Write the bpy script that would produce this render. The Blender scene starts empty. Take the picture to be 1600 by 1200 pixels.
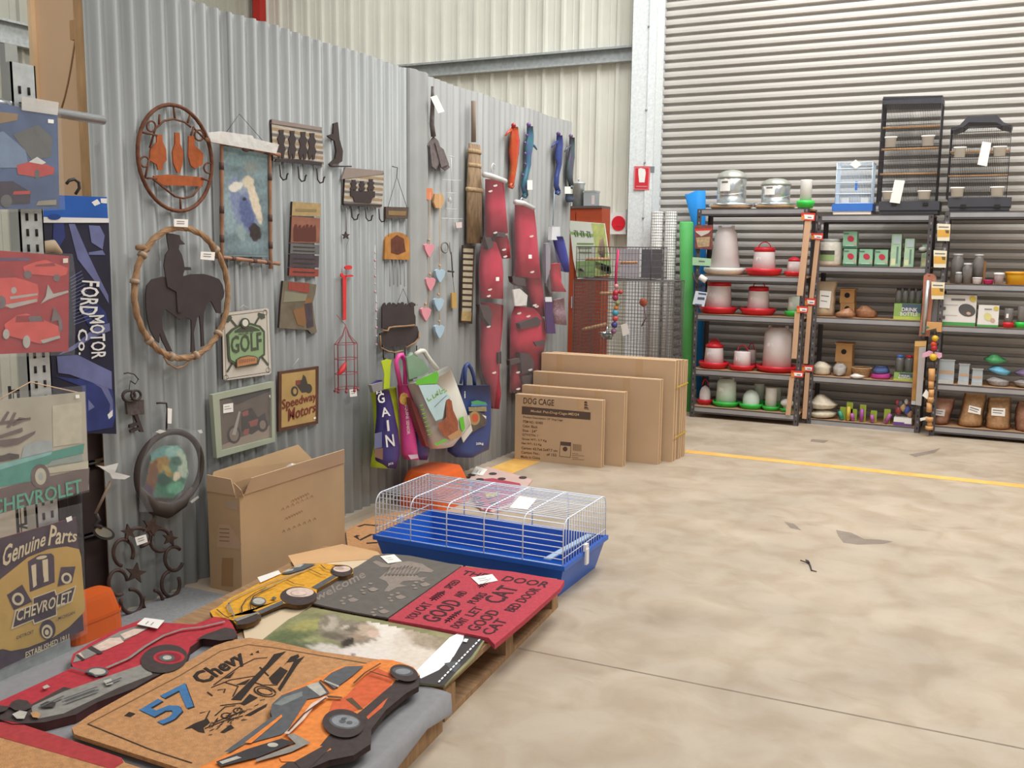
import bpy, math, random
from mathutils import Vector, Matrix
random.seed(7)
SC = bpy.context.scene
COL = SC.collection
# ------------------------------------------------------------------ camera
F = 1520.0
def _basis(yaw, pitch, roll):
    y, p, r = math.radians(yaw), math.radians(pitch), math.radians(roll)
    f = Vector((-math.sin(y)*math.cos(p), math.cos(y)*math.cos(p), -math.sin(p)))
    ri = Vector((math.cos(y), math.sin(y), 0)); up = ri.cross(f)
    return f, ri*math.cos(r)+up*math.sin(r), up*math.cos(r)-ri*math.sin(r)
CF, CR, CU = _basis(26.1, 7.9, 0.65)
CAM = Vector((0, 0, 1.45))
cd = bpy.data.cameras.new('camera'); cam = bpy.data.objects.new('camera', cd); COL.objects.link(cam)
cd.sensor_fit = 'HORIZONTAL'; cd.sensor_width = 36.0; cd.lens = F/1600*36
mw = Matrix((CR, CU, -CF)).transposed().to_4x4(); mw.translation = CAM; cam.matrix_world = mw
cd.clip_start = .05
SC.camera = cam
# ------------------------------------------------------------------ light, exposure
vs = SC.view_settings
vs.view_transform = 'Standard'; vs.look = 'None'; vs.exposure = 0.23; vs.gamma = 1.0; vs.use_curve_mapping = False
w = bpy.data.worlds.new('world'); SC.world = w; w.use_nodes = True
bg = w.node_tree.nodes['Background']; bg.inputs[0].default_value = (.95, .97, 1, 1); bg.inputs[1].default_value = 0.55
def area(name, loc, size, power, rot=(0, 0, 0), col=(1, 1, 1)):
    l = bpy.data.lights.new(name, 'AREA'); l.shape = 'RECTANGLE'; l.size, l.size_y = size; l.energy = power; l.color = col
    o = bpy.data.objects.new(name, l); COL.objects.link(o); o.location = loc; o.rotation_euler = rot; return o
area('skylight_lamp', (-1.2, 6.6, 5.3), (2.2, 4.0), 230, col=(.97, .99, 1))
area('skylight_lamp', (1.8, 5.2, 5.3), (1.6, 7.0), 210, col=(.97, .99, 1))
area('skylight_lamp', (-1.0, 1.0, 5.3), (1.6, 3.0), 60, col=(1, .98, .96))
area('skylight_lamp', (-5.6, 5.5, 5.3), (1.2, 5.0), 75, col=(.97, .99, 1))
# ------------------------------------------------------------------ helpers
def lin(h):
    h = h.lstrip('#'); o = []
    for i in (0, 2, 4):
        c = int(h[i:i+2], 16)/255
        o.append(c/12.92 if c <= .04045 else ((c+.055)/1.055)**2.4)
    return o
_M = {}
def M(name, hx=None, rough=.6, metal=0, var=.07, scale=6, bump=0, bscale=90, stretch=(1, 1, 1), spec=.4, trans=0, alpha=1, col2=None):
    if name in _M: return _M[name]
    m = bpy.data.materials.new(name); m.use_nodes = True; _M[name] = m
    nt = m.node_tree; N = nt.nodes; L = nt.links; b = N['Principled BSDF']
    c = lin(hx); c2 = lin(col2) if col2 else None
    tc = N.new('ShaderNodeTexCoord'); mp = N.new('ShaderNodeMapping'); mp.inputs['Scale'].default_value = stretch
    L.new(tc.outputs['Object'], mp.inputs[0])
    n = N.new('ShaderNodeTexNoise'); n.inputs['Scale'].default_value = scale; n.inputs['Detail'].default_value = 5
    L.new(mp.outputs[0], n.inputs['Vector'])
    r = N.new('ShaderNodeValToRGB'); r.color_ramp.elements[0].position = .3; r.color_ramp.elements[1].position = .7
    lo = c if c2 else [max(0, x*(1-var)) for x in c]; hi = c2 if c2 else [min(1, x*(1+var)) for x in c]
    r.color_ramp.elements[0].color = (*lo, 1); r.color_ramp.elements[1].color = (*hi, 1)
    L.new(n.outputs['Fac'], r.inputs[0]); L.new(r.outputs[0], b.inputs['Base Color'])
    b.inputs['Roughness'].default_value = rough; b.inputs['Metallic'].default_value = metal
    b.inputs['Specular IOR Level'].default_value = spec
    b.inputs['Alpha'].default_value = alpha
    if trans: b.inputs['Transmission Weight'].default_value = trans
    if bump:
        n2 = N.new('ShaderNodeTexNoise'); n2.inputs['Scale'].default_value = bscale; n2.inputs['Detail'].default_value = 3
        L.new(mp.outputs[0], n2.inputs['Vector'])
        bp = N.new('ShaderNodeBump'); bp.inputs['Strength'].default_value = bump; bp.inputs['Distance'].default_value = .01
        L.new(n2.outputs['Fac'], bp.inputs['Height']); L.new(bp.outputs[0], b.inputs['Normal'])
    return m
def film(name, hx='ffffff', amount=.2, rough=.15):
    """clear plastic film: mostly see-through with a soft sheen"""
    if name in _M: return _M[name]
    m = bpy.data.materials.new(name); m.use_nodes = True; _M[name] = m
    nt = m.node_tree; N = nt.nodes; L = nt.links; b = N['Principled BSDF']; out = N['Material Output']
    b.inputs['Base Color'].default_value = (*lin(hx), 1); b.inputs['Roughness'].default_value = rough
    t = N.new('ShaderNodeBsdfTransparent'); mx = N.new('ShaderNodeMixShader'); mx.inputs[0].default_value = amount
    nz = N.new('ShaderNodeTexNoise'); nz.inputs['Scale'].default_value = 14; nz.inputs['Detail'].default_value = 3
    tc = N.new('ShaderNodeTexCoord'); L.new(tc.outputs['Object'], nz.inputs['Vector'])
    bp = N.new('ShaderNodeBump'); bp.inputs['Strength'].default_value = .6; bp.inputs['Distance'].default_value = .02
    L.new(nz.outputs['Fac'], bp.inputs['Height']); L.new(bp.outputs[0], b.inputs['Normal'])
    L.new(t.outputs[0], mx.inputs[1]); L.new(b.outputs[0], mx.inputs[2]); L.new(mx.outputs[0], out.inputs[0])
    return m
def ray(px, py): return CF + CR*((px-800)/F) - CU*((py-600)/F)
AX = {'x': Vector((1, 0, 0)), 'y': Vector((0, 1, 0)), 'z': Vector((0, 0, 1))}
def pl_n(pl): return AX[pl[0]] if isinstance(pl[0], str) else pl[0]
def shift(pl, s):
    """plane moved s metres towards the room"""
    return (pl[0], pl[1]+(-s if pl[0] == 'y' else s))
def at(p, pl):
    """measured point of a surface: where the sight line of pixel p meets plane pl = (axis or normal, distance)"""
    n = pl_n(pl); d = ray(*p); return CAM + d*((pl[1]-n.dot(CAM))/n.dot(d))
def ats(ps, pl): return [at(p, pl) for p in ps]
def ell(cx, cy, rx, ry, n=24, a0=0, a1=360, rot=0):
    o = []; full = abs(a1-a0) >= 360; k = n if full else n+1; c, s = math.cos(math.radians(rot)), math.sin(math.radians(rot))
    for i in range(k):
        t = math.radians(a0+(a1-a0)*i/n); x, y = rx*math.cos(t), ry*math.sin(t); o.append((cx+x*c-y*s, cy+x*s+y*c))
    return o
def area2(ps): return sum(ps[i-1][0]*ps[i][1]-ps[i][0]*ps[i-1][1] for i in range(len(ps)))
_off = {}
class MB:
    def __init__(s): s.v = []; s.f = []; s.m = []; s.ms = []; s.sm = []
    def mi(s, m):
        if m not in s.ms: s.ms.append(m)
        return s.ms.index(m)
    def add(s, vs, fs, m, smooth=False):
        o = len(s.v); i = s.mi(m); s.v += [Vector(v) for v in vs]
        for f in fs: s.f.append([o+k for k in f]); s.m.append(i); s.sm.append(smooth)
        return s
    def box(s, a, b, m):
        x0, y0, z0 = (min(a[i], b[i]) for i in range(3)); x1, y1, z1 = (max(a[i], b[i]) for i in range(3))
        return s.add([(x0,y0,z0),(x1,y0,z0),(x1,y1,z0),(x0,y1,z0),(x0,y0,z1),(x1,y0,z1),(x1,y1,z1),(x0,y1,z1)],
            [(3,2,1,0),(4,5,6,7),(0,1,5,4),(1,2,6,5),(2,3,7,6),(3,0,4,7)], m)
    def obox(s, o, u, v, w, m):
        o, u, v, w = map(Vector, (o, u, v, w))
        return s.add([o,o+u,o+u+v,o+v,o+w,o+u+w,o+u+v+w,o+v+w], [(3,2,1,0),(4,5,6,7),(0,1,5,4),(1,2,6,5),(2,3,7,6),(3,0,4,7)], m)
    def poly(s, ps, m): return s.add(ps, [list(range(len(ps)))], m)
    def prism(s, ps, off, m, side=None):
        off = Vector(off); n = len(ps); ps = [Vector(p) for p in ps]
        s.add(ps, [list(range(n))], m); s.add([p+off for p in ps], [list(range(n-1, -1, -1))], side or m)
        s.add(ps+[p+off for p in ps], [(i, (i+1) % n, n+(i+1) % n, n+i) for i in range(n)], side or m); return s
    def slab(s, pix, pl, t, m, side=None):
        """traced outline on plane pl, t thick behind it"""
        n = pl_n(pl)*(-1 if pl[0] != 'y' else 1); return s.prism(ats(pix, pl), n*t, m, side)
    def print(s, pix, pl, m, lift=.001): return s.add(ats(pix, shift(pl, lift)), [list(range(len(pix)))], m)
    def line(s, pix, pl, w, m, lift=.0012, closed=False):
        P = ats(pix, shift(pl, lift)); n = pl_n(pl); k = len(P); vs = []
        for i in range(k):
            a = P[i-1] if (i or closed) else P[i]; b = P[(i+1) % k] if (i < k-1 or closed) else P[i]
            d = (b-a); d = d.normalized() if d.length > 1e-9 else Vector((0, 0, 1)); sd = n.cross(d)*(w/2); vs += [P[i]+sd, P[i]-sd]
        return s.add(vs, [(2*i, 2*i+1, (2*i+3) % (2*k), (2*i+2) % (2*k)) for i in range(k if closed else k-1)], m)
    def tube(s, ps, r, m, n=6, closed=False, smooth=True):
        ps = [Vector(p) for p in ps]; k = len(ps); vs = []; pu = None
        for i, p in enumerate(ps):
            a = ps[i-1] if (i or closed) else p; b = ps[(i+1) % k] if (i < k-1 or closed) else p
            d = (b-a); d = d.normalized() if d.length > 1e-9 else Vector((0, 0, 1))
            u = pu if pu is not None else (Vector((0, 0, 1)) if abs(d.z) < .9 else Vector((1, 0, 0)))
            u = (u-d*u.dot(d)); u = u.normalized() if u.length > 1e-6 else d.orthogonal().normalized(); pu = u; v = d.cross(u)
            rr = r[i] if isinstance(r, (list, tuple)) else r
            vs += [p+(u*math.cos(6.28319*j/n)+v*math.sin(6.28319*j/n))*rr for j in range(n)]
        fs = [(i*n+j, i*n+(j+1) % n, ((i+1) % k)*n+(j+1) % n, ((i+1) % k)*n+j) for i in range(k if closed else k-1) for j in range(n)]
        if not closed: fs += [list(range(n-1, -1, -1)), [(k-1)*n+j for j in range(n)]]
        return s.add(vs, fs, m, smooth)
    def lathe(s, c, prof, m, n=24, smooth=True, sx=1, sy=1):
        c = Vector(c); vs = [(c.x+r*sx*math.cos(6.28319*j/n), c.y+r*sy*math.sin(6.28319*j/n), c.z+z) for r, z in prof for j in range(n)]
        fs = [(i*n+j, i*n+(j+1) % n, (i+1)*n+(j+1) % n, (i+1)*n+j) for i in range(len(prof)-1) for j in range(n)]
        if prof[0][0] > 1e-6: fs.append(list(range(n-1, -1, -1)))
        if prof[-1][0] > 1e-6: fs.append([(len(prof)-1)*n+j for j in range(n)])
        return s.add(vs, fs, m, smooth)
    def ball(s, c, r, m, n=12, sc=(1, 1, 1)):
        c = Vector(c); k = n//2; vs = []
        for i in range(k+1):
            t = math.pi*i/k
            for j in range(n):
                q = 6.28319*j/n; vs.append((c.x+r*sc[0]*math.sin(t)*math.cos(q), c.y+r*sc[1]*math.sin(t)*math.sin(q), c.z-r*sc[2]*math.cos(t)))
        return s.add(vs, [(i*n+j, i*n+(j+1) % n, (i+1)*n+(j+1) % n, (i+1)*n+j) for i in range(k) for j in range(n)], m, True)
    def grid(s, fn, nu, nv, m, smooth=True):
        vs = [fn(i/nu, j/nv) for j in range(nv+1) for i in range(nu+1)]
        return s.add(vs, [(j*(nu+1)+i, j*(nu+1)+i+1, (j+1)*(nu+1)+i+1, (j+1)*(nu+1)+i) for j in range(nv) for i in range(nu)], m, smooth)
    def text(s, t, q, m):
        """lettering laid into the quad q = 3-D corners bottom-left, bottom-right, top-right, top-left"""
        vs, fs, bb = glyphs(t); w = bb[1]-bb[0]; h = bb[3]-bb[2]; q = [Vector(p) for p in q]; o = []
        for x, y in vs:
            u = (x-bb[0])/w; v = (y-bb[2])/h; o.append(q[0]*((1-u)*(1-v))+q[1]*(u*(1-v))+q[2]*(u*v)+q[3]*((1-u)*v))
        return s.add(o, fs, m)
    def ptext(s, t, pix, pl, m, lift=.0015): return s.text(t, ats(pix, shift(pl, lift)), m)
    def put(s, name, parent=None, kind=None):
        me = bpy.data.meshes.new(name); off = _off.get(parent.name, Vector()) if parent else Vector()
        me.from_pydata([v-off for v in s.v], [], s.f)
        for m in s.ms: me.materials.append(m)
        me.polygons.foreach_set('material_index', s.m); me.polygons.foreach_set('use_smooth', s.sm); me.update()
        o = bpy.data.objects.new(name, me); COL.objects.link(o)
        if parent: o.parent = parent; _off[o.name] = off
        if kind: o['kind'] = kind
        return o
_G = {}
def glyphs(t):
    if t not in _G:
        c = bpy.data.curves.new('lettering', 'FONT'); c.body = t; c.resolution_u = 2; c.offset = .016
        o = bpy.data.objects.new('lettering', c); COL.objects.link(o)
        me = bpy.data.meshes.new_from_object(o.evaluated_get(bpy.context.evaluated_depsgraph_get()))
        vs = [(v.co.x, v.co.y) for v in me.vertices]; fs = [list(p.vertices) for p in me.polygons]
        bpy.data.objects.remove(o); bpy.data.curves.remove(c); bpy.data.meshes.remove(me)
        xs = [v[0] for v in vs]; ys = [v[1] for v in vs]; _G[t] = (vs, fs, (min(xs), max(xs), min(ys), max(ys)))
    return _G[t]
def vcol(name, rough=.5):
    """printed picture: colour read from the print's own colour attribute"""
    if name not in _M:
        m = bpy.data.materials.new(name); m.use_nodes = True; _M[name] = m; nt = m.node_tree; b = nt.nodes['Principled BSDF']
        a = nt.nodes.new('ShaderNodeVertexColor'); a.layer_name = 'ink'; nz = nt.nodes.new('ShaderNodeTexNoise'); nz.inputs['Scale'].default_value = 60; tc = nt.nodes.new('ShaderNodeTexCoord'); nt.links.new(tc.outputs['Object'], nz.inputs['Vector'])
        mx = nt.nodes.new('ShaderNodeMix'); mx.data_type = 'RGBA'; mx.blend_type = 'SOFT_LIGHT'; mx.inputs[0].default_value = .5; nt.links.new(a.outputs['Color'], mx.inputs[6]); nt.links.new(nz.outputs['Fac'], mx.inputs[7])
        nt.links.new(mx.outputs[2], b.inputs['Base Color']); b.inputs['Roughness'].default_value = rough; b.inputs['Specular IOR Level'].default_value = .3
    return _M[name]
def picture(name, parent, box, mapf, pl, lift, base, blobs, nx=70, ny=36, clip=None):
    """a printed photograph: soft patches of ink over the area box = (x0, y0, x1, y1), placed on plane pl through mapf"""
    x0, y0, x1, y1 = box; mb = MB(); cols = []; pts = []
    C = [(lin(c), cx, cy, rx, ry, math.radians(rot), soft, al) for cx, cy, rx, ry, rot, c, soft, al in blobs]
    for j in range(ny+1):
        for i in range(nx+1):
            x, y = x0+(x1-x0)*i/nx, y0+(y1-y0)*j/ny; col = list(lin(base)); g = 1+.25*math.sin(x*.013+y*.021)*math.sin(x*.007-y*.03); col = [v*g for v in col]
            for c, cx, cy, rx, ry, ro, soft, al in C:
                dx, dy = x-cx, y-cy; u = (dx*math.cos(ro)+dy*math.sin(ro))/rx; v = (dy*math.cos(ro)-dx*math.sin(ro))/ry; d = math.sqrt(u*u+v*v); d += .12*math.sin(x*.09+cy)*math.sin(y*.11+cx)
                soft_ = soft*.55; k = al*max(0, min(1, (1+soft_-d)/(2*soft_))); k = k*k*(3-2*k); col = [a+(b-a)*k for a, b in zip(col, c)]
            pts.append((x, y)); cols += [*col, 1]
    fs = []
    inside = lambda p: all(((b[0]-a[0])*(p[1]-a[1])-(b[1]-a[1])*(p[0]-a[0])) >= -1e-6 for a, b in zip(clip, clip[1:]+clip[:1])) if clip else True
    for j in range(ny):
        for i in range(nx):
            q = [j*(nx+1)+i, j*(nx+1)+i+1, (j+1)*(nx+1)+i+1, (j+1)*(nx+1)+i]
            if all(inside(pts[k]) for k in q): fs.append(q)
    mb.add(ats(mapf(pts), shift(pl, lift)), fs, vcol('printed_picture')); o = mb.put(name, parent)
    at_ = o.data.color_attributes.new('ink', 'FLOAT_COLOR', 'POINT'); at_.data.foreach_set('color', cols); return o
def tag(o, label, cat, group=None):
    o['label'] = label; o['category'] = cat
    if group: o['group'] = group
    return o
def T(name, label, cat, loc, group=None):
    o = bpy.data.objects.new(name, None); COL.objects.link(o); o.location = loc; o.empty_display_size = .05
    _off[o.name] = Vector(loc); return tag(o, label, cat, group)
def struct(name, mb):
    o = mb.put(name); o['kind'] = 'structure'; return o
def arc(c, r, a0, a1, n, u, v):
    c, u, v = Vector(c), Vector(u), Vector(v)
    return [c+u*(r*math.cos(math.radians(a0+(a1-a0)*i/n)))+v*(r*math.sin(math.radians(a0+(a1-a0)*i/n))) for i in range(n+1)]
# common materials
WHITE = M('white_paper', 'f4f0ea', .7, var=.03)
BLACKINK = M('black_ink', '2b2525', .7)
GALV = M('galvanised_steel', 'b9bdbd', .42, .55, var=.14, scale=30)
BRIGHT = M('bright_steel', 'd5d9da', .25, .9, var=.06)
WOOD = M('pale_timber', 'c59e72', .7, var=.16, scale=7, stretch=(6, 1, 1))
CLEAR = film('clear_film', amount=.035)
WIRE_W = M('white_wire', 'e6eaf0', .4)
WIRE_B = M('black_wire', '3c393b', .5)
CHIP = M('particle_board', 'b48d69', .8, var=.15, scale=60)
# ================================================================== the room
YW = 8.95
def mk_floor():
    m = bpy.data.materials.new('concrete'); m.use_nodes = True; nt = m.node_tree; N = nt.nodes; L = nt.links; b = N['Principled BSDF']
    tc = N.new('ShaderNodeTexCoord')
    def noise(sc, det, dist=0, st=(1, 1, 1)):
        mp = N.new('ShaderNodeMapping'); mp.inputs['Scale'].default_value = st; L.new(tc.outputs['Object'], mp.inputs[0])
        n = N.new('ShaderNodeTexNoise'); n.inputs['Scale'].default_value = sc; n.inputs['Detail'].default_value = det; n.inputs['Distortion'].default_value = dist
        L.new(mp.outputs[0], n.inputs['Vector']); return n
    def ramp(src, p0, c0, p1, c1):
        r = N.new('ShaderNodeValToRGB'); r.color_ramp.elements[0].position = p0; r.color_ramp.elements[1].position = p1
        r.color_ramp.elements[0].color = (*lin(c0), 1); r.color_ramp.elements[1].color = (*lin(c1), 1); L.new(src, r.inputs[0]); return r
    def mul(a, bb, f=1):
        x = N.new('ShaderNodeMix'); x.data_type = 'RGBA'; x.blend_type = 'MULTIPLY'; x.inputs[0].default_value = f
        L.new(a, x.inputs[6]); L.new(bb, x.inputs[7]); return x.outputs[2]
    a = ramp(noise(2.3, 12, .3).outputs['Fac'], .3, 'a79886', .72, 'bcac98')
    c = ramp(noise(.7, 9, .4, (1, 1.6, 1)).outputs['Fac'], .58, 'ffffff', .8, 'e2ddd8')
    d = ramp(noise(5, 9, .6).outputs['Fac'],   .35, 'eee9e2', .6, 'ffffff')
    e = ramp(noise(2.6, 10, .8, (1, 2.2, 1)).outputs['Fac'], .66, 'ffffff', .76, 'd9d4d0')
    o = mul(mul(mul(a.outputs[0], c.outputs[0]), d.outputs[0]), e.outputs[0], .7)
    L.new(o, b.inputs['Base Color']); b.inputs['Roughness'].default_value = .55; b.inputs['Specular IOR Level'].default_value = .35
    bp = N.new('ShaderNodeBump'); bp.inputs['Strength'].default_value = .12; bp.inputs['Distance'].default_value = .01
    L.new(noise(40, 4).outputs['Fac'], bp.inputs['Height']); L.new(bp.outputs[0], b.inputs['Normal']); return m
mb = MB(); mb.grid(lambda u, v: (-7.7+14.7*u, -3+12.0*v, 0), 2, 2, mk_floor(), False); mb.box((-7.7, -3, -.15), (7, 9, -.01), GALV); fl = struct('floor', mb)
YEL = M('worn_yellow_paint', 'd9a04c', .6, var=.22, scale=9, col2='e3b968')
SMUDGE = M('tyre_smudge', '857a74', .7, var=.3, scale=14, alpha=.42)
mb = MB(); mb.box((-1.93, 6.775, 0.0), (6.5, 6.875, .0015), YEL); o = mb.put('line_marking', fl); o['label'] = 'yellow painted line across the concrete'
mb = MB(); mb.poly([(-2.93, 5.5, .001), (-2.72, 5.45, .001), (-2.70, 6.9, .001), (-2.88, 6.9, .001)], YEL); o = mb.put('line_marking', fl); o['label'] = 'worn yellow painted strip beside the partition'
for pts, lab in (([(1306, 828), (1330, 832), (1350, 842), (1375, 843), (1396, 846), (1380, 850), (1340, 851), (1318, 848), (1310, 838)], 'faint grey scuff on the concrete'), ([(1225, 815), (1240, 818), (1253, 829), (1235, 825)], 'small grey scuff on the concrete'), ([(1268, 686), (1295, 688), (1288, 692), (1266, 690)], 'dark scuff near the shelves'), ([(1420, 710), (1450, 705), (1470, 700), (1460, 708), (1430, 714)], 'dark scuff near the shelves')):
    q = [CAM+ray(*p)*((.0007-1.45)/ray(*p).z) for p in pts]; mb = MB(); mb.poly(q, SMUDGE); mb.put('scuff_mark', fl)
A_, B_2 = [CAM+ray(*p)*(-1.45/ray(*p).z) for p in ((760, 1003), (1640, 1178))]; d_ = (B_2-A_).normalized(); s_ = Vector((-d_.y, d_.x, 0))*.0035
mb = MB(); mb.poly([A_-s_+Vector((0, 0, .0008)), B_2-s_+Vector((0, 0, .0008)), B_2+s_+Vector((0, 0, .0008)), A_+s_+Vector((0, 0, .0008))], M('saw_cut_joint', '8d8070', .9, var=.2, scale=12)); mb.put('saw_cut', fl)
# wall claddings -----------------------------------------------------------
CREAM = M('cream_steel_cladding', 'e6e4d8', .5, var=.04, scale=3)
LINING = M('grey_steel_cladding', 'b5b3a6', .55, var=.05, scale=3)  # greyer cladding colour for the left wall and roof
def ribbed(p0, du, n_rib, pitch, nrm, z0, z1, m):
    """pan-and-rib steel wall: ribs 32 mm wide standing 28 mm proud"""
    p0, du, nrm = Vector(p0), Vector(du), Vector(nrm); prof = []
    for i in range(n_rib):
        for a, h in ((0, 0), (.36, 0), (.38, .005), (.42, .005), (.44, 0), (.72, 0), (.79, .028), (.93, .028)):
            prof.append(p0+du*((i+a)*pitch)+nrm*h)
    prof.append(p0+du*(n_rib*pitch)); k = len(prof); mb = MB()
    return mb.add([p+Vector((0, 0, z0)) for p in prof]+[p+Vector((0, 0, z1)) for p in prof], [(i, i+1, k+i+1, k+i) for i in range(k-1)], m)
def clad(name, p0, du, n, nrm, m):
    """a clad wall: a thin frame behind, and n overlapping sheets of four ribs"""
    p0, du, nrm = Vector(p0), Vector(du), Vector(nrm); mb = MB(); mb.obox(p0-nrm*.06, du*(n*.76), nrm*.03, (0, 0, 5.6), GALV); w_ = struct(name, mb)
    o = ribbed(p0, du, 4, .19, nrm, 0, 5.6, m).put('cladding_sheet', w_)
    for i in range(1, n):
        c = o.copy(); COL.objects.link(c); c.parent = w_; c.location = du*(.76*i)
    return w_
clad('wall_back', (-7.65, YW, 0), (1, 0, 0), 6, (0, -1, 0), CREAM)
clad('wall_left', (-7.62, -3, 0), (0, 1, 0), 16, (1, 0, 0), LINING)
mb = MB(); mb.box((6.6, -3, 0), (6.7, YW, 5.6), CREAM); struct('wall_right', mb)
mb = MB(); mb.box((-.0, YW+.12, 3.9), (6.7, YW+.2, 5.6), CREAM); mb.box((-3.1, YW+.12, 4.6), (0, YW+.2, 5.6), CREAM); struct('wall_back_2', mb)
mb = MB()
for x0, x1 in ((-7.7, -6.3), (-4.9, -1.9), (-1.0+1.7, 2.7), (4.5, 6.7)): mb.box((x0, -3, 5.6), (x1, YW+.2, 5.66), LINING)
ROOFLIGHT = M('fibreglass_rooflight', 'f0efe6', .5, trans=.3)
for x0, x1 in ((-6.3, -4.9), (-1.9, .7), (2.7, 4.5)): mb.box((x0, -3, 5.6), (x1, YW+.2, 5.62), ROOFLIGHT)
struct('ceiling', mb)
# C-section girts ------------------------------------------------------------
def girt(name, a, b, d, nrm, m=GALV):
    """cold-rolled C purlin from a to b, height d, lips turned towards nrm"""
    a, b, nrm = Vector(a), Vector(b), Vector(nrm); al = b-a; up = Vector((0, 0, 1)); mb = MB()
    mb.obox(a, al, nrm*.002, up*d, m); mb.obox(a, al, nrm*.07, up*.004, m); mb.obox(a+up*(d-.004), al, nrm*.07, up*.004, m)
    mb.obox(a+nrm*.068, al, nrm*.003, up*.02, m); mb.obox(a+nrm*.068+up*(d-.02), al, nrm*.003, up*.02, m)
    return struct(name, mb)
girt('trim_1', (-7.6, YW-.032, 3.19), (-3.13, YW-.032, 3.19), .14, (0, -1, 0))
girt('trim_2', (-7.58, -2, 3.10), (-7.58, YW-.12, 3.10), .2, (1, 0, 0))
mb = MB(); mb.box((-3.135, YW-.12, 3.15), (-3.1, YW-.03, 3.36), BRIGHT); struct('trim_3', mb)
RED = M('red_paint', 'c0342c', .5)
mb = MB(); mb.box((-7.55, YW-.16, 0), (-7.45, YW-.06, 5.6), RED); struct('trim_4', mb)
# galvanised portal column beside the roller door
COLM = M('spangled_galvanised_column', 'e9eeee', .4, .12, var=.1, scale=45)
mb = MB(); x0, x1 = -3.1, -2.865; yf = YW-.22
mb.box((x0, yf, 0), (x1, yf+.004, 5.6), COLM); mb.box((x0, yf, 0), (x0+.004, YW, 5.6), COLM); mb.box((x1-.004, yf, 0), (x1, YW, 5.6), COLM)
mb.box((x1-.07, yf-.012, 0), (x1, yf, 5.6), COLM)
for z in (1.75, 2.25, 2.72, 3.45): mb.tube([(-3.02+.08, yf-.012, z), (-3.02+.08, yf+.002, z)], .012, GALV, 6)
struct('trim_5', mb)
# roller door curtain
CURT = M('roller_door_steel', 'c2bcb4', .5, .0, var=.04, scale=2, stretch=(.3, 1, 8))
prof = [];
if 1:
    z = 0
    for dz, d in ((0, 0), (.0015, .016), (.024, .018), (.046, .016), (.048, .0), (.0495, -.03), (.0735, -.03), (.0755, -.004), (.0775, 0)): prof.append((z+dz, d))
k = len(prof); mb = MB(); mb.box((-2.88, YW+.03, 0), (6.6, YW+.08, .03), GALV); door = struct('door_1', mb); mb = MB()
mb.add([Vector((x, YW+.06-d, .02+z)) for x in (-2.88, 6.6) for z, d in prof], [(i, i+1, k+i+1, k+i) for i in range(k-1)], CURT); sl = mb.put('slat', door)
for i in range(1, 60):
    c = sl.copy(); COL.objects.link(c); c.parent = door; c.location = (0, 0, .0775*i)
# ================================================================== corrugated partition
XP = -3.02
TIN = M('weathered_corrugated_iron', '8b8c8a', .55, .2, var=.14, scale=2.2, stretch=(1, 6, .5))
TIN2 = M('dull_corrugated_iron', '8a8986', .6, .15, var=.1, scale=2.0, stretch=(1, 6, .5))
part = T('partition', 'tall freestanding partition of grey corrugated iron sheets holding the hung signs', 'partition', (XP, 2.6, 0))
def sheet(y0, y1, x, top, m, pitch=.0775, amp=.0118):
    n = int((y1-y0)/pitch*8); mb = MB(); vs = []
    for i in range(n+1):
        y = y0+(y1-y0)*i/n; d = amp*math.cos(6.28319*(y-2.74)/pitch)
        for z in (.0, top+.004*math.sin(y*9)):
            vs += [(x+d, y, z), (x+d-.0015, y, z)]
    fs = []
    for i in range(n):
        a, b = 4*i, 4*i+4; fs += [(a, b, b+2, a+2), (b+1, a+1, a+3, b+3), (a+2, b+2, b+3, a+3)]
    fs += [(0, 2, 3, 1), (4*n, 4*n+1, 4*n+3, 4*n+2)]
    mb.add(vs, fs, m, True); return mb.put('iron_sheet', part)
y = 2.6
ends = [2.6, 3.375, 4.07, 4.82]
for i in range(3): sheet(ends[i]-(.03 if i else 0), ends[i+1], XP+(.0025 if i % 2 else 0), 2.445, TIN)
sheet(4.96, 5.72, XP-.004, 2.435, TIN2, amp=.006); sheet(5.70, 6.46, XP-.002, 2.43, TIN2, amp=.005); sheet(6.44, 7.19, XP-.005, 2.43, TIN2, amp=.004)
mb = MB(); mb.grid(lambda u, v: ((XP-.012 if u in (0, 1) else XP+.0125+.012*math.sin(math.pi*(u*2 % 1))**2), 4.785+.215*u, 2.446*v), 32, 1, M('bright_flashing', 'a9abaa', .45, .2)); mb.grid(lambda u, v: (XP+.002, 4.775+.235*u, 2.445*v), 1, 1, TIN); mb.put('ridge_flashing', part)
for yb in (2.66, 3.9, 5.1, 6.3, 7.12):
    mb = MB(); mb.box((XP-.075, yb-.035, 0), (XP-.016, yb+.035, 2.38), WOOD); mb.put('stud', part)
for z in (.25, 1.2, 2.2):
    mb = MB(); mb.box((XP-.016-.1, 2.64, z), (XP-.076, 7.15, z+.07), WOOD); mb.put('rail', part)
# sawn ends of the sheets leave a ragged timber base batten
mb = MB(); mb.box((XP-.012, 4.0, 0), (XP+.03, 5.0, .03), M('concrete_lip', 'b0a595', .8)); mb.put('base_batten', part)
# board standing behind the partition's near end
MDF = M('tan_hardboard', 'e6c29c', .6, var=.05, scale=3)
mb = MB(); mb.box((-3.475, 2.75, 0), (-3.06, 2.768, 3.0), MDF); mb.box((-3.475, 2.73, 0), (-3.455, 2.75, 3.0), M('pale_edge_strip', 'f0d2aa', .6))
mb.tube([(-3.33+.02*i, 2.748, 1.98+.035*i+.004*i*i) for i in range(6)], .0035, M('pencil_scuff', '9a7a5a', .7), 5)
tag(mb.put('board'), 'tall tan hardboard sheet standing behind the near end of the iron partition', 'board')
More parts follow.
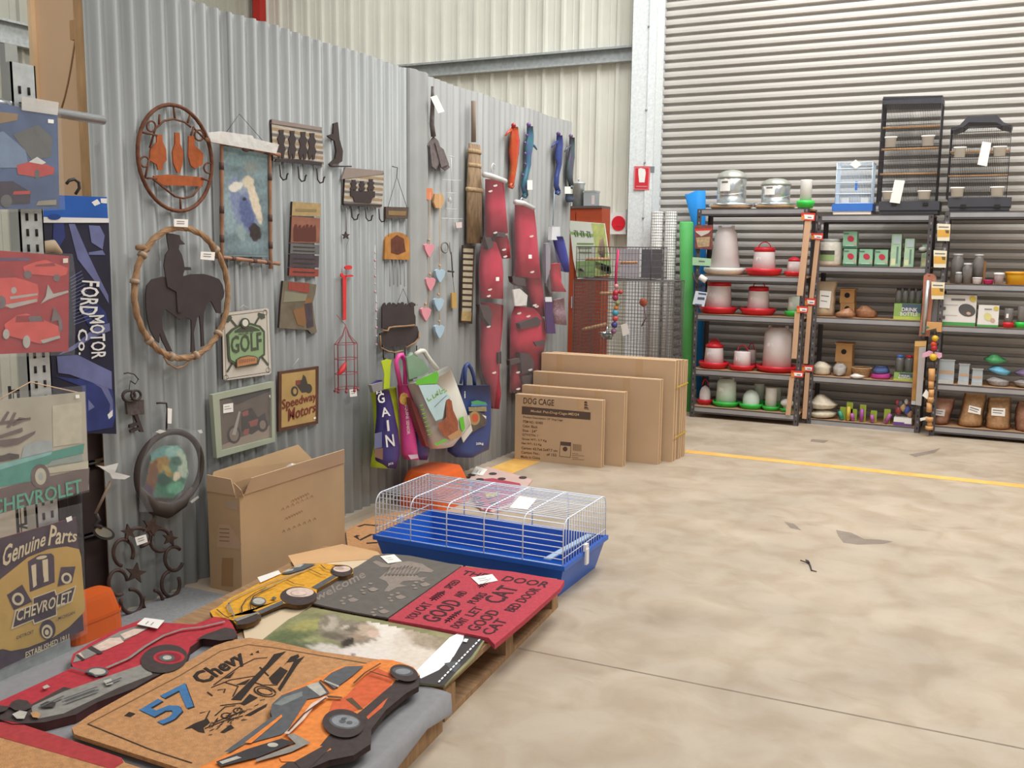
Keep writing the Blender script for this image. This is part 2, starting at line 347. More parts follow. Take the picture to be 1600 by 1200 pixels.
# ================================================================== near-left rack with tin signs
def zz(x0, y0, s, pts): return [(x0+x/s, y0+y/s) for x, y in pts]
def wel(l, r, t, b, pl, n=40):
    """true ellipse standing in plane pl, measured by its four extreme points"""
    l, r, t, b = ats([l, r, t, b], pl); c = (l+r)/2; a = 'xyz'.index(pl[0])
    u = (r-l)/2; u.z = 0; h = (t.z-b.z)/2; c.z = (t.z+b.z)/2; c[a] = pl[1]
    return [c+u*math.cos(6.28319*i/n)+Vector((0, 0, h))*math.sin(6.28319*i/n) for i in range(n)]
post = T('rack_post', 'galvanised slotted rack upright carrying four tin signs, on a steel foot', 'rack', (-2.91, 2.24, 0))
mb = MB(); mb.box((-2.935, 2.195, 0.05), (-2.885, 2.2, 2.03), BRIGHT); mb.box((-2.89, 2.195, .05), (-2.885, 2.285, 2.03), GALV); mb.box((-2.935, 2.28, .05), (-2.885, 2.285, 2.03), GALV); mb.put('upright', post)
HOLE = M('dark_hole', '2a2626', .9)
mb = MB()
for i in range(36):
    z = .16+i*.051
    for y in (2.222, 2.256): mb.tube([(-2.8845, y, z-.012), (-2.8845, y, z+.012)], .005, HOLE, 5)
mb.put('slots', post, 'stuff')
mb = MB(); mb.box((-2.95, 1.5, 0), (-2.87, 2.29, .055), GALV); mb.put('foot', post)
mb = MB(); mb.tube([(-2.91, 1.4, 1.905), (-2.91, 2.575, 1.892)], .017, BRIGHT, 10); mb.put('hanging_rail', post)
mb = MB(); mb.box((-2.94, 2.2, 2.03), (-2.915, 2.245, 2.09), BRIGHT); mb.put('top_bracket', post)
PS = ('x', -2.862)
def sign(name, label, cor, face, rim=None, t=.004, pl=PS, group='tin signs on the rack'):
    b = at(cor[3], pl); o = T(name, label, 'sign', (b.x, b.y, b.z), group)
    mb = MB(); mb.slab(cor, pl, t, face, rim or face); mb.put('panel', o); return o
def sleeve(o, cor, pl=PS, lift=.0075):
    mb = MB(); mb.slab(cor, shift(pl, lift), .0006, CLEAR); mb.put('plastic_sleeve', o)
def cols(*a): return [M('print_'+h, h, .5, var=.1, scale=25) for h in a]
def prints(o, items, pl, lift=.001, name='print'):
    mb = MB(); k = 0
    for pts, m in items: mb.print(pts, pl, m, lift+.00018*k); k += 1
    return mb.put(name, o)
def car_side(pts): return pts
# 1: blue crane and car sign
c = [(-70, 146), (90, 180), (93, 326), (-70, 328)]
o = sign('tin_sign', 'dark blue tin sign with a red car, uppermost on the rack', c, M('sign_blue', '43567a', .45, var=.2, scale=9))
q = cols('8d8776', 'b33a36', '33293a', '6b7f9a', '8a6f4e', '2d2a44', 'c9c9c2', '5a5a58')
prints(o, [([(20, 210), (60, 195), (82, 215), (80, 245), (50, 250), (35, 230)], q[7]), ([(-40, 170), (28, 178), (27, 188), (-40, 200)], q[4]),
  ([(5, 205), (40, 235), (45, 262), (-10, 262), (-20, 215)], q[3]),
  ([(26, 258), (45, 253), (60, 252), (85, 262), (84, 272), (60, 277), (28, 272)], q[1]), ([(45, 253), (58, 245), (72, 254), (66, 257)], q[6]), (ell(58, 272, 4, 7), q[7]),
  ([(-30, 285), (20, 283), (48, 300), (47, 318), (-30, 320)], q[2]), ([(22, 299), (47, 298), (47, 303), (20, 304)], q[1]), (ell(10, 314, 9, 10), q[7]),
  ([(60, 314), (88, 312), (88, 320), (56, 321)], q[0])], PS)
mb = MB(); mb.print([(75, 186), (84, 187), (84, 193), (75, 192)], PS, WHITE, .0025); mb.put('price_sticker', o)
sleeve(o, [(-70, 138), (95, 176), (102, 328), (-70, 334)])
mb = MB(); mb.slab([(34, 150), (92, 160), (90, 180), (34, 172)], shift(PS, .004), .0008, M('translucent_bag_top', 'd8d4ce', .4, alpha=.6)); mb.put('bag_top', o)
# 2: red cars sign
c = [(-70, 386), (108, 400), (107, 549), (-70, 556)]
o = sign('tin_sign', 'red tin sign printed with three red cars, second from top on the rack', c, M('sign_red', '9c3034', .45, var=.1, scale=9))
q = cols('c95049', '6f5f60', 'a8a29c', '8f2f33', '5f4a6a', '3c3136')
def zr(p): return zz(0, 340, 4.615, p)
prints(o, [(zr([(0, 290), (215, 290), (215, 310), (0, 312)]), q[4]),
  (zr([(165, 355), (250, 320), (330, 305), (400, 330), (490, 365), (480, 410), (430, 425), (180, 405)]), q[0]), (zr(ell(200, 410, 30, 28)), q[1]), (zr(ell(408, 435, 24, 26)), q[1]), (zr([(260, 340), (390, 325), (400, 350), (250, 352)]), q[3]),
  (zr([(-120, 440), (110, 430), (270, 480), (280, 540), (270, 610), (90, 655), (-120, 620)]), q[0]), (zr([(-90, 370), (80, 365), (120, 430), (-80, 440)]), q[3]), (zr(ell(100, 525, 20, 24)), q[2]), (zr([(70, 570), (270, 545), (272, 560), (75, 590)]), q[2]), (zr([(30, 630), (265, 585), (270, 605), (80, 655)]), q[2]), (zr(ell(10, 610, 34, 45)), q[1]),
  (zr([(290, 625), (330, 570), (345, 480), (385, 550), (490, 525), (495, 540), (350, 590)]), q[2]),
  (zr([(30, 770), (120, 705), (190, 690), (320, 740), (440, 790), (430, 860), (290, 910), (50, 850)]), q[0]), (zr([(120, 710), (290, 700), (320, 750), (110, 755)]), q[3]), (zr([(205, 715), (290, 708), (310, 748), (215, 752)]), q[1]), (zr(ell(192, 895, 27, 46)), q[2]), (zr(ell(45, 840, 24, 36)), q[2]), (zr([(290, 885), (430, 850), (435, 868), (310, 908)]), q[2]),
  (zr([(390, 640), (440, 720), (455, 800), (430, 830), (420, 740), (370, 750)]), q[1])], PS)
mb = MB(); mb.print(zr([(455, 295), (490, 292), (490, 325), (455, 328)]), PS, M('print_d8cdbd', 'd8cdbd', .5), .007); mb.put('price_sticker', o)
sleeve(o, zr([(-350, 215), (525, 262), (548, 440), (540, 990), (-350, 1020)]))
# brown paper roll and string over sign 2
mb = MB(); mb.tube(ats(zr([(235, 225), (300, 215), (370, 205), (440, 255)]), ('x', -2.975)), [.018, .024, .026, .008], M('brown_paper', 'b09a80', .8), 8)
tag(mb.put('paper_roll'), 'crumpled brown paper wrap behind the red cars sign', 'wrapping')
# 3: green car sign
c = [(-70, 632), (133, 612), (139, 765), (-70, 822)]
o = sign('tin_sign', 'cream tin sign with a turquoise car above green lettering, third on the rack', c, M('sign_cream', 'a9a290', .5, var=.12, scale=9))
def zg(p): return zz(0, 580, 5, p)
q = cols('4c8f80', '7fb0aa', '4a403f', '8d9a92', '6a5a56', 'b9b39c', '9ca5a4', '69705f')
prints(o, [(zg([(-350, 1010), (220, 860), (700, 750), (690, 925), (-350, 1205)]), q[4]), (zg([(410, 270), (640, 240), (640, 560), (415, 590)]), q[5]),
  (zg([(-300, 830), (0, 750), (170, 680), (400, 630), (660, 565), (650, 640), (440, 690), (340, 740), (240, 860), (0, 905), (-300, 1000)]), q[0]), (zg([(-300, 800), (160, 685), (410, 625), (400, 650), (0, 770), (-300, 850)]), q[1]),
  (zg([(165, 680), (185, 590), (290, 545), (400, 540), (415, 620)]), q[6]), (zg([(400, 700), (640, 650), (650, 700), (370, 745)]), q[3]), (zg([(360, 760), (690, 700), (690, 760), (370, 800)]), q[5]),
  (zg(ell(315, 820, 75, 95)), q[4]), (zg(ell(318, 822, 44, 66)), q[5]), (zg(ell(318, 822, 20, 32)), q[6]),
  (zg([(0, 540), (150, 520), (280, 465), (270, 490), (150, 570), (40, 590), (0, 585)]), q[4]), (zg([(0, 500), (175, 440), (180, 470), (0, 525)]), q[4]), (zg([(-60, 670), (30, 655), (70, 640), (150, 650), (150, 680), (-60, 720)]), q[2])], PS)
mb = MB()
for p in ([(0, 400), (60, 310), (75, 320), (30, 400)], [(50, 440), (110, 320), (130, 325), (80, 440)], [(90, 420), (150, 360), (240, 370), (110, 425)], [(0, 395), (240, 360), (240, 380), (0, 420)]): mb.print(zg(p), PS, q[4], .002)
mb.put('script_lettering', o)
mb = MB(); mb.ptext('CHEVROLET', [(-14, 806), (129, 770), (127, 748), (-14, 783)], PS, M('sign_green_letters', '59a088', .5), .006); mb.put('lettering', o)
mb = MB(); mb.print(zg([(590, 185), (620, 183), (622, 210), (592, 212)]), PS, WHITE, .007); mb.put('price_sticker', o)
sleeve(o, [(-70, 620), (134, 602), (140, 768), (-70, 830)])
mb = MB(); mb.tube(ats([(-30, 640), (47, 597), (125, 614)], ('x', -2.866)), .0022, M('jute_string', 'c9a987', .8), 5); mb.put('hanging_string', o)
# 4: genuine parts sign
c = [(-60, 858), (119, 808), (131, 985), (-60, 1074)]
o = sign('tin_sign', 'yellow and purple tin sign for engine parts, lowest on the rack', c, M('sign_purple', '402d3c', .5, var=.15, scale=9), M('sign_rust_rim', '8f4a34', .6))
def zp(p): return zz(0, 780, 4.615, p)
YS, PU, CR_ = M('sign_ochre', 'c09a4f', .5, var=.12, scale=8), M('sign_purple_print', '3e2c3c', .5), M('sign_cream_print', 'd4c3a0', .5)
prints(o, [(zp([(-280, 760), (0, 580), (200, 420), (350, 360), (480, 340), (570, 360), (585, 420), (615, 800), (590, 830), (500, 920), (380, 1000), (200, 1070), (80, 1095), (20, 1080), (-280, 1150)]), YS),
  (zp([(200, 450), (280, 400), (370, 390), (390, 410), (395, 600), (215, 670)]), PU), (zp([(225, 480), (260, 465), (265, 620), (240, 640)]), CR_), (zp([(305, 440), (345, 430), (350, 590), (315, 600)]), CR_), (zp(ell(290, 580, 28, 40)), PU), (zp(ell(300, 420, 40, 12, rot=-12)), CR_),
  (zp([(50, 690), (160, 615), (230, 740), (100, 800)]), PU), (zp(ell(130, 720, 44, 46)), CR_), (zp(ell(130, 720, 26, 28)), PU),
  (zp([(440, 490), (545, 485), (520, 600), (415, 630)]), PU), (zp(ell(480, 570, 38, 40)), CR_), (zp(ell(480, 570, 22, 24)), PU),
  (zp([(80, 940), (110, 800), (235, 760), (235, 710), (400, 650), (410, 685), (552, 620), (520, 740), (410, 790), (412, 840), (245, 905), (235, 875)]), CR_),
  (zp([(95, 925), (120, 808), (242, 768), (242, 715), (393, 660), (403, 695), (540, 632), (512, 733), (403, 780), (405, 832), (250, 893), (243, 865)]), PU),
  (zp(ell(345, 940, 56, 72)), PU), (zp(ell(340, 955, 40, 50)), CR_), (zp(ell(338, 958, 26, 34)), PU), (zp(ell(338, 960, 15, 20)), CR_)], PS)
mb = MB(); LF = .0085
mb.ptext('Genuine', [(2, 888), (70, 852), (74, 829), (7, 852)], PS, CR_, LF); mb.ptext('Parts', [(75, 853), (119, 846), (122, 829), (80, 820)], PS, CR_, LF)
mb.ptext('CHEVROLET', [(25, 972), (110, 941), (112, 922), (27, 953)], PS, CR_, LF); mb.ptext('ESTABLISHED 1911', [(40, 1029), (108, 999), (108, 990), (40, 1019)], PS, CR_, LF)
mb.ptext('DETROIT', [(26, 999), (53, 989), (53, 984), (26, 994)], PS, PU, LF); mb.ptext('MICHIGAN', [(91, 969), (117, 959), (117, 954), (91, 964)], PS, PU, LF); mb.put('lettering', o, 'stuff')
mb = MB(); mb.print(zp([(475, 135), (515, 120), (522, 150), (485, 167)]), PS, WHITE, .009); mb.put('price_sticker', o)
sleeve(o, [(-60, 830), (128, 786), (137, 990), (-60, 1082)], lift=.0105)
# hanging motor banner ---------------------------------------------------
PB = ('x', -2.968)
b = at((70, 678), PB)
o = T('banner', 'long dark blue motor company banner hanging beside the iron partition', 'banner', b)
NAVY = M('banner_navy', '1d1b31', .6, var=.25, scale=8); SILV = M('banner_silver_blue', '666a94', .55, var=.2, scale=9); DEEP = M('banner_deep_blue', '2a356e', .5, var=.3, scale=10); PALE = M('banner_white', 'd9d6d2', .6)
mb = MB(); mb.slab([(68, 345), (170, 345), (182, 678), (74, 676)], PB, .003, NAVY); mb.put('cloth', o)
mb = MB(); mb.slab([(67, 304), (167, 308), (169, 347), (68, 347)], shift(PB, .003), .003, M('card_blue', '1f57a8', .45, var=.2, scale=5), WHITE)
mb.print([(68, 339), (170, 341), (170, 348), (68, 348)], shift(PB, .003), PALE); mb.print(ell(85, 339, 10, 4.5), shift(PB, .0035), M('oval_blue', '22458a', .4), .002)
mb.print([(143, 316), (152, 311), (157, 318), (148, 322)], shift(PB, .003), PALE); mb.print([(157, 310), (167, 310), (167, 318), (158, 317)], shift(PB, .003), PALE); mb.put('header_card', o)
mb = MB(); mb.tube([at(p, ('x', -2.965)) for p in [(104, 287), (108, 282), (116, 280), (123, 285), (124, 294), (118, 303)]], .006, M('black_plastic', '2b2727', .5), 6); mb.put('hook', o)
def zf(p): return zz(0, 340, 4.615, p)
prints(o, [(zf([(495, 45), (540, 45), (620, 230), (700, 400), (780, 560), (785, 620), (700, 480), (560, 300)]), SILV), (zf([(640, 55), (720, 60), (755, 130), (740, 230), (660, 180)]), SILV),
  (zf([(385, 40), (460, 40), (470, 140), (430, 210), (380, 190)]), DEEP), (zf(ell(605, 295, 40, 38)), SILV), (zf([(640, 250), (740, 235), (760, 270), (640, 268)]), SILV),
  (zf([(560, 640), (700, 620), (760, 680), (780, 760), (640, 780)]), DEEP), (zf([(700, 780), (790, 760), (795, 815), (660, 870), (520, 960), (420, 990), (560, 900)]), SILV),
  (zf([(410, 1000), (560, 990), (700, 1060), (805, 1110), (808, 1240), (640, 1180), (500, 1130), (420, 1120)]), SILV)], PB, .0012)
def zb(p): return zz(0, 580, 5, p)
mb = MB()
for pts, m, l in ((zb([(430, 40), (600, 60), (760, 40), (880, 150), (905, 330), (880, 440), (700, 470), (660, 470), (640, 120)]), DEEP, .0016), (zb([(600, 40), (720, 30), (830, 100), (880, 220), (885, 330), (850, 370), (860, 260), (790, 130), (690, 70)]), SILV, .002), (zb([(690, 220), (740, 280), (690, 310)]), SILV, .002), (zb([(840, 340), (880, 300), (880, 350), (850, 375)]), PALE, .0024)): mb.print(pts, PB, m, l)
for i in range(15):
    y = 385+i*24; mb.line(zf([(505+i*2, y+50), (590+i*6, y)]), PB, .0022, SILV, .0042)
mb.put('engine_print', o, 'stuff')
mb = MB(); mb.ptext('FORD', [(128, 438), (123, 492), (152, 493), (156, 440)], PB, PALE, .005); mb.ptext('MOTOR', [(139, 493), (143, 561), (166, 560), (163, 492)], PB, PALE, .005); mb.ptext('Co.', [(121, 514), (123, 555), (137, 553), (137, 514)], PB, PALE, .005); mb.put('lettering', o)
# black wire stand behind the gap at the partition end
DK = M('dark_brown_carton', '3d302d', .8, var=.2, scale=5)
o = T('wire_stand', 'black wire stand stacked with dark cartons, in the gap left of the iron partition', 'stand', (-3.2, 2.55, 0))
mb = MB()
for x in (-3.4, -3.035):
    for y in (2.5, 2.71): mb.tube([(x, y, 0), (x, y, .9)], .006, WIRE_B, 5)
for z in (.06, .34, .62, .88): mb.tube([(-3.4, 2.5, z), (-3.035, 2.5, z), (-3.035, 2.71, z), (-3.4, 2.71, z)], .005, WIRE_B, 5, True)
for i in range(7): mb.tube([(-3.38+i*.055, 2.5, .06), (-3.38+i*.055, 2.5, .88)], .0025, WIRE_B, 4)
mb.put('frame', o)
for i, z in enumerate((.07, .35, .63)):
    mb = MB(); mb.box((-3.38, 2.515, z), (-3.05, 2.7, z+.24), DK); tag(mb.put('carton'), 'dark brown carton on the black wire stand, ' + ('bottom', 'middle', 'top')[i] + ' of the three', 'box', 'dark cartons on the wire stand')
mb = MB(); mb.box((-3.3, 2.40, .07), (-3.03, 2.45, .12), GALV); mb.box((-3.3, 2.40, 0), (-3.27, 2.45, .07), GALV); mb.box((-3.06, 2.40, 0), (-3.03, 2.45, .07), GALV); tag(mb.put('steel_rail'), 'short galvanised rail near the floor in front of the black wire stand', 'rail')
# orange tub behind the lowest sign
OR = M('orange_plastic', 'd9622a', .4, var=.05)
def tub(name, label, c, sx, sy, h, top=.78):
    mb = MB(); x, y = c; vs = []
    for z, k in ((0, 1), (h*.45, .97), (h*.9, top), (h, top-.06)):
        for a in range(20):
            t = 6.28319*a/20; cx, cy = math.cos(t), math.sin(t); p = .45
            vs.append((x+sx*k*math.copysign(abs(cx)**p, cx), y+sy*k*math.copysign(abs(cy)**p, cy), z))
    fs = [(i*20+j, i*20+(j+1) % 20, (i+1)*20+(j+1) % 20, (i+1)*20+j) for i in range(3) for j in range(20)]+[[60+j for j in range(20)]]
    mb.add(vs, fs, OR); mb.add([(v[0]+(v[0]-x)*.03, v[1]+(v[1]-y)*.03, v[2]+(0 if v[2] > 0 else 0)) for v in vs[20:40]]+[(v[0]+(v[0]-x)*.03, v[1]+(v[1]-y)*.03, v[2]+.012) for v in vs[20:40]], [(j, (j+1) % 20, 20+(j+1) % 20, 20+j) for j in range(20)], OR)
    o = mb.put(name); return tag(o, label, 'tub')
tub('orange_tub', 'upturned orange plastic tub behind the lowest tin sign', (-2.935, 2.43), .062, .115, .165)
tub('orange_tub', 'upturned orange plastic tub against the iron partition behind the blue cage', (-2.80, 4.72), .16, .2, .2)
# small round mirror on a stick in a plastic wrap
PK = ('x', -2.98)
o = T('hanging_mirror', 'small oval mirror on a wooden stick, top wrapped in crumpled plastic', 'ornament', at((163, 833), PK))
mb = MB(); mb.tube(ats([(173, 752), (149, 803)], PK), .006, M('stick_wood', '7f6a58', .8), 6); mb.put('stick', o)
mb = MB(); e = ats(ell(163, 833, 17, 10, rot=18), PK); mb.prism(e, (-.008, 0, 0), M('mirror_rim', '3a3433', .5)); mb.put('rim', o)
mb = MB(); mb.print(ell(162, 832, 14, 7, rot=18), shift(PK, .001), M('mirror_face', '9aa0a0', .15, .7)); mb.put('mirror', o)
mb = MB(); mb.tube(ats([(150, 803), (155, 812), (147, 820), (158, 824)], PK), .009, M('mirror_rim'), 5); mb.put('bracket', o)
CRINK = film('crinkled_film', 'f2eee8', .55, .2)
mb = MB(); mb.slab([(152, 727), (165, 729), (185, 724), (180, 738), (204, 744), (195, 749), (176, 748), (172, 740)], shift(PK, .01), .006, CRINK); mb.put('plastic_wrap', o)
# ================================================================== things hung on the partition
P1 = ('x', -2.996)
RUST = M('rusted_iron', '6f4632', .8, .2, var=.3, scale=40); RUSTO = M('rusted_orange_sheet', 'a4552a', .8, .1, var=.2, scale=30)
DARKI = M('dark_iron', '453a37', .7, .2, var=.15, scale=20); TWINE = M('rope_vine', '9c7a5a', .85, var=.2, scale=40)
BAMBOO = M('bamboo_pole', '9a7056', .6, var=.25, scale=12); INKD = M('dark_print', '3b3130', .7)
TAGW = M('tag_card', 'f1ece4', .6, var=.02)
def thing_on(name, label, cat, pix, group=None, pl=P1): return T(name, label, cat, at(pix, pl), group)
def card(o, pix, pl, lift=.01, lines=2, name='price_tag'):
    mb = MB(); mb.slab(pix, shift(pl, lift), .001, TAGW)
    a, b, c, d = pix[:4]
    for i in range(lines):
        t = (i+1)/(lines+1.5); l = (a[0]+(d[0]-a[0])*t, a[1]+(d[1]-a[1])*t); r = (b[0]+(c[0]-b[0])*t, b[1]+(c[1]-b[1])*t)
        mb.line([(l[0]+(r[0]-l[0])*.2, l[1]+(r[1]-l[1])*.2), (l[0]+(r[0]-l[0])*.75, l[1]+(r[1]-l[1])*.75)], shift(pl, lift), .003, M('tag_ink', '8d8580', .7))
    return mb.put(name, o)
# 1 rusty oval with three bottles
o = thing_on('oval_wall_art', 'rusty iron oval wall art with three orange bottles', 'wall art', (284, 331))
mb = MB(); mb.tube(wel((215, 240), (331, 258), (266, 163), (284, 330), P1), .008, RUST, 8, True); mb.put('ring', o)
za = lambda p: zz(180, 140, 4.615, p)
for pts in ([(300, 325), (340, 325), (342, 375), (368, 430), (372, 510), (345, 540), (345, 580), (310, 580), (300, 540), (250, 510), (255, 430), (300, 380)], [(432, 310), (465, 310), (470, 390), (492, 450), (488, 530), (470, 600), (450, 600), (420, 530), (414, 450), (432, 390)], [(530, 335), (572, 335), (575, 400), (635, 460), (632, 540), (575, 570), (545, 545), (528, 480)]):
    mb = MB(); mb.slab(za(pts), P1, .006, RUSTO); mb.put('bottle_shape', o)
mb = MB(); mb.slab(za([(275, 622), (380, 612), (640, 632), (632, 700), (560, 695), (345, 690), (300, 655)]), P1, .006, RUSTO); mb.put('band', o)
mb = MB()
for pts in ([(250, 420), (290, 280), (350, 225), (420, 212), (500, 235), (545, 270)], [(270, 640), (340, 700), (430, 770), (490, 785), (560, 765), (610, 700)], [(470, 785), (472, 860)], [(200, 310), (300, 330)], [(320, 180), (315, 250)], [(420, 110), (430, 210)], [(540, 180), (520, 240)], [(560, 270), (650, 360)], [(545, 330), (565, 270)], [(245, 500), (215, 640)], [(230, 640), (300, 640)], [(620, 640), (690, 660)]):
    mb.tube(ats(za(pts), P1), .0045, RUST, 5)
for c in ((212, 520), (672, 565), (605, 330), (260, 265)): mb.tube(ats(za(ell(c[0], c[1], 32, 38, 14)), P1), .004, RUST, 5, True)
mb.put('scrollwork', o, 'stuff')
# 2 horse head picture in bamboo frame
o = thing_on('bamboo_picture', 'horse head picture on teal cloth in a bamboo pole frame with torn plastic wrap', 'picture', (385, 412))
TEAL = M('teal_canvas', '76868a', .8, var=.18, scale=6)
mb = MB(); mb.slab([(347, 222), (420, 236), (420, 402), (350, 400)], P1, .006, TEAL); mb.put('canvas', o)
zh = lambda p: zz(180, 140, 4.615, p)
HW, HG, HN, HT = M('horse_white', 'c9c0b2', .8, var=.1), M('horse_grey', '7d85a0', .8, var=.2), M('horse_nose', '3d3433', .8), M('horse_mane', 'a8b5ba', .8, var=.2)
picture('horse_print', o, (775, 385, 1100, 1190), zh, P1, .0012, '74868a', [(900, 480, 120, 70, 0, '7f979a', .5, .8), (980, 560, 60, 50, 0, '8b8f88', .6, .6), (840, 850, 60, 200, 5, '8fa3a8', .5, .8), (930, 820, 95, 210, -14, '7d87a3', .18, 1), (950, 900, 50, 130, -16, '56618a', .4, .8), (925, 690, 60, 60, 20, '8f9aa8', .3, .9), (870, 700, 55, 32, -28, 'd8d2c6', .25, 1), (1005, 800, 30, 170, -16, 'd5c7b0', .3, 1), (960, 670, 40, 45, 0, 'cdbfa6', .3, 1), (1010, 1030, 42, 66, -14, '3c3434', .22, 1), (930, 790, 16, 12, 0, '37333a', .3, 1), (910, 1030, 30, 70, -10, '8fa0a0', .4, .8), (900, 620, 22, 50, 10, '6f7f86', .3, .9)], 44, 90)
for a, b in (((346, 208), (347, 412)), ((421, 228), (423, 420)), ((322, 218), (437, 242)), ((338, 401), (436, 412))):
    P = ats([a, b], shift(P1, .02 if a[0] == 322 else .004)); mb = MB(); n = 9; ps = [P[0].lerp(P[1], i/n) for i in range(n+1)]
    mb.tube(ps, [.008 if i % 3 else .0095 for i in range(n+1)], BAMBOO, 7)
    for i in (2, 5, 7): mb.tube([ps[i], ps[i].lerp(ps[i+1], .5)], .0105, M('bamboo_dark_binding', '5d453c', .7), 7)
    mb.put('pole', o)
mb = MB(); q = at((384, 233), shift(P1, .022)); mb.ball(q, .018, M('bamboo_dark_binding'), 8, (.6, 1.5, .7)); mb.put('knot', o)
mb = MB(); mb.tube(ats([(347, 216), (374, 178), (421, 232)], P1), .0015, DARKI, 4); mb.put('hanging_wire', o)
mb = MB(); mb.slab([(325, 207), (345, 205), (395, 212), (397, 216), (420, 222), (436, 226), (432, 240), (330, 222)], shift(P1, .034), .002, CRINK); mb.put('torn_plastic_wrap', o)
# 3 hook racks
CREAMW = M('whitewashed_board', 'b5ab9b', .8, var=.2, scale=20, stretch=(1, 1, 8))
def hookrack(label, cor, plank, figs, base, hooks, head):
    o = thing_on('hook_rack', label, 'hook rack', cor[3], 'hook racks on the iron partition')
    mb = MB(); mb.slab(cor, P1, .012, CREAMW, INKD); mb.put('back_board', o)
    mb = MB(); k = 7
    for i in range(k):
        t = (i+.5)/k; l = [cor[0][j]+(cor[3][j]-cor[0][j])*t for j in (0, 1)]; r = [cor[1][j]+(cor[2][j]-cor[1][j])*t for j in (0, 1)]
        mb.line([l, r], P1, .012, M('tan_stripe', '9b8468', .8) if i % 2 else M('grey_stripe', '6f6a66', .8), .001)
    mb.put('painted_slats', o)
    mb = MB(); mb.slab(head, shift(P1, .003), .008, M('rack_head', '8f8078', .8)); mb.put('top_ledge', o)
    for f in figs: mb = MB(); mb.slab(f, shift(P1, .005), .005, INKD); mb.put('figure', o)
    mb = MB(); mb.slab(base, shift(P1, .006), .008, INKD); mb.put('base_bar', o)
    for x, y in hooks:
        p = at((x, y), shift(P1, .006)); mb = MB(); mb.tube([p, p+Vector((.004, 0, -.055)), p+Vector((.015, .004, -.07)), p+Vector((.03, .008, -.066)), p+Vector((.034, .01, -.045)), p+Vector((.04, .012, -.04))], .004, DARKI, 6); mb.put('hook', o)
zk = lambda p: zz(400, 160, 5, p)
fig = lambda x, y, w, h: zk([(x-w*.3, y), (x+w*.3, y), (x+w*.25, y+h*.15), (x+w*.5, y+h*.3), (x+w*.3, y+h*.5), (x+w*.55, y+h*.7), (x+w*.4, y+h*.78), (x+w*.3, y+h), (x+w*.05, y+h), (x, y+h*.8), (x-w*.2, y+h), (x-w*.35, y+h), (x-w*.55, y+h*.75), (x-w*.3, y+h*.5), (x-w*.5, y+h*.3), (x-w*.2, y+h*.15)])
hookrack('hook rack with four dark cowgirl figures, the higher of the two', [(424, 187), (503, 202), (506, 259), (427, 251)], 6,
  [fig(200, 215, 62, 220), fig(285, 222, 60, 215), fig(370, 230, 66, 215), fig(440, 240, 62, 205)], zk([(160, 440), (330, 445), (515, 470), (515, 492), (150, 462)]), [(437, 257), (466, 260), (495, 263)], zk([(125, 130), (200, 145), (515, 195), (515, 222), (125, 165)]))
hookrack('hook rack with a dark coach and riders, the lower of the two', [(540, 262), (600, 267), (597, 325), (537, 320)], 6,
  [fig(765, 605, 50, 90), fig(830, 615, 48, 85), fig(900, 600, 52, 95), zk([(740, 690), (930, 695), (930, 740), (910, 745), (900, 785), (770, 775), (760, 740), (740, 730)])], zk([(690, 790), (980, 800), (980, 815), (690, 808)]), [(549, 322), (571, 324), (592, 326)], zk([(700, 508), (1000, 535), (985, 560), (670, 600)]))
# 4 seahorse-like iron figure
o = thing_on('iron_figure', 'small curved dark iron figure between the two hook racks', 'ornament', (525, 258))
mb = MB(); mb.slab(zk([(608, 165), (640, 155), (648, 220), (655, 290), (680, 380), (675, 460), (640, 480), (610, 480), (585, 500), (575, 480), (620, 440), (630, 380), (615, 300), (575, 275), (560, 260), (605, 245)]), P1, .01, DARKI); mb.put('body', o)
mb = MB(); mb.tube(ats(zk([(585, 500), (700, 500), (745, 500)]), P1), .004, DARKI, 5); mb.put('bar', o)
# hanging chain with star below the second rack
o = thing_on('star_chain', 'thin chain with a small dark star hanging below the second hook rack', 'ornament', (541, 368))
mb = MB(); mb.tube(ats([(541, 325), (541, 364)], P1), .003, M('grey_chain', '8b8583', .6), 5); mb.put('chain', o)
def star(c, r, pl, t, m, rot=0):
    p = [(c[0]+(r if i % 2 == 0 else r*.42)*math.sin(math.radians(36*i+rot)), c[1]-(r if i % 2 == 0 else r*.42)*math.cos(math.radians(36*i+rot))) for i in range(10)]
    mb = MB(); return mb.slab(p, pl, t, m)
star((541, 368), 6.5, P1, .006, DARKI).put('star', o)
# 5 wired plank sign and arched plaque with chimes
o = thing_on('plank_sign', 'little dark wooden plank sign hung from a wire triangle', 'sign', (621, 341))
mb = MB(); mb.slab([(603, 323), (639, 324), (637, 342), (603, 341)], P1, .014, M('dark_stained_wood', '57493f', .8, var=.2, scale=20)); mb.put('plank', o)
mb = MB(); mb.print([(607, 329), (635, 330), (634, 337), (607, 336)], P1, M('plank_gold', '8a6f4a', .7)); mb.put('painted_strip', o)
mb = MB(); mb.tube(ats([(606, 324), (620, 276), (636, 325)], P1), .0018, DARKI, 4); mb.tube(ats([(613, 260), (621, 262), (620, 276)], P1), .0025, DARKI, 4); mb.put('hanging_wire', o)
o = thing_on('arched_plaque', 'orange arched plaque with a dark picture and thin chimes below', 'plaque', (621, 405))
AMB = M('amber_plaque', 'b07a3e', .6, var=.25, scale=14)
mb = MB(); mb.slab([(601, 405), (602, 378)]+ell(621, 378, 19, 15, 12, 180, 360)+[(640, 406)], P1, .014, AMB); mb.put('plaque', o)
mb = MB(); mb.print([(611, 374), (620, 367), (631, 373), (634, 393), (622, 398), (611, 395)], P1, M('plaque_dark_red', '613525', .7, var=.3, scale=30)); mb.put('picture', o)
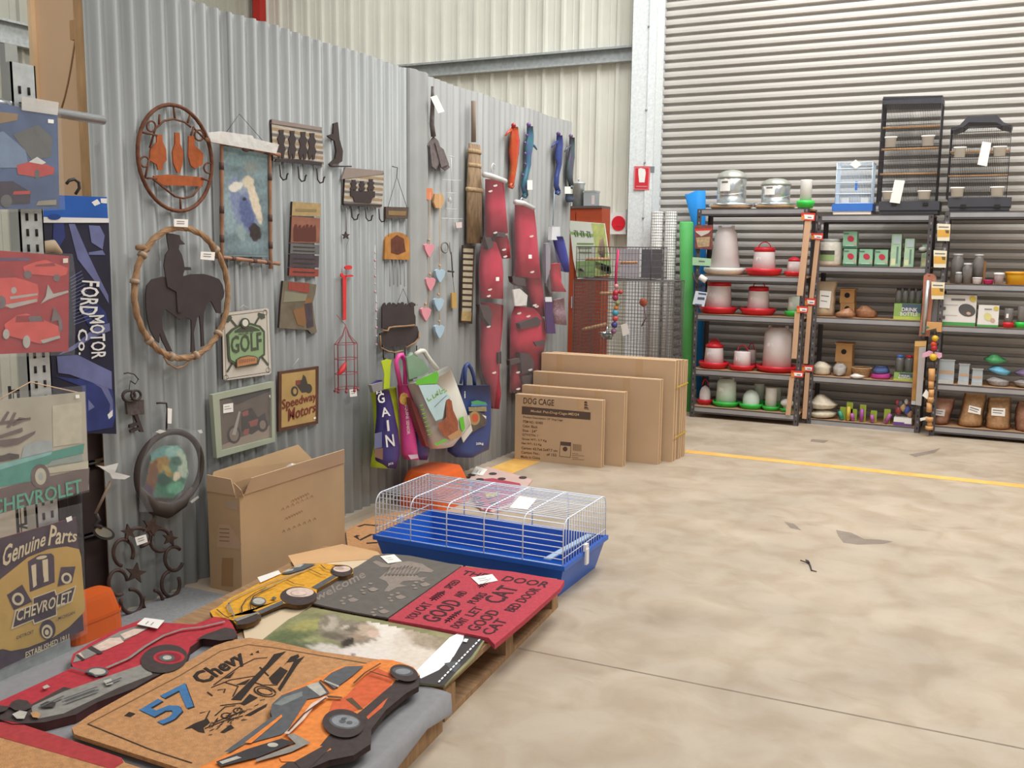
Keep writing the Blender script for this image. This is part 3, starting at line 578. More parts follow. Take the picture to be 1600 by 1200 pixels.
for i, x in enumerate((609, 615, 621, 626, 632)):
    mb = MB(); mb.tube(ats([(x, 406), (x, 448-3*(i % 2))], P1), .0022, M('grey_chain', '8b8583', .6), 4); mb.put('chime', o)
mb = MB(); mb.tube(ats([(607, 342), (607, 370)], P1), .0015, DARKI, 4); mb.tube(ats([(634, 343), (635, 370)], P1), .0015, DARKI, 4); mb.put('hanging_wire', o)
# pale bead strands
for x, y0, y1, t in ((586, 395, 462, 'pink and white beaded strand between the ribbon cage and the chimes'), (588, 472, 545, 'pale strand of beads left of the dark hooked plaques')):
    o = thing_on('bead_strand', t, 'ornament', (x, y1))
    mb = MB(); mb.tube(ats([(x, y0-12), (x, y1)], P1), .0012, WHITE, 4); mb.put('cord', o)
    for k in range(6):
        mb = MB(); mb.ball(at((x, y0+(y1-y0)*k/5.5), P1), .008 if k % 2 else .006, M('bead_pink', 'cfa3a8', .5) if k % 2 else M('bead_white', 'c9c2c0', .4), 7); mb.put('bead', o)
# 6 rider in a vine ring
P2 = ('x', -2.962)
o = thing_on('rider_silhouette', 'black rider and horse silhouette inside a vine rope ring', 'wall art', (278, 562), None, P2)
zr5 = lambda p: zz(190, 340, 5, p)
R = wel((209.5, 460), (356, 457), (276, 355.5), (286, 560), P2, 60)
mb = MB(); mb.tube(R, .011, TWINE, 8, True)
for ph in (0, 2.1, 4.2):
    mb.tube([p+Vector((.008*math.cos(i*.9+ph), 0, 0))+(p-(R[0]+R[30])/2).normalized()*.010*math.sin(i*.9+ph) for i, p in enumerate(R)], .005, TWINE, 5, True)
mb.put('vine_ring', o)
for i in (7, 24, 28, 37, 42, 47, 53):
    p = R[i]; d = (R[(i+1) % 60]-R[i-1]).normalized(); mb = MB(); mb.tube([p-d*.008, p+d*.008], .0185, M('binding_wire', 'a89078', .6), 8); mb.put('binding', o)
mb = MB(); mb.tube(ats(zr5([(120, 235), (170, 232), (210, 250)]), P2), .011, TWINE, 6); mb.put('twig_stub', o); mb = MB(); mb.tube(ats(zr5([(660, 150), (690, 190), (720, 260)]), P2), .012, TWINE, 6); mb.put('twig_stub', o)
SIL = M('black_sheet_iron', '3d3332', .75, var=.12, scale=14)
hp = [(200, 530), (240, 482), (320, 462), (380, 470), (500, 455), (540, 442), (640, 440), (700, 455), (762, 480), (790, 525), (803, 585), (798, 620), (778, 650), (778, 750), (745, 745), (705, 660), (690, 650), (662, 690), (645, 740), (640, 850), (648, 1000), (625, 1010), (618, 850), (608, 765), (590, 785), (565, 900), (577, 1045), (545, 1052), (548, 900), (545, 800), (500, 775), (460, 800), (420, 770), (370, 735), (340, 715), (318, 790), (322, 870), (355, 955), (398, 1046), (362, 1046), (318, 960), (298, 900), (296, 980), (262, 950), (222, 870), (205, 800), (193, 700), (190, 600)]
mb = MB(); mb.slab(zr5(hp), P2, .006, SIL); mb.put('horse', o)
rp = [(352, 120), (400, 125), (455, 138), (462, 172), (498, 208), (452, 214), (448, 248), (472, 290), (486, 345), (492, 385), (540, 388), (546, 410), (492, 412), (482, 440), (480, 520), (530, 560), (470, 740), (440, 740), (430, 580), (360, 540), (345, 450), (332, 370), (345, 290), (372, 250), (360, 190)]
mb = MB(); mb.slab(zr5(rp), shift(P2, .005), .005, SIL); mb.put('rider', o)
mb = MB(); mb.tube(ats(zr5([(330, 1085), (360, 1140), (430, 1178), (490, 1160), (530, 1110)]), P2), .004, TWINE, 5); mb.put('cord_loop', o)
card(o, [(272, 342), (294, 343), (293.5, 355), (272, 354)], P2, .02); card(o, [(314, 393), (336, 394), (335, 407), (313, 405)], P2, .02)
# 7 golf sign
o = thing_on('golf_sign', 'white embossed golf sign with green plaque and crossed clubs', 'sign', (384, 595))
zG = lambda p: zz(330, 470, 5.217, p)
OFFW = M('sign_offwhite', 'c7bfb2', .5, var=.05); GRN = M('sign_sage_green', '8ca67a', .5, var=.06); OLV = M('sign_olive_outline', '4f5445', .6); ORG = M('sign_terracotta', 'b98158', .6)
mb = MB(); mb.slab(zG([(88, 112), (100, 100), (455, 58), (470, 70), (490, 585), (475, 600), (115, 650), (100, 640)]), P1, .008, OFFW, M('sign_dark_rim', '4a3533', .6)); mb.put('panel', o)
mb = MB(); mb.line(zG([(108, 125), (452, 80), (470, 580), (122, 635)]), P1, .0025, INKD, .0012, True)
for c in ((440, 95), (465, 565), (122, 625), (120, 140)): mb.line(zG(ell(c[0], c[1], 17, 20, 12)), P1, .002, INKD, .0012, True)
mb.put('border_line', o)
for a, b, h in (((130, 580), (400, 118), [(385, 95), (435, 110), (440, 140), (410, 150), (380, 115)]), ((468, 525), (145, 135), [(160, 115), (120, 135), (118, 175), (140, 178), (172, 140)])):
    mb = MB(); mb.line(zG([a, b]), P1, .011, OLV, .002); mb.print(zG(h), P1, OLV, .0023); mb.put('golf_club', o)
hexp = [(130, 272), (170, 230), (238, 192), (325, 180), (400, 203), (438, 248), (440, 442), (400, 470), (385, 520), (205, 548), (195, 520), (150, 495), (140, 460)]
mb = MB(); mb.slab(zG(hexp), shift(P1, .006), .005, OLV); mb.put('plaque_border', o)
mb = MB(); c = (285, 350); mb.print(zG([(c[0]+(x-c[0])*.9, c[1]+(y-c[1])*.9) for x, y in hexp]), shift(P1, .006), GRN); mb.print(zG([(190, 245), (245, 212), (330, 205), (395, 235), (400, 245), (190, 262)]), shift(P1, .006), OLV, .0015); mb.put('plaque', o)
mb = MB(); mb.ptext('GOLF', zG([(163, 432), (415, 398), (408, 252), (160, 288)]), shift(P1, .006), OLV, .003); mb.ptext('HOUSE OF', zG([(225, 282), (345, 265), (345, 248), (225, 262)]), shift(P1, .006), OLV, .003); mb.put('lettering', o)
mb = MB(); mb.slab(zG([(205, 480), (240, 458), (300, 444), (350, 448), (380, 462), (378, 515), (208, 548)]), shift(P1, .011), .004, OLV); mb.print(zG([(212, 484), (245, 465), (300, 452), (350, 455), (373, 467), (371, 507), (214, 538)]), shift(P1, .011), ORG)
for x in range(225, 365, 14): mb.print(zG([(x, 512-(x-225)*.17), (x+7, 511-(x-225)*.17), (x+7, 480-(x-225)*.1), (x, 481-(x-225)*.1)]), shift(P1, .011), M('terracotta_dark', '8d5f44', .6), .0015)
mb.put('ribbon', o)
mb = MB(); mb.slab(zG(ell(278, 182, 37, 42)), shift(P1, .011), .005, OLV); mb.print(zG(ell(278, 180, 24, 29)), shift(P1, .011), M('sign_ball', 'd8d3c6', .5)); mb.put('golf_ball', o)
mb = MB(); mb.tube(ats(zG([(215, 75), (260, 35), (310, 65)]), P1), .0012, M('nylon_cord', 'c9c4bd', .5), 4); mb.put('hanging_cord', o)
# 8 framed motorbike picture
o = thing_on('framed_picture', 'pale green framed picture of a motorbike with a white price sticker', 'picture', (384, 708))
FR = M('pale_green_frame', 'a3a894', .55, var=.08); PH = M('picture_brown', '5f5146', .6, var=.2, scale=8)
co = [(332, 617), (428, 596), (430, 690), (339, 716)]; ci = [(343, 624), (424, 606), (425, 684), (347, 704)]
P3 = ('x', -2.98)
mb = MB(); mb.slab(ci, ('x', -2.99), .006, PH); mb.put('backing', o)
A, B_ = ats(co, P3), ats(ci, P3)
for i in range(4):
    j = (i+1) % 4; mb = MB(); mb.prism([A[i], A[j], B_[j], B_[i]], (-.022, 0, 0), FR); mb.put('frame_rail', o)
zq = lambda p: zz(330, 470, 5.217, p)
q = [M('print_7a6a5c', '7a6a5c', .6, var=.1), M('bike_black', '332c2a', .5), M('bike_red', '84453a', .5), M('bike_chrome', '9a958d', .4), M('picture_ground', '8b7b6c', .7)]
PP = ('x', -2.99)
prints(o, [(zq([(80, 1180), (490, 1010), (495, 1110), (90, 1215)]), q[4]), (zq([(150, 790), (380, 740), (420, 700), (495, 690), (495, 730), (200, 850)]), q[1]), (zq(ell(185, 1090, 55, 75)), q[1]), (zq(ell(187, 1090, 38, 54)), q[0]), (zq([(170, 1090), (225, 900), (240, 905), (200, 1095)]), q[3]),
  (zq([(250, 900), (330, 870), (380, 950), (440, 910), (450, 1010), (330, 1090), (250, 1060)]), q[1]), (zq([(305, 985), (380, 960), (390, 1010), (320, 1030)]), q[2]), (zq([(250, 910), (300, 890), (305, 930), (260, 945)]), q[2]), (zq([(265, 1050), (310, 1040), (305, 1090), (262, 1095)]), q[2]), (zq(ell(420, 1010, 44, 58)), q[1]), (zq(ell(420, 1010, 26, 36)), q[0])], PP)
mb = MB(); mb.print(zq([(98, 845), (178, 832), (180, 905), (98, 917)]), PP, TAGW, .004); mb.line(zq([(108, 865), (150, 858)]), PP, .003, M('tag_ink', '8d8580', .7), .0046); mb.line(zq([(108, 885), (165, 876)]), PP, .003, M('tag_ink'), .0046); mb.put('price_sticker', o)
mb = MB(); mb.print(zq([(470, 770), (495, 765), (495, 788), (478, 792)]), PP, TAGW, .004); mb.put('price_sticker', o)
mb = MB(); mb.slab(ci, ('x', -2.9825), .0008, CLEAR); mb.put('glass', o)
# 9 stacked-plank plaque and cut-out plaque, motor sign
o = thing_on('tall_plaque', 'tall plaque with cream, red and slate bands of cowboy art', 'plaque', (475, 431))
def band(y0, y1, m, name='band'):
    mb = MB(); x = lambda y: (457-(y-315)*.045, 501-(y-315)*.03); mb.slab([(x(y0)[0], y0), (x(y0)[1], y0+3), (x(y1)[1], y1+1.2), (x(y1)[0], y1)], P1, .012, m, INKD); mb.put(name, o)
band(315, 337, M('plank_cream', 'a88f63', .7, var=.15, scale=30)); band(338, 379, M('plank_rust', '8a5a47', .7, var=.25, scale=14)); band(380, 396, M('plank_slate', '656462', .7, var=.12, scale=30)); band(397, 417, M('plank_plum', '4a3f44', .7, var=.15, scale=30)); band(418, 431, M('plank_red', '8f4236', .7, var=.15, scale=30))
mb = MB()
for i, x in enumerate((462, 468, 474, 480, 486, 491)): mb.print([(x-3, 377), (x-3.5, 358), (x-1, 350+i % 3*2), (x+2, 351), (x+3, 360), (x+3, 377)], P1, M('rust_figures', '5d3128', .7), .001+.0002*i)
for y in (385, 391, 403, 410, 424): mb.line([(458, y+.5), (492, y+2)], P1, .005, M('band_lettering', '3f3634', .7), .0012)
mb.line([(462, 328), (495, 329)], P1, .012, M('band_ochre', '8b7a52', .7), .0012); mb.put('artwork', o)
o = thing_on('cutout_plaque', 'brown cut-out plaque of a rodeo cowboy with a ragged lower right corner', 'plaque', (465, 515))
zc = lambda p: zz(400, 300, 4, p)
mb = MB(); mb.slab(zc([(170, 555), (300, 566), (378, 578), (370, 640), (355, 690), (370, 820), (382, 878), (345, 886), (325, 862), (145, 850), (155, 700)]), P1, .012, M('plaque_olive_brown', '6f6452', .7, var=.25, scale=12), INKD); mb.put('panel', o)
prints(o, [(zc([(205, 562), (335, 572), (330, 632), (200, 610)]), M('plank_red')), (zc([(180, 620), (320, 640), (310, 680), (170, 690)]), M('plaque_sage', '85806a', .7)), (zc([(230, 740), (290, 720), (320, 660), (350, 660), (345, 760), (300, 840), (260, 830)]), M('plaque_tan_horse', '86603f', .7)), (zc([(300, 700), (350, 690), (360, 840), (320, 850)]), M('plank_plum'))], P1)
o = thing_on('motor_sign', 'yellowed square motorcycle sign with red script lettering', 'sign', (465, 665))
mb = MB(); mb.slab(zG([(553, 578), (877, 533), (873, 1000), (550, 1068)]), P1, .01, M('sign_aged_rim', '5a3a2c', .7, var=.2, scale=15)); mb.print(zG([(575, 597), (850, 560), (850, 980), (572, 1035)]), P1, M('sign_aged_yellow', 'b3935c', .6, var=.15, scale=8)); mb.put('panel', o)
q = M('sign_bike', '46403a', .6)
prints(o, [(zG(ell(680, 738, 30, 42)), q), (zG(ell(682, 738, 15, 24)), M('sign_aged_yellow')), (zG([(690, 680), (740, 640), (750, 600), (770, 620), (790, 690), (800, 740), (740, 750)]), q), (zG(ell(795, 715, 28, 38)), q), (zG([(690, 650), (730, 645), (725, 680), (690, 690)]), M('bike_red'))], P1, .0015)
mb = MB(); SR = M('script_red', '77332a', .6); mb.ptext('Speedway', zG([(578, 912), (860, 822), (858, 740), (578, 805)]), P1, SR, .0032); mb.ptext('Motors', zG([(628, 985), (850, 905), (860, 822), (630, 880)]), P1, SR, .0034); mb.put('lettering', o)
mb = MB(); mb.print(zG([(835, 950), (853, 945), (853, 962), (836, 967)]), P1, TAGW, .003); mb.put('price_sticker', o)
mb = MB(); mb.tube(ats(zG([(660, 540), (713, 470), (720, 535)]), P1), .0012, M('nylon_cord'), 4); mb.put('hanging_cord', o)
# 10 ribbon and red wire bird cage
o = thing_on('wire_birdcage', 'red wire ornamental bird cage with a red bird, hung on a red ribbon', 'ornament', (541, 612))
RIB = M('red_ribbon', 'd23a3c', .45); RW = M('red_wire', '97454a', .5)
zd = lambda p: zz(490, 400, 5, p)
mb = MB(); mb.slab(zd([(228, 150), (258, 150), (255, 500), (232, 500)]), P1, .003, RIB)
for e in ((275, 90, 28, 18), (285, 155, 28, 9), (225, 150, 10, 16)): mb.slab(zd(ell(*e, n=12)), shift(P1, .006), .008, RIB)
mb.put('ribbon', o)
cx, cz = None, None
ctr = at((541, 575), ('x', -2.94)); r = .062
top = at((541, 508), ('x', -2.94)); zt = at((541, 537), ('x', -2.94)).z; zb_ = at((541, 606), ('x', -2.94)).z
mb = MB()
for z in (zt, (zt*2+zb_)/3, (zt+2*zb_)/3, zb_): mb.tube([(ctr.x+r*.8*math.cos(a*.5236), ctr.y+r*1.15*math.sin(a*.5236), z) for a in range(12)], .002, RW, 5, True)
for a in range(8):
    t = a*.785; px, py = ctr.x+r*.8*math.cos(t), ctr.y+r*1.15*math.sin(t)
    mb.tube([(px, py, zb_-.01), (px, py, zt), ((px+ctr.x*2)/3, (py+ctr.y*2)/3, zt+(top.z-zt)*.45), (ctr.x, ctr.y, top.z)], .0017, RW, 5)
    mb.ball((px, py, zb_-.012), .009, RW, 6)
mb.tube([(-2.996, ctr.y, top.z+.05), (ctr.x, ctr.y, top.z)], .0017, RW, 5); mb.put('cage', o, 'stuff')
mb = MB(); bp = at((535, 577), ('x', -2.94)); mb.tube([bp+Vector((0, -.04, -.025)), bp+Vector((0, -.015, -.01)), bp, bp+Vector((0, .022, .02)), bp+Vector((0, .03, .032))], [.004, .013, .016, .012, .006], RIB, 8); mb.put('bird', o)
mb = MB(); mb.tube(ats([(541, 430), (541, 385), (546, 372)], P1), .001, DARKI, 4); mb.put('cord', o)
card(o, [(546, 608), (557, 608), (558, 619), (547, 620)], P1, .02)
# 11 dark hooked plaques
o = thing_on('skyline_plaque', 'dark iron plaque with a row of tiny riders along its top edge', 'plaque', (622, 520))
ye = [(537, 400), (550, 372), (560, 365), (570, 395), (585, 370), (600, 362), (612, 390), (625, 365), (640, 372), (655, 392), (668, 365), (680, 375), (695, 360), (705, 362), (712, 400), (725, 370), (735, 395), (750, 370), (770, 360), (815, 383), (785, 392), (788, 450), (805, 495), (800, 545), (537, 565)]
mb = MB(); mb.slab(zd(ye), P1, .008, SIL); mb.put('panel', o)
mb = MB(); mb.tube(ats(zd([(640, 400), (700, 255), (760, 400)]), P1), .0015, DARKI, 4); mb.put('hanging_wire', o)
o = thing_on('rope_plaque', 'dark iron plaque trimmed with pale rope loops and three hooks', 'plaque', (622, 548))
mb = MB(); mb.slab(zd([(520, 605), (600, 575), (810, 548), (825, 600), (815, 660), (720, 700), (545, 715), (530, 680)]), shift(P1, .012), .01, SIL); mb.put('panel', o)
mb = MB(); mb.tube(ats(zd([(540, 580), (580, 585), (590, 560), (640, 552), (720, 548), (790, 540)]), shift(P1, .02)), .005, TWINE, 6); mb.tube(ats(zd([(520, 620), (525, 715), (580, 745), (640, 755), (695, 740)]), shift(P1, .02)), .005, TWINE, 6); mb.tube(ats(zd([(725, 715), (790, 680), (822, 640), (825, 600)]), shift(P1, .02)), .005, TWINE, 6); mb.put('rope_trim', o)
for x in (545, 632, 715, 805):
    mb = MB(); mb.tube(ats(zd([(x, 700), (x, 790), (x+8, 815), (x+18, 800)]), shift(P1, .012)), .0045, DARKI, 6); mb.put('hook', o)
# 12 keys
o = thing_on('iron_keys', 'bunch of ornamental iron keys hanging from a hook', 'ornament', (210, 678))
zK = lambda p: zz(0, 600, 4, p)
mb = MB(); mb.tube(ats(zK([(775, -65), (800, -70), (840, -60), (865, -30), (845, 0), (815, -20)]), P1), .0025, DARKI, 5); mb.tube(ats(zK([(815, -20), (805, 50)]), P1), .002, DARKI, 4); mb.put('hook', o)
mb = MB(); mb.slab(zK([(790, 100), (900, 100), (902, 190), (840, 195), (800, 190)]), P1, .012, M('embossed_iron', '5b5150', .6, .3, var=.3, scale=60)); mb.put('square_bow', o)
mb = MB(); mb.tube(ats(zK(ell(805, 75, 38, 34, 16)), shift(P1, .008)), .006, DARKI, 6, True); mb.tube(ats(zK(ell(850, 70, 30, 30, 16)), shift(P1, .012)), .005, DARKI, 6, True); mb.put('ring_bow', o)
mb = MB(); mb.slab(zK([(840, 190), (862, 190), (900, 300), (880, 300), (870, 285), (820, 305), (815, 290), (868, 270), (862, 258), (812, 275), (812, 255), (858, 240)]), P1, .01, DARKI); mb.put('key_bit', o)
# 13 horse in an oval under film
P4 = ('x', -2.975)
o = thing_on('horse_oval', 'dark oval ring with a painted brown horse and green foliage, wrapped in clear film', 'wall art', (260, 800), None, P4)
R = wel((213.5, 738), (314.5, 720), (271, 674), (255, 796), P4, 48)
mb = MB(); mb.tube(R, .013, M('dark_vine', '3f342e', .75, var=.2), 8, True); mb.put('ring', o)
zo = lambda p: zz(100, 600, 4, p)
mb = MB(); mb.slab(zo([(540, 440), (610, 390), (720, 380), (765, 440), (780, 560), (745, 660), (690, 695), (600, 695), (560, 640)]), ('x', -2.985), .006, M('foliage_green', '4f7a66', .5, var=.4, scale=22, col2='8fb09c')); mb.put('foliage', o); picture('painted_scene', o, (490, 375, 790, 760), zo, ('x', -2.985), .0095, '4a6f62', [(600, 430, 90, 40, -20, '5f8f8a', .4, .9), (690, 430, 60, 50, 0, '88b0a8', .4, .9), (740, 500, 35, 90, -10, 'a9b9a6', .35, .9), (650, 640, 70, 70, 0, '2f6a50', .4, .9), (700, 650, 60, 40, 0, '5fa080', .4, .8), (620, 600, 50, 40, 20, '24483f', .4, .8), (700, 480, 40, 30, 20, '2f5a4a', .4, .8), (705, 575, 22, 32, 20, 'cfc3a6', .3, 1), (590, 510, 75, 46, -32, '94733a', .25, 1), (545, 600, 36, 120, 12, '6e4a30', .3, 1), (520, 690, 40, 60, 0, '4a3a52', .4, .9), (600, 740, 130, 30, 0, '3f2f2a', .3, 1), (655, 560, 26, 20, 30, '8f7a3c', .3, 1), (640, 530, 30, 18, 30, 'b09a50', .4, .7)], 44, 52, [(540, 440), (610, 390), (720, 380), (765, 440), (780, 560), (745, 660), (690, 720), (600, 752), (500, 720), (492, 640), (525, 520)])


mb = MB(); mb.tube(ats(zo([(470, 650), (560, 770), (650, 790), (740, 740), (800, 650)]), P4), [.012, .03, .034, .024, .01], M('dark_vine'), 8); mb.put('vine_base', o)
mb = MB(); mb.tube(ats(zo([(580, 120), (600, 118), (640, 120), (645, 160), (640, 290)]), P4), .004, DARKI, 6); mb.put('hanger', o)
card(o, zo([(648, 150), (675, 155), (672, 248), (648, 246)]), P4, .006, 0)
mb = MB(); mb.slab(zo([(560, 305), (600, 285), (720, 270), (855, 300), (850, 480), (840, 730), (760, 740), (600, 800), (470, 800), (480, 500)]), ('x', -2.957), .001, CLEAR); mb.slab(zo([(575, 300), (600, 285), (640, 295), (600, 310)]), ('x', -2.955), .003, CRINK); mb.slab(zo([(835, 290), (860, 285), (868, 305), (850, 310)]), ('x', -2.955), .003, CRINK); mb.slab(zo([(790, 735), (840, 700), (845, 710), (800, 745)]), ('x', -2.955), .003, CRINK); mb.put('film_wrap', o)
# 14 horseshoe wreath
P5 = ('x', -2.965)
o = thing_on('horseshoe_wreath', 'rusty wreath of welded horseshoes and stars leaning low on the iron partition', 'wreath', (230, 955), None, P5)
zw = lambda p: zz(150, 750, 4.8, p)
SHOE = M('rusty_horseshoe', '4e3c35', .7, .3, var=.25, scale=30)
for cx, cy, rx, ry, a in ((205, 545, 75, 100, 100), (165, 770, 70, 95, 60), (265, 910, 80, 90, 260), (425, 910, 75, 85, 280), (560, 780, 68, 95, 330), (585, 590, 68, 90, 20), (480, 450, 75, 85, 60), (320, 430, 90, 70, 150)):
    mb = MB(); mb.tube(ats(zw(ell(cx, cy, rx, ry, 18, a, a+290)), P5), .0075, SHOE, 6); mb.put('horseshoe', o)
for c, r, t in (((303, 700), 80, 8), ((250, 390), 60, -10), ((420, 350), 75, 20), ((560, 440), 60, 10)): star(zw([c])[0], r/4.8, shift(P5, .008), .008, SHOE, t).put('star', o)
card(o, zw([(292, 432), (375, 408), (388, 465), (308, 492)]), P5, .018)
# 15 dark cloth figure with white tag
o = thing_on('feathered_charm', 'dark feathered hanging charm with a long white tag, top of the second panel', 'ornament', (690, 262))
zA = lambda p: zz(640, 120, 6, p)
FEA = M('dark_feather', '6d6362', .9, var=.25, scale=40)
mb = MB(); mb.tube(ats(zA([(215, 90), (215, 250), (210, 450), (225, 560)]), P1), [.008, .012, .014, .016], FEA, 7); mb.put('cord_wrap', o)
for k, pts in enumerate(([(170, 640), (230, 560), (270, 600), (300, 700), (380, 850), (340, 880), (260, 820)], [(190, 640), (270, 640), (280, 800), (250, 870), (210, 840)], [(240, 620), (320, 680), (370, 820), (300, 850)])):
    mb = MB(); mb.slab(zA(pts), shift(P1, .006*k), .008, FEA); mb.put('feather', o)
card(o, zA([(195, 190), (255, 172), (328, 325), (268, 342)]), P1, .03, 0)
# 16 heart garlands
for x0, hs, m, lab in ((668, [(671, 390), (673, 443), (666, 490)], M('pink_heart', 'd9909a', .6), 'garland of three pink wooden hearts on a string'), (683, [(688, 430), (686, 475), (687, 517)], M('blue_heart', 'a5bccb', .6), 'garland of three pale blue wooden hearts on a string')):
    o = thing_on('heart_garland', lab, 'garland', hs[-1], 'heart garlands')
    mb = MB(); mb.tube(ats([(x0+4, 300), hs[0], hs[1], hs[2]], P1), .0025, M('jute_string', 'c9a987', .8), 5); mb.put('string', o)
    for hx, hy in hs:
        mb = MB(); mb.slab([(hx-7.5, hy-7), (hx-4, hy-9.5), (hx, hy-8), (hx+4.5, hy-9), (hx+8, hy-6), (hx+6.5, hy+1), (hx+1, hy+11), (hx-1, hy+11), (hx-6, hy+1)], shift(P1, .008), .014, m); mb.put('heart', o)
        mb = MB(); mb.ball(at((hx-1, hy-15), shift(P1, .004)), .009, M('jute_string'), 7); mb.put('bead', o)
for i, (x, y, w_, h_, m, lab) in enumerate(((671, 303, 6, 9, M('orange_charm', 'd0805a', .6), 'small orange hanging charm above the pink hearts'), (686, 314, 8, 11, M('tan_charm', 'c69a6a', .6), 'tan hanging charm above the blue hearts'))):
    mb = MB(); mb.slab([(x-w_*.8, y-h_), (x+w_*.7, y-h_), (x+w_, y), (x+w_*.5, y+h_), (x-w_*.6, y+h_), (x-w_, y+.2*h_)], P1, .012, m); tag(mb.put('charm'), lab, 'ornament')
# 17 clear wire ornament
o = thing_on('wire_mobile', 'white wire mobile with a clear glass drop, beside the feathered charm', 'ornament', (705, 352))
mb = MB(); mb.tube(ats([(705, 243), (706, 300)], P1), .003, M('clear_bead', 'd9dbdd', .2), 5)
for y, w_ in ((244, 4), (281, 13), (301, 7), (326, 8), (341, 15)): mb.tube(ats([(705-w_, y), (705+w_*1.2, y+1)], shift(P1, .004)), .002, M('clear_bead'), 5)
mb.tube(ats([(700, 345), (702, 326), (712, 327)], P1), .0015, M('clear_bead'), 4); mb.put('wire_frame', o)
mb = MB(); mb.ball(at((703, 313), P1), .02, M('glass_drop', 'e2e4e6', .1, trans=.6), 10, (.6, 1, 1)); mb.put('glass_drop', o)
mb = MB(); mb.slab(zz(640, 300, 6, [(430, 285), (490, 282), (490, 335), (440, 338)]), P1, .006, M('pale_pink_tag', 'd6c4c0', .6)); mb.put('pink_charm', o)
# 18 burlap hanging
o = thing_on('jute_broom', 'tall brown jute hanging tapering to a bound handle at the top', 'hanging', (738, 380))
JU = M('jute_brown', '8b7359', .95, var=.3, scale=50, bump=.6, bscale=60, stretch=(1, 1, .3))
mb = MB(); mb.tube(ats([(740, 158), (740, 222)], shift(P1, .01)), .016, M('jute_handle', '8d7b6d', .8), 8); mb.put('handle', o)
A, Bq = ats([(732, 224), (728, 300), (729, 380)], P1), ats([(749, 226), (751, 300), (751, 384)], P1); mb = MB()
cy = (A[1].y+Bq[1].y)/2; mb.lathe((-2.99, cy, 0), [((A[i]-Bq[i]).length/2, A[i].z) for i in (2, 1, 0)], JU, 14, True, .22, 1); mb.put('jute_brush', o)
for y in (240, 262, 300):
    p = at((740, y), P1); mb = MB(); mb.lathe((-2.989, cy, p.z), [(.107, 0), (.112, .012), (.107, .025)] if y > 280 else [(.086, 0), (.09, .012), (.086, .025)], M('jute_binding', 'a58c6c', .9, var=.3, scale=60), 14, True, .22, 1); mb.put('binding', o)
# 19 keys with cross
o = thing_on('cross_keys', 'dark iron key ring and cross hanging beside the blue hearts', 'ornament', (700, 430))
mb = MB(); mb.tube(ats(zz(640, 300, 6, ell(330, 520, 34, 48, 12)), P1), .005, M('grey_iron', '7d7876', .6), 6, True); mb.tube(ats(zz(640, 300, 6, [(375, 470), (380, 560), (395, 600)]), P1), .004, M('grey_iron'), 6); mb.put('key', o)
mb = MB(); mb.tube(ats(zz(640, 300, 6, [(390, 560), (405, 800)]), P1), .004, DARKI, 6); mb.tube(ats(zz(640, 300, 6, [(360, 742), (415, 748)]), P1), .005, DARKI, 6); mb.put('cross', o)
mb = MB(); mb.slab(zz(640, 300, 6, [(395, 945), (440, 940), (445, 1085), (400, 1090)]), P1, .01, M('tan_tag_block', 'b59257', .7)); mb.put('tan_tag', o)
mb = MB(); mb.tube(ats(zz(640, 300, 6, [(405, 800), (420, 945)]), P1), .0015, DARKI, 4); mb.put('cord', o)
# 20 striped ladder sign
o = thing_on('striped_sign', 'narrow dark sign crossed by pale horizontal strips', 'sign', (731, 503))
mb = MB(); mb.slab([(724, 383), (742, 385), (738, 506), (721, 504)], P1, .012, M('dark_strip_board', '463630', .8)); mb.put('back_strip', o)
for i in range(11):
    y = 388+i*9.3; x = 724-i*.2; mb = MB(); mb.slab([(x+.5, y), (x+15.5-i*.1, y+.8), (x+15.3-i*.1, y+6.6), (x+.3, y+6)], shift(P1, .003), .004, M('pale_strip', 'a89c83', .8, var=.12, scale=40)); mb.put('strip', o)
mb = MB(); mb.slab([(722, 487), (737, 488), (736, 502), (721, 501)], shift(P1, .003), .004, M('tan_block', 'a48a5c', .8, var=.2, scale=50)); mb.put('end_block', o)
# ================================================================== pallets, mats, cage, cartons
def bulge(rows, pl, depth, m, n=8, e=.55, mb=None, name=None, parent=None):
    """a padded body: rows of (left, right) pixels on plane pl, swelling depth metres towards the room"""
    nn = pl_n(pl)*(-1 if pl[0] == 'y' else 1); mb = mb or MB(); vs = []; k = len(rows)
    for i, r in enumerate(rows):
        a, b = at(r[0], pl), at(r[1], pl); d = depth*(r[2] if len(r) > 2 else 1)
        vs += [a.lerp(b, j/n)+nn*d*(math.sin(math.pi*j/n)**e) for j in range(n+1)]
    w_ = n+1; fs = [(i*w_+j, i*w_+j+1, (i+1)*w_+j+1, (i+1)*w_+j) for i in range(k-1) for j in range(n)]
    fs += [(i*w_, (i+1)*w_, (i+1)*w_+n, i*w_+n) for i in range(k-1)]+[list(range(w_)), [(k-1)*w_+j for j in range(w_)]]
    mb.add(vs, fs, m, True)
    return mb.put(name, parent) if name else mb
PAL = M('pallet_timber', '9c7a58', .85, var=.25, scale=9, stretch=(1, 6, 1))
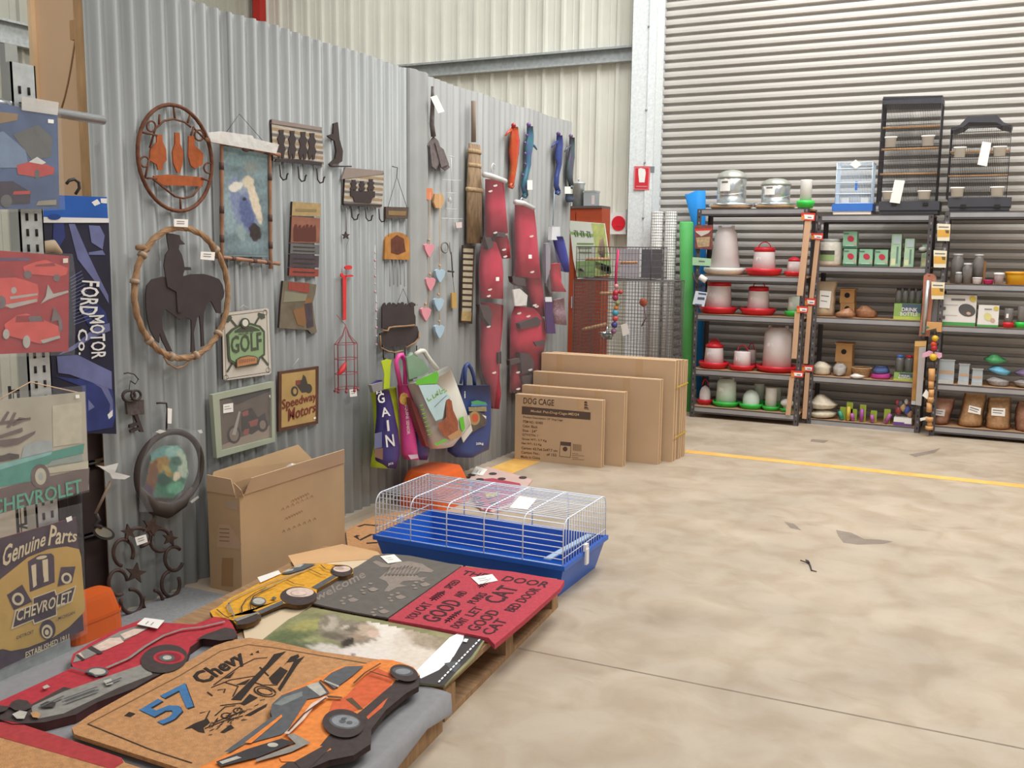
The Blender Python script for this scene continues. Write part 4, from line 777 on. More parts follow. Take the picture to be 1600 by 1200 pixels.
def pallet(label, c, ang, wd, ln, side=False):
    o = T('pallet', label, 'pallet', (c[0], c[1], 0), 'pallets under the doormats'); a = math.radians(ang)
    U = Vector((math.cos(a), math.sin(a), 0)); V = Vector((-math.sin(a), math.cos(a), 0)); Z = Vector((0, 0, 1)); C0 = Vector((c[0], c[1], 0))
    def pl_box(u0, u1, v0, v1, z0, z1, name):
        mb = MB(); mb.obox(C0+U*u0+V*v0+Z*z0, U*(u1-u0), V*(v1-v0), Z*(z1-z0), PAL); mb.put(name, o)
    for i in range(8): w_ = wd/8; pl_box(-wd/2+i*w_+.006, -wd/2+(i+1)*w_-.006, -ln/2, ln/2, .1, .12, 'deck_board')
    for v in (-ln/2+.04, 0, ln/2-.04): pl_box(-wd/2, wd/2, v-.035, v+.035, .018, .1, 'bearer')
    for u in (-wd/2+.05, 0, wd/2-.05): pl_box(u-.05, u+.05, -ln/2, ln/2, 0, .018, 'base_board')
    if side: pl_box(wd/2, wd/2+.018, -ln/2, ln/2, 0, .118, 'side_board')
    return o
pallet('timber pallet under the dark welcome mat and the crimson lettered mat', (-2.02, 2.945), 4.3, 1.12, 1.06)
pallet('near timber pallet under the grey cloth, with a solid side board', (-1.93, 1.80), 4.6, 1.12, 1.12, True)
def zt(v): return ('z', v)
GREYF = M('grey_felt', '8b898b', .95, var=.06, scale=40)
# grey cloth over the near pallet, drooping at its right edge
o = T('grey_cloth', 'plain grey felt cloth spread over the near pallet beneath the doormats', 'cloth', (-1.9, 1.8, .12))
edge = [(-1.29, 1.1), (-1.335, 1.6), (-1.36, 2.0), (-1.385, 2.25), (-1.40, 2.42)]
mb = MB(); top = [(-2.62, 1.1, .1225)]+[(x, y, .1225) for x, y in edge]+[(-2.0, 2.46, .1225), (-2.62, 2.44, .1225)]; mb.prism(top, (0, 0, -.0023), GREYF); mb.put('top', o)
mb = MB()
for i in range(4):
    (x0, y0), (x1, y1) = edge[i], edge[i+1]; f0 = .03+.035*math.sin(i*1.9+.5)**2; f1 = .03+.035*math.sin((i+1)*1.9+.5)**2
    mb.add([(x0, y0, .1225), (x1, y1, .1225), (x1+.022, y1, .118), (x0+.022, y0, .118), (x1+.026, y1, .118-f1), (x0+.026, y0, .118-f0)], [(0, 3, 2, 1), (3, 5, 4, 2)], GREYF, True)
mb.put('drooping_edge', o)
mb = MB(); mb.box((-3.0, 1.45, 0), (-2.64, 2.98, .006), M('grey_mesh_rubber', '88898a', .85, var=.12, scale=80)); tag(mb.put('floor_mat'), 'thin grey rubber sheet on the floor below the rack and horseshoe wreath', 'mat')
CRM = M('cream_cardboard', 'd9c3a3', .8, var=.04, scale=4)
mb = MB(); mb.slab([(378, 972), (470, 875), (520, 862), (600, 868), (555, 892), (480, 950), (395, 1010), (383, 1000)], zt(.1265), .004, CRM); tag(mb.put('cardboard_sheet'), 'cream cardboard sheet lying under the yellow car mat and the kitten mat', 'sheet')
mb = MB(); mb.slab([(450, 868), (535, 850), (590, 862), (600, 872), (520, 878), (462, 888)], zt(.1285), .0018, M('tan_cardboard_scrap', 'cfa578', .8, var=.08)); tag(mb.put('cardboard_scrap'), 'tan cardboard scrap between the open carton and the dark welcome mat', 'sheet')
# ---- doormats ---------------------------------------------------------
COIR = M('coir_tan', 'c08d5f', .95, var=.16, scale=60, bump=.5, bscale=300)
COIRD = M('coir_border', 'b07d4f', .95, var=.16, scale=60, bump=.5, bscale=300)
def mat(label, out, top, bot, m, side=None, name='doormat'):
    b = at(out[0], zt(bot)); o = T(name, label, 'doormat', b, 'doormats on the pallets')
    mb = MB(); mb.slab(out, zt(top), top-bot, m, side or m); mb.put('pile', o); return o
def mprints(o, items, top, name='print', dz=.0004):
    mb = MB()
    for i, (p, m) in enumerate(items): mb.print(p, zt(top), m, .0008+dz*i)
    return mb.put(name, o)
K = lambda h, n=None: M('pile_'+h, h, .9, var=.14, scale=50)
BLK, RD, DRD, GRY, LGR, PINKW, ORA, ORD, SLT, AMB2 = K('453b39'), K('b0333d'), K('8d2530'), K('8b8780'), K('b4afa4'), K('d6bdae'), K('df8440'), K('cc5f38'), K('5a5b5e'), K('d99d2f')
# welcome mat
zv = lambda p: zz(480, 860, 6.667, p)
DGM = M('rubber_dark_grey', '66605a', .85, var=.08, scale=30); PAW = M('faded_paw_print', '8d8076', .85, var=.1, scale=60)
o = mat('dark grey welcome mat with paw prints and a shaggy dog', [(478, 940), (520, 905), (560, 884), (585, 868), (605, 865), (640, 868), (721, 884), (606, 965), (560, 957.5), (520, 949.5)], .1345, .128, DGM)
mb = MB(); mb.ptext('welcome', zv([(95, 535), (615, 275), (575, 200), (60, 465)]), zt(.1345), PAW, .0008); mb.put('lettering', o)
items = [(zv([(680, 120), (720, 105), (790, 130), (860, 150), (940, 125), (1060, 110), (1200, 140), (1260, 180), (1320, 210), (1290, 230), (1170, 220), (1130, 250), (1170, 285), (1250, 275), (1190, 310), (1070, 315), (1000, 320), (960, 350), (1040, 370), (930, 385), (850, 430), (800, 425), (850, 360), (820, 320), (745, 290), (830, 220), (870, 175), (770, 175)]), PAW)]
for cx, cy in ((480, 515), (975, 485), (800, 635), (1230, 355), (690, 405)):
    items.append((zv([(cx-60, cy-5), (cx, cy-25), (cx+60, cy), (cx+10, cy+22), (cx-30, cy+20)]), PAW))
    for dx, dy in ((-120, 10), (-95, -22), (-30, -40 if cx != 690 else -60), (-100, 38)): items.append((zv(ell(cx+dx, cy+dy, 22, 10, 10)), PAW))
mprints(o, items, .1345, 'paw_print', .00005)
mb = MB()
for i in range(9):
    x = 830+i*38; mb.line(zv([(x, 190+8*math.sin(i*2.1)), (x+40, 165+10*math.sin(i)), (x-20, 260), (x+25, 240)]), zt(.1345), .003, DGM, .0035)
mb.put('dog_lettering', o, 'stuff')
# crimson cat mat
o = mat('crimson doormat covered in dark lettering and fishbones', [(722, 885), (800, 893), (882, 907), (876, 918), (820, 968), (773, 1007), (763, 996.5), (680, 980), (607, 967)], .142, .124, M('crimson_pile', 'b8434f', .95, var=.1, scale=70, bump=.4, bscale=250))
q4 = [(761, 1009), (879, 909), (721, 886), (610, 967)]; Q = ats(q4, zt(.1432)); CI = M('crimson_mat_ink', '43262b', .95)
def bil(u, v): return Q[0]*((1-u)*(1-v))+Q[1]*(u*(1-v))+Q[2]*(u*v)+Q[3]*((1-u)*v)
mb = MB()
for u0, u1, v0, v1, t in ((.06, .18, .81, .9, 'YOU'), (.2, .33, .82, .92, 'CAT'), (.60, .76, .84, .92, 'SPEED'), (.10, .44, .59, .77, 'GOOD'), (.50, .60, .66, .75, 'AND'), (.45, .63, .48, .57, 'PURRS'), (.52, .80, .28, .47, 'CAT'), (.10, .24, .37, .46, 'DONT'), (.28, .42, .37, .46, 'LET'), (.12, .42, .2, .32, 'GOOD'), (.45, .57, .10, .2, 'BED'), (.60, .84, .1, .2, 'DOOR'), (.12, .33, .06, .17, 'CAT')):
    mb.text(t, [bil(u0, v0), bil(u1, v0), bil(u1, v1), bil(u0, v1)], CI)
mb.text('DOOR', [bil(.87, .52), bil(.87, .08), bil(.965, .08), bil(.965, .52)], CI); mb.text('THE', [bil(.87, .93), bil(.87, .68), bil(.95, .68), bil(.95, .93)], CI); mb.put('lettering', o, 'stuff')
for u0, v0, L_, W_ in ((.37, .87, .17, .1), (.13, .53, .19, .07), (.70, .62, .17, .08)):
    mb = MB(); mb.tube([bil(u0, v0), bil(u0+L_, v0)], .0028, CI, 4)
    for j in range(5): u = u0+L_*(.2+.15*j); mb.tube([bil(u-.012, v0-W_*.4), bil(u, v0), bil(u-.012, v0+W_*.4)], .0022, CI, 4)
    mb.poly([bil(u0+L_*.85, v0-W_*.3), bil(u0+L_*1.1, v0), bil(u0+L_*.85, v0+W_*.3)], CI); mb.put('fishbone', o)
# kitten mat
zki = lambda p: zz(420, 930, 4.706, p)
o = mat('photo mat of a grey and white kitten with a black lettered edge', [(408, 1001), (450, 968), (487, 949), (600, 970), (757, 1001), (740, 1028), (695, 1071), (600, 1062), (500, 1040), (430, 1015)], .1328, .1265, M('photo_olive_green', '7b7b55', .5, var=.35, scale=9, col2='a19a70'))
FUR = M('photo_white_fur', 'ddd2c6', .6, var=.06, scale=20); FURG = M('photo_grey_fur', '8a7f70', .6, var=.2, scale=25); FURB = M('photo_tabby', 'b5a692', .6, var=.15, scale=25); DARKP = M('photo_black_edge', '413d3d', .4, var=.1); PK_ = M('photo_pink', 'd7b7a6', .6)
picture('kitten_photo', o, (-80, 60, 1620, 680), zki, zt(.1328), .0006, '8a8a62', [(150, 300, 200, 60, -15, '5f6a48', .6, .8), (300, 220, 160, 40, -10, 'a8a060', .6, .7), (520, 120, 200, 30, 0, '9a9468', .6, .8), (250, 380, 160, 40, 0, '4f5a44', .6, .7),
  (950, 400, 330, 190, 8, 'e0d4c6', .25, 1), (860, 260, 140, 70, 20, 'e6dcd0', .35, 1), (1100, 520, 200, 120, 20, 'dccfc0', .3, 1), (700, 520, 220, 130, 10, 'd9ccc2', .3, 1), (1180, 330, 190, 70, 12, 'a08f78', .45, .8), (1080, 260, 110, 40, 5, 'b5a18c', .5, .7), (1300, 290, 110, 40, 8, '8c8468', .5, .8), (980, 330, 80, 60, 0, 'd3c4b6', .5, .7),
  (590, 270, 210, 90, 6, '8d8070', .25, 1), (450, 210, 90, 80, -30, '8c8370', .2, 1), (450, 205, 64, 52, -30, 'b3a796', .35, .9), (420, 190, 26, 40, 20, '77705f', .5, .8), (715, 260, 85, 48, 5, 'bda792', .35, 1), (770, 285, 45, 30, 0, 'd6b8a8', .4, .9), (600, 245, 70, 22, 10, '6f6555', .5, .8), (480, 300, 110, 26, 8, '6b6254', .5, .8), (560, 235, 40, 14, -20, 'cfc4b4', .5, .7), (660, 310, 70, 20, 0, 'a38d78', .5, .8),
  (580, 352, 52, 30, -25, '3d332d', .3, 1), (612, 328, 16, 14, 0, '2e2a28', .3, 1), (450, 400, 120, 40, 12, 'cfc6bc', .4, .9), (640, 440, 120, 60, 5, 'ddd2ca', .35, 1), (616, 440, 18, 12, 0, '8f6f74', .35, 1), (330, 390, 60, 16, 20, 'c9c2b6', .6, .7), (780, 420, 120, 70, 0, 'e2d8ce', .5, .7)], 110, 48,
  [(-50, 330), (140, 175), (325, 102), (845, 207), (1570, 362), (1500, 455), (1290, 655), (840, 615), (375, 515), (50, 395)])
mprints(o, [(zki([(1430, 285), (1598, 300), (1490, 450), (1380, 560), (1290, 665), (1060, 640), (1080, 600), (1250, 480)]), DARKP), (zki([(1330, 310), (1400, 275), (1435, 290), (1430, 330), (1360, 450), (1250, 550), (1120, 612), (1085, 590), (1090, 550), (1180, 460)]), M('photo_pure_white', 'ffffff', .4)), (zki([(1300, 450), (1350, 460), (1330, 495), (1280, 500)]), M('photo_pure_white')), (zki([(1290, 500), (1400, 480), (1410, 520), (1370, 570), (1330, 540)]), SLT)], .1328, 'edge_print', .0002)
mb = MB(); W2 = M('photo_pure_white')
for i in range(15):
    t = i/14; x, y = 1545-290*t, 322+300*t; mb.print(zki([(x, y), (x+12, y+3), (x-1, y+19), (x-12, y+15)]), zt(.1328), W2, .0052)
mb.print(zki([(1440, 318), (1468, 322), (1455, 345), (1428, 340)]), zt(.1328), W2, .0052); mb.put('edge_lettering', o, 'stuff')
# yellow beetle mat
zy = lambda p: zz(330, 870, 6.957, p)
o = mat('car shaped doormat, rounded yellow car', zy([(-15, 590), (80, 540), (200, 450), (420, 340), (560, 262), (760, 172), (880, 112), (1010, 72), (1160, 70), (1300, 78), (1400, 82), (1480, 92), (1545, 130), (1542, 180), (1480, 212), (1392, 212), (1150, 352), (1142, 440), (1060, 500), (930, 522), (800, 505), (760, 512), (530, 600), (542, 650), (480, 702), (380, 735), (275, 742), (235, 690), (150, 665), (20, 650)]), .150, .1352, AMB2, K('6b4c2b'))
mprints(o, [(zy([(130, 480), (280, 560), (530, 600), (760, 512), (780, 460), (520, 560), (240, 670), (150, 660)]), AMB2), (zy([(500, 590), (770, 475), (790, 510), (540, 620)]), SLT), (zy([(1090, 330), (1350, 180), (1380, 205), (1150, 350)]), SLT), (zy(ell(950, 425, 200, 100, 26)), BLK), (zy(ell(965, 385, 150, 52, 24)), PINKW), (zy(ell(950, 395, 92, 34, 20)), K('b59c8c')), (zy(ell(955, 392, 82, 28, 20)), PINKW),
  (zy(ell(1420, 150, 122, 62, 22)), BLK), (zy(ell(1420, 130, 95, 34, 20)), PINKW), (zy(ell(1395, 126, 50, 16, 16)), K('b59c8c')), (zy([(270, 700), (540, 615), (540, 660), (470, 705), (380, 732), (280, 738)]), BLK), (zy([(240, 675), (510, 595), (520, 610), (280, 700)]), GRY),
  (zy([(760, 180), (880, 115), (1010, 72), (1140, 75), (1010, 135), (860, 180), (800, 185)]), SLT), (zy([(780, 170), (830, 135), (900, 128), (880, 150)]), LGR), (zy([(890, 118), (950, 85), (1010, 80), (970, 110)]), LGR), (zy([(1300, 88), (1400, 90), (1480, 96), (1350, 100)]), BLK), (zy(ell(515, 482, 82, 46, 20)), SLT), (zy(ell(518, 480, 66, 34, 18)), LGR), (zy([(650, 450), (680, 430), (715, 445), (690, 465)]), SLT)], .150)
mb = MB()
for p in ([(60, 570), (130, 630), (200, 670)], [(335, 610), (330, 540), (380, 460), (480, 390), (600, 330)], [(430, 570), (425, 500), (460, 430), (560, 370), (700, 315)], [(820, 250), (900, 290), (1010, 310)], [(1060, 130), (1200, 195), (1270, 195)], [(1190, 85), (1240, 130), (1350, 160)], [(440, 540), (490, 575)]): mb.line(zy(p), zt(.15), .0045, BLK, .009)
for p in ([(210, 610), (170, 530), (230, 460), (440, 360), (700, 250), (1000, 150)], [(540, 370), (800, 240), (1150, 90)], [(190, 500), (250, 640)]): mb.line(zy(p), zt(.15), .005, GRY, .009)
mb.put('panel_line', o, 'stuff')
# red car mat
zc4 = lambda p: zz(0, 940, 4.21, p)
o = mat('car shaped doormat, long red sedan with white windows', zc4([(-330, 800), (0, 655), (240, 545), (480, 432), (465, 395), (480, 345), (600, 270), (780, 175), (930, 118), (1080, 138), (1280, 150), (1410, 100), (1500, 113), (1530, 150), (1562, 220), (1540, 245), (1440, 250), (1330, 242), (1250, 300), (1225, 378), (1165, 425), (1000, 502), (880, 572), (640, 662), (500, 742), (300, 792), (150, 802), (80, 802), (0, 775), (-330, 850)]), .150, .1245, RD, K('4b2a2a'))
mprints(o, [(zc4([(-330, 820), (0, 700), (200, 680), (420, 560), (600, 600), (990, 415), (1200, 370), (1165, 425), (1000, 502), (880, 572), (640, 662), (500, 742), (300, 792), (150, 802), (0, 775), (-330, 848)]), BLK), (zc4([(205, 690), (420, 590), (680, 500), (950, 408), (992, 425), (1000, 480), (780, 565), (580, 660), (420, 735), (250, 770), (215, 740)]), GRY),
  (zc4([(480, 400), (500, 345), (620, 285), (790, 195), (900, 160), (1000, 150), (960, 185), (800, 265), (600, 360), (545, 385)]), GRY), (zc4([(610, 300), (720, 240), (790, 235), (815, 265), (690, 320), (640, 325)]), PINKW), (zc4([(790, 215), (880, 180), (960, 180), (900, 215), (820, 245)]), PINKW), (zc4([(510, 345), (530, 335), (555, 370), (530, 375)]), PINKW), (zc4([(575, 305), (600, 290), (680, 335), (650, 345)]), BLK), (zc4([(500, 350), (515, 345), (560, 380), (540, 385)]), BLK),
  (zc4(ell(1080, 375, 155, 92, 26, rot=-8)), BLK), (zc4(ell(1112, 366, 104, 44, 24)), RD), (zc4(ell(1110, 366, 84, 33, 20)), DRD), (zc4(ell(1098, 370, 52, 24, 18)), SLT), (zc4(ell(1100, 368, 30, 14, 16)), LGR), (zc4([(1290, 250), (1350, 215), (1480, 170), (1540, 180), (1562, 222), (1540, 245), (1450, 256), (1340, 243)]), BLK), (zc4(ell(640, 460, 74, 30, 20)), SLT), (zc4(ell(640, 460, 56, 21, 18)), LGR),
  (zc4([(60, 690), (75, 660), (120, 642), (180, 650), (215, 690), (170, 715), (100, 715)]), BLK), (zc4([(80, 740), (130, 715), (180, 725), (160, 770), (110, 770)]), LGR), (zc4([(260, 680), (310, 655), (370, 660), (360, 690), (290, 695)]), BLK), (zc4([(200, 730), (240, 720), (270, 740), (255, 765), (215, 760)]), K('b58a5f')), (zc4([(680, 520), (730, 505), (745, 540), (700, 550)]), LGR), (zc4([(-200, 740), (-20, 680), (60, 690), (40, 715), (-150, 780)]), BLK), (zc4([(280, 560), (310, 545), (330, 560), (290, 575)]), LGR)], .150)
mb = MB(); mb.line(zc4([(700, 435), (850, 370), (960, 290), (1080, 220), (1200, 180), (1330, 165), (1480, 130)]), zt(.15), .011, GRY, .0095); mb.line(zc4([(460, 430), (600, 470), (640, 495)]), zt(.15), .006, SLT, .0095)
for a, b in (((700, 540), (800, 500)), ((270, 690), (420, 620)), ((420, 640), (640, 560)), ((430, 660), (650, 580))): mb.line(zc4([a, b]), zt(.15), .008, SLT, .0095)
mb.put('chrome_line', o, 'stuff')
# coir '57 mat
z5 = lambda p: zz(180, 990, 5, p)
out = [(112, 1137), (140, 1117), (265, 1048), (300, 1030), (335, 1009), (365, 999), (390, 996.5), (430, 1002), (500, 1018), (560, 1026), (610, 1033), (645, 1044), (610, 1078), (540, 1122), (420, 1172), (330, 1216), (230, 1184), (116, 1147)]
o = mat('tan coir doormat with a blue 57 and a black line drawing of an old car', out, .150, .1384, COIR, COIRD)
mb = MB(); mb.line([(137, 1131), (280, 1056), (345, 1017), (388, 1007), (430, 1012), (560, 1034), (618, 1044)], zt(.15), .005, K('7a5a3a'), .001); mb.line([(137, 1131), (238, 1172), (300, 1192)], zt(.15), .004, K('3a2d24'), .0012); mb.put('border_line', o)
BL57 = K('3f6e9c'); CK = K('30251f')
mb = MB()
for t, qd in (('5', [(385, 715), (575, 595), (350, 500), (165, 608)]), ('7', [(560, 600), (720, 500), (545, 385), (350, 485)])):
    mb.ptext(t, z5([(x+10, y+9) for x, y in qd]), zt(.15), CK, .0010); mb.ptext(t, z5(qd), zt(.15), BL57, .0018)
mb.put('number', o, 'stuff')
mb = MB(); mb.ptext('Chevy', z5([(735, 415), (1035, 225), (960, 125), (575, 330)]), zt(.15), CK, .0014)
for dx, dy in ((5, 2), (-4, 3)): mb.ptext('Chevy', z5([(735+dx, 415+dy), (1035+dx, 225+dy), (960+dx, 125+dy), (575+dx, 330+dy)]), zt(.15), CK, .0015+.0001*dx)
mb.put('lettering', o, 'stuff')
D = [[(905, 515), (1000, 420), (1100, 320), (1180, 240), (1240, 160), (1335, 138), (1270, 200), (1180, 290), (1090, 390), (985, 520)], [(980, 548), (1050, 470), (1115, 500), (1010, 560)], [(1270, 430), (1350, 300), (1400, 210), (1482, 175), (1420, 250), (1290, 450)], [(1200, 345), (1290, 258), (1350, 290), (1270, 395), (1230, 390)], [(1310, 260), (1340, 225), (1400, 215), (1440, 180), (1430, 160), (1370, 180)], [(540, 745), (620, 700), (720, 662), (742, 695), (690, 735), (700, 775), (650, 765), (600, 735)], [(820, 770), (900, 710), (930, 735), (850, 775)], [(1010, 640), (1100, 590), (1190, 545), (1180, 570), (1060, 640)], [(850, 350), (940, 290), (900, 345)], [(940, 400), (1060, 350), (1020, 395)], [(1050, 165), (1070, 150), (1080, 165)], [(1095, 145), (1120, 130), (1125, 150)], [(70, 640), (110, 610), (160, 625), (120, 650)]]
mb = MB()
for p in D: mb.print(z5(p), zt(.15), CK, .0015)
for p in ([(770, 400), (880, 320), (980, 250), (1090, 195), (1190, 185)], [(720, 455), (760, 485)], [(750, 420), (900, 360), (1090, 330)], [(860, 380), (960, 410), (920, 490)], [(800, 440), (860, 430), (850, 460)], [(1060, 370), (1150, 400), (1270, 400)], [(820, 560), (1000, 540)], [(780, 640), (860, 570), (940, 560)], [(760, 700), (900, 640), (1010, 600)], [(700, 740), (850, 680), (1000, 640)], [(1130, 260), (1200, 330)], [(660, 620), (740, 600), (700, 680)], ell(1170, 450, 85, 38, 18, rot=12)+[(1255, 460)], ell(1170, 450, 60, 24, 16, rot=12), ell(870, 640, 40, 22, 12), ell(960, 600, 36, 20, 12)): mb.line(z5(p), zt(.15), .0045, CK, .0018)
for i in range(46):
    x, y = 720+random.random()*420, 0; y = 760-(x-720)*.45+random.uniform(-60, 40); mb.line(z5([(x, y), (x+random.uniform(10, 45), y-random.uniform(0, 30))]), zt(.15), .003, CK, .002)
mb.put('car_drawing', o, 'stuff')
# orange car mat
z6 = lambda p: zz(300, 990, 4, p)
o = mat('car shaped doormat, orange coupe with black wheels', z6([(20, 850), (130, 795), (330, 690), (560, 630), (500, 520), (488, 470), (560, 380), (780, 280), (930, 205), (1080, 190), (1180, 160), (1250, 165), (1320, 185), (1385, 210), (1424, 260), (1416, 330), (1340, 372), (1210, 480), (1120, 600), (1116, 690), (1010, 760), (860, 790), (700, 860), (520, 1000), (0, 1000)]), .168, .1512, ORA, K('3b2c28'))
mprints(o, [(z6([(880, 420), (960, 395), (1090, 250), (1160, 215), (1260, 260), (1240, 330), (1060, 470), (960, 500), (850, 500)]), ORD), (z6([(960, 410), (1000, 400), (1070, 470), (1040, 475)]), K('5e4a38')),
  (z6([(850, 640), (1060, 480), (1250, 320), (1290, 270), (1424, 262), (1416, 330), (1340, 372), (1210, 480), (1120, 600), (1116, 690), (1010, 760), (860, 790), (700, 860), (520, 1000), (330, 1000), (600, 800), (800, 700)]), BLK), (z6([(1090, 520), (1200, 420), (1225, 400), (1190, 460), (1100, 535)]), ORD), (z6([(545, 775), (760, 700), (860, 705), (870, 725), (700, 800), (560, 800)]), ORA), (z6([(700, 870), (880, 700), (840, 690), (640, 800)]), BLK),
  (z6([(490, 490), (500, 440), (560, 385), (720, 325), (800, 295), (860, 370), (800, 395), (720, 410), (600, 600), (560, 630), (340, 690), (560, 520), (500, 520)]), SLT), (z6([(510, 440), (580, 395), (690, 360), (690, 390), (560, 450)]), K('7a7f7c')), (z6([(715, 325), (790, 300), (840, 370), (800, 390)]), LGR), (z6([(500, 520), (560, 520), (360, 670), (240, 740), (200, 740)]), SLT), (z6([(330, 680), (560, 505), (565, 520), (370, 685)]), ORA), (z6([(820, 290), (870, 245), (960, 205), (1075, 200), (1000, 265), (890, 345)]), SLT), (z6([(830, 290), (920, 325), (915, 335), (825, 297)]), LGR),
  (z6([(150, 800), (350, 720), (560, 655), (640, 680), (420, 770), (180, 830)]), K('3e3a3c')), (z6(ell(505, 695, 34, 14, 14)), LGR), (z6([(170, 800), (280, 765), (310, 775), (190, 815)]), LGR), (z6([(590, 630), (640, 625), (740, 680), (620, 740), (400, 800), (400, 785), (650, 690)]), GRY), (z6([(840, 385), (940, 395), (935, 405), (850, 400)]), K('5e4a38')),
  (z6(ell(945, 560, 130, 88, 26, rot=8)), BLK), (z6(ell(955, 550, 98, 46, 22, rot=6)), SLT), (z6(ell(958, 548, 86, 38, 20, rot=6)), K('85878a')), (z6(ell(940, 548, 22, 11, 12)), SLT), (z6(ell(985, 555, 20, 10, 12)), SLT), (z6(ell(950, 530, 18, 7, 12)), SLT), (z6(ell(1325, 245, 90, 50, 22, rot=14)), BLK), (z6(ell(1318, 236, 66, 27, 20, rot=8)), SLT), (z6(ell(1318, 236, 48, 18, 18)), K('85878a'))], .168)
mb = MB()
for p in ([(1010, 310), (1080, 245), (1180, 185)], [(1110, 235), (1290, 290)], [(600, 610), (700, 500), (840, 400)], [(800, 290), (880, 350)]): mb.line(z6(p), zt(.168), .006, K('5e3a28'), .011)
mb.line(z6([(590, 625), (680, 540), (760, 440), (840, 395)]), zt(.168), .014, PINKW, .0105); mb.put('panel_line', o, 'stuff')
# near-left coir mat with red band
o = mat('tan coir doormat with a wide red band, at the bottom left corner', [(-90, 1155), (0, 1133), (36, 1136), (110, 1158), (190, 1185), (196, 1192), (240, 1206), (120, 1330), (-120, 1250)], .146, .1245, COIR)
mprints(o, [([(-90, 1150), (0, 1128), (33, 1131), (110, 1156), (190, 1184), (193, 1191), (176, 1202), (90, 1177), (0, 1152), (-90, 1168)], K('a93a3c'))], .146, 'red_band')
# scrolled coir mat behind
o = mat('brown coir doormat with black scrollwork on the floor left of the blue cage', [(540, 828), (585, 806), (640, 796), (655, 818), (603, 842), (599, 868), (545, 866)], .018, .0005, COIR)
zs = lambda p: zz(400, 600, 4, p); mb = MB()
for p in ([(640, 890), (680, 878), (760, 885)], [(620, 950), (650, 975), (720, 940), (800, 940)], [(690, 995), (760, 990)], [(620, 955), (640, 945)]): mb.line(zs(p), zt(.018), .02, CK, .001)
mb.put('scrollwork', o, 'stuff')
# ladybird mat
o = mat('pale pink spotted doormat with a crimson wing shape, far behind the cage', [(728, 760), (739, 738), (762, 729), (832, 749), (800, 790), (770, 800), (752, 795)], .016, .0005, M('pale_pink_pile', 'c9aba0', .95, var=.08))
items = [([(740, 750), (770, 747), (812, 755), (815, 760), (800, 785), (760, 800), (735, 770)], K('a94556'))]
for x, y in ((737, 742), (770, 740), (784, 748), (817, 746), (750, 749), (742, 768), (745, 778), (751, 787), (772, 786), (765, 776)): items.append((ell(x, y, 6.5, 2.0 if y < 752 else 3, 12), BLK))
items += [([(720, 752), (738, 750), (740, 758), (722, 760)], K('7f8fbb')), ([(758, 770), (780, 768), (778, 775), (760, 777)], K('c9b04a'))]
mprints(o, items, .016, 'spot')
# ---- loose price cards ----------------------------------------------------
def loose(label, pix, z, marks=((), ())):
    mb = MB(); mb.slab(pix, zt(z), .0012, TAGW); a, b, c, d = pix
    for t in (.35, .6):
        l = [a[j]+(d[j]-a[j])*t for j in (0, 1)]; r = [b[j]+(c[j]-b[j])*t for j in (0, 1)]
        mb.line([[l[j]+(r[j]-l[j])*.2 for j in (0, 1)], [l[j]+(r[j]-l[j])*.6 for j in (0, 1)]], zt(z), .004, M('tag_ink'), .0006)
    tag(mb.put('price_card'), label, 'price card', 'white price cards on the mats')
loose('white price card on the far corner of the dark welcome mat', [(594, 869), (616, 866), (628, 877), (606, 880)], .1375)
loose('white price card on the crimson lettered mat', [(736, 902), (769, 897), (778, 907), (748, 913)], .1452)
loose('white price card with coloured spots on the red car mat roof', [(214, 975), (226, 965), (257, 969), (246, 982)], .1635)
loose('white price card on the pale spotted mat', [(736, 740), (744, 729), (762, 733), (754, 743)], .0195)
mb = MB(); mb.slab([(402, 902), (435, 891), (439, 896), (407, 910)], zt(.156), .0012, TAGW); tag(mb.put('price_card'), 'white price card at the roof edge of the yellow car mat', 'price card', 'white price cards on the mats')
# ---- blue pet cage ----------------------------------------------------
PBL = M('royal_blue_plastic', '2561c2', .35, var=.05, spec=.5)
o = T('pet_cage', 'low white wire pet cage on a royal blue plastic tray', 'cage', (-1.98, 3.84, 0))
X0, X1, Y0, Y1, ZR, ZT = -2.455, -1.505, 3.585, 4.10, .150, .342
mb = MB(); IN = .03
def ring4(d, z): return [(X0+d, Y0+d, z), (X1-d, Y0+d, z), (X1-d, Y1-d, z), (X0+d, Y1-d, z)]
lv = [ring4(.045, 0), ring4(.012, ZR-.02), ring4(0, ZR-.02), ring4(0, ZR), ring4(.016, ZR), ring4(.05, .008)]
vs = [p for l in lv for p in l]; mb.add(vs, [(i*4+j, i*4+(j+1) % 4, i*4+4+(j+1) % 4, i*4+4+j) for i in range(5) for j in range(4)]+[(3, 2, 1, 0), (20, 21, 22, 23)], PBL); mb.put('tray', o)
def hoop(x, r=.05, y0=Y0+.01, y1=Y1-.01):
    return [(x, y0, ZR)]+[(x, y0+r-r*math.cos(math.radians(a)), ZT-r+r*math.sin(math.radians(a))) for a in range(0, 91, 18)]+[(x, y1-r+r*math.sin(math.radians(a)), ZT-r+r*math.cos(math.radians(a))) for a in range(0, 91, 18)]+[(x, y1, ZR)]
xs = [X0+.012+(X1-X0-.024)*i/5 for i in range(6)]
for x in xs: mb = MB(); mb.tube(hoop(x), .0029, WIRE_W, 5); mb.put('hoop_wire', o)
hp_ = hoop(0); Ln = [0]
for i in range(1, len(hp_)): Ln.append(Ln[-1]+(Vector(hp_[i])-Vector(hp_[i-1])).length)
def onhoop(s):
    for i in range(1, len(hp_)):
        if s <= Ln[i]: t = (s-Ln[i-1])/(Ln[i]-Ln[i-1]); return Vector(hp_[i-1]).lerp(Vector(hp_[i]), t)
    return Vector(hp_[-1])
n_ = 33
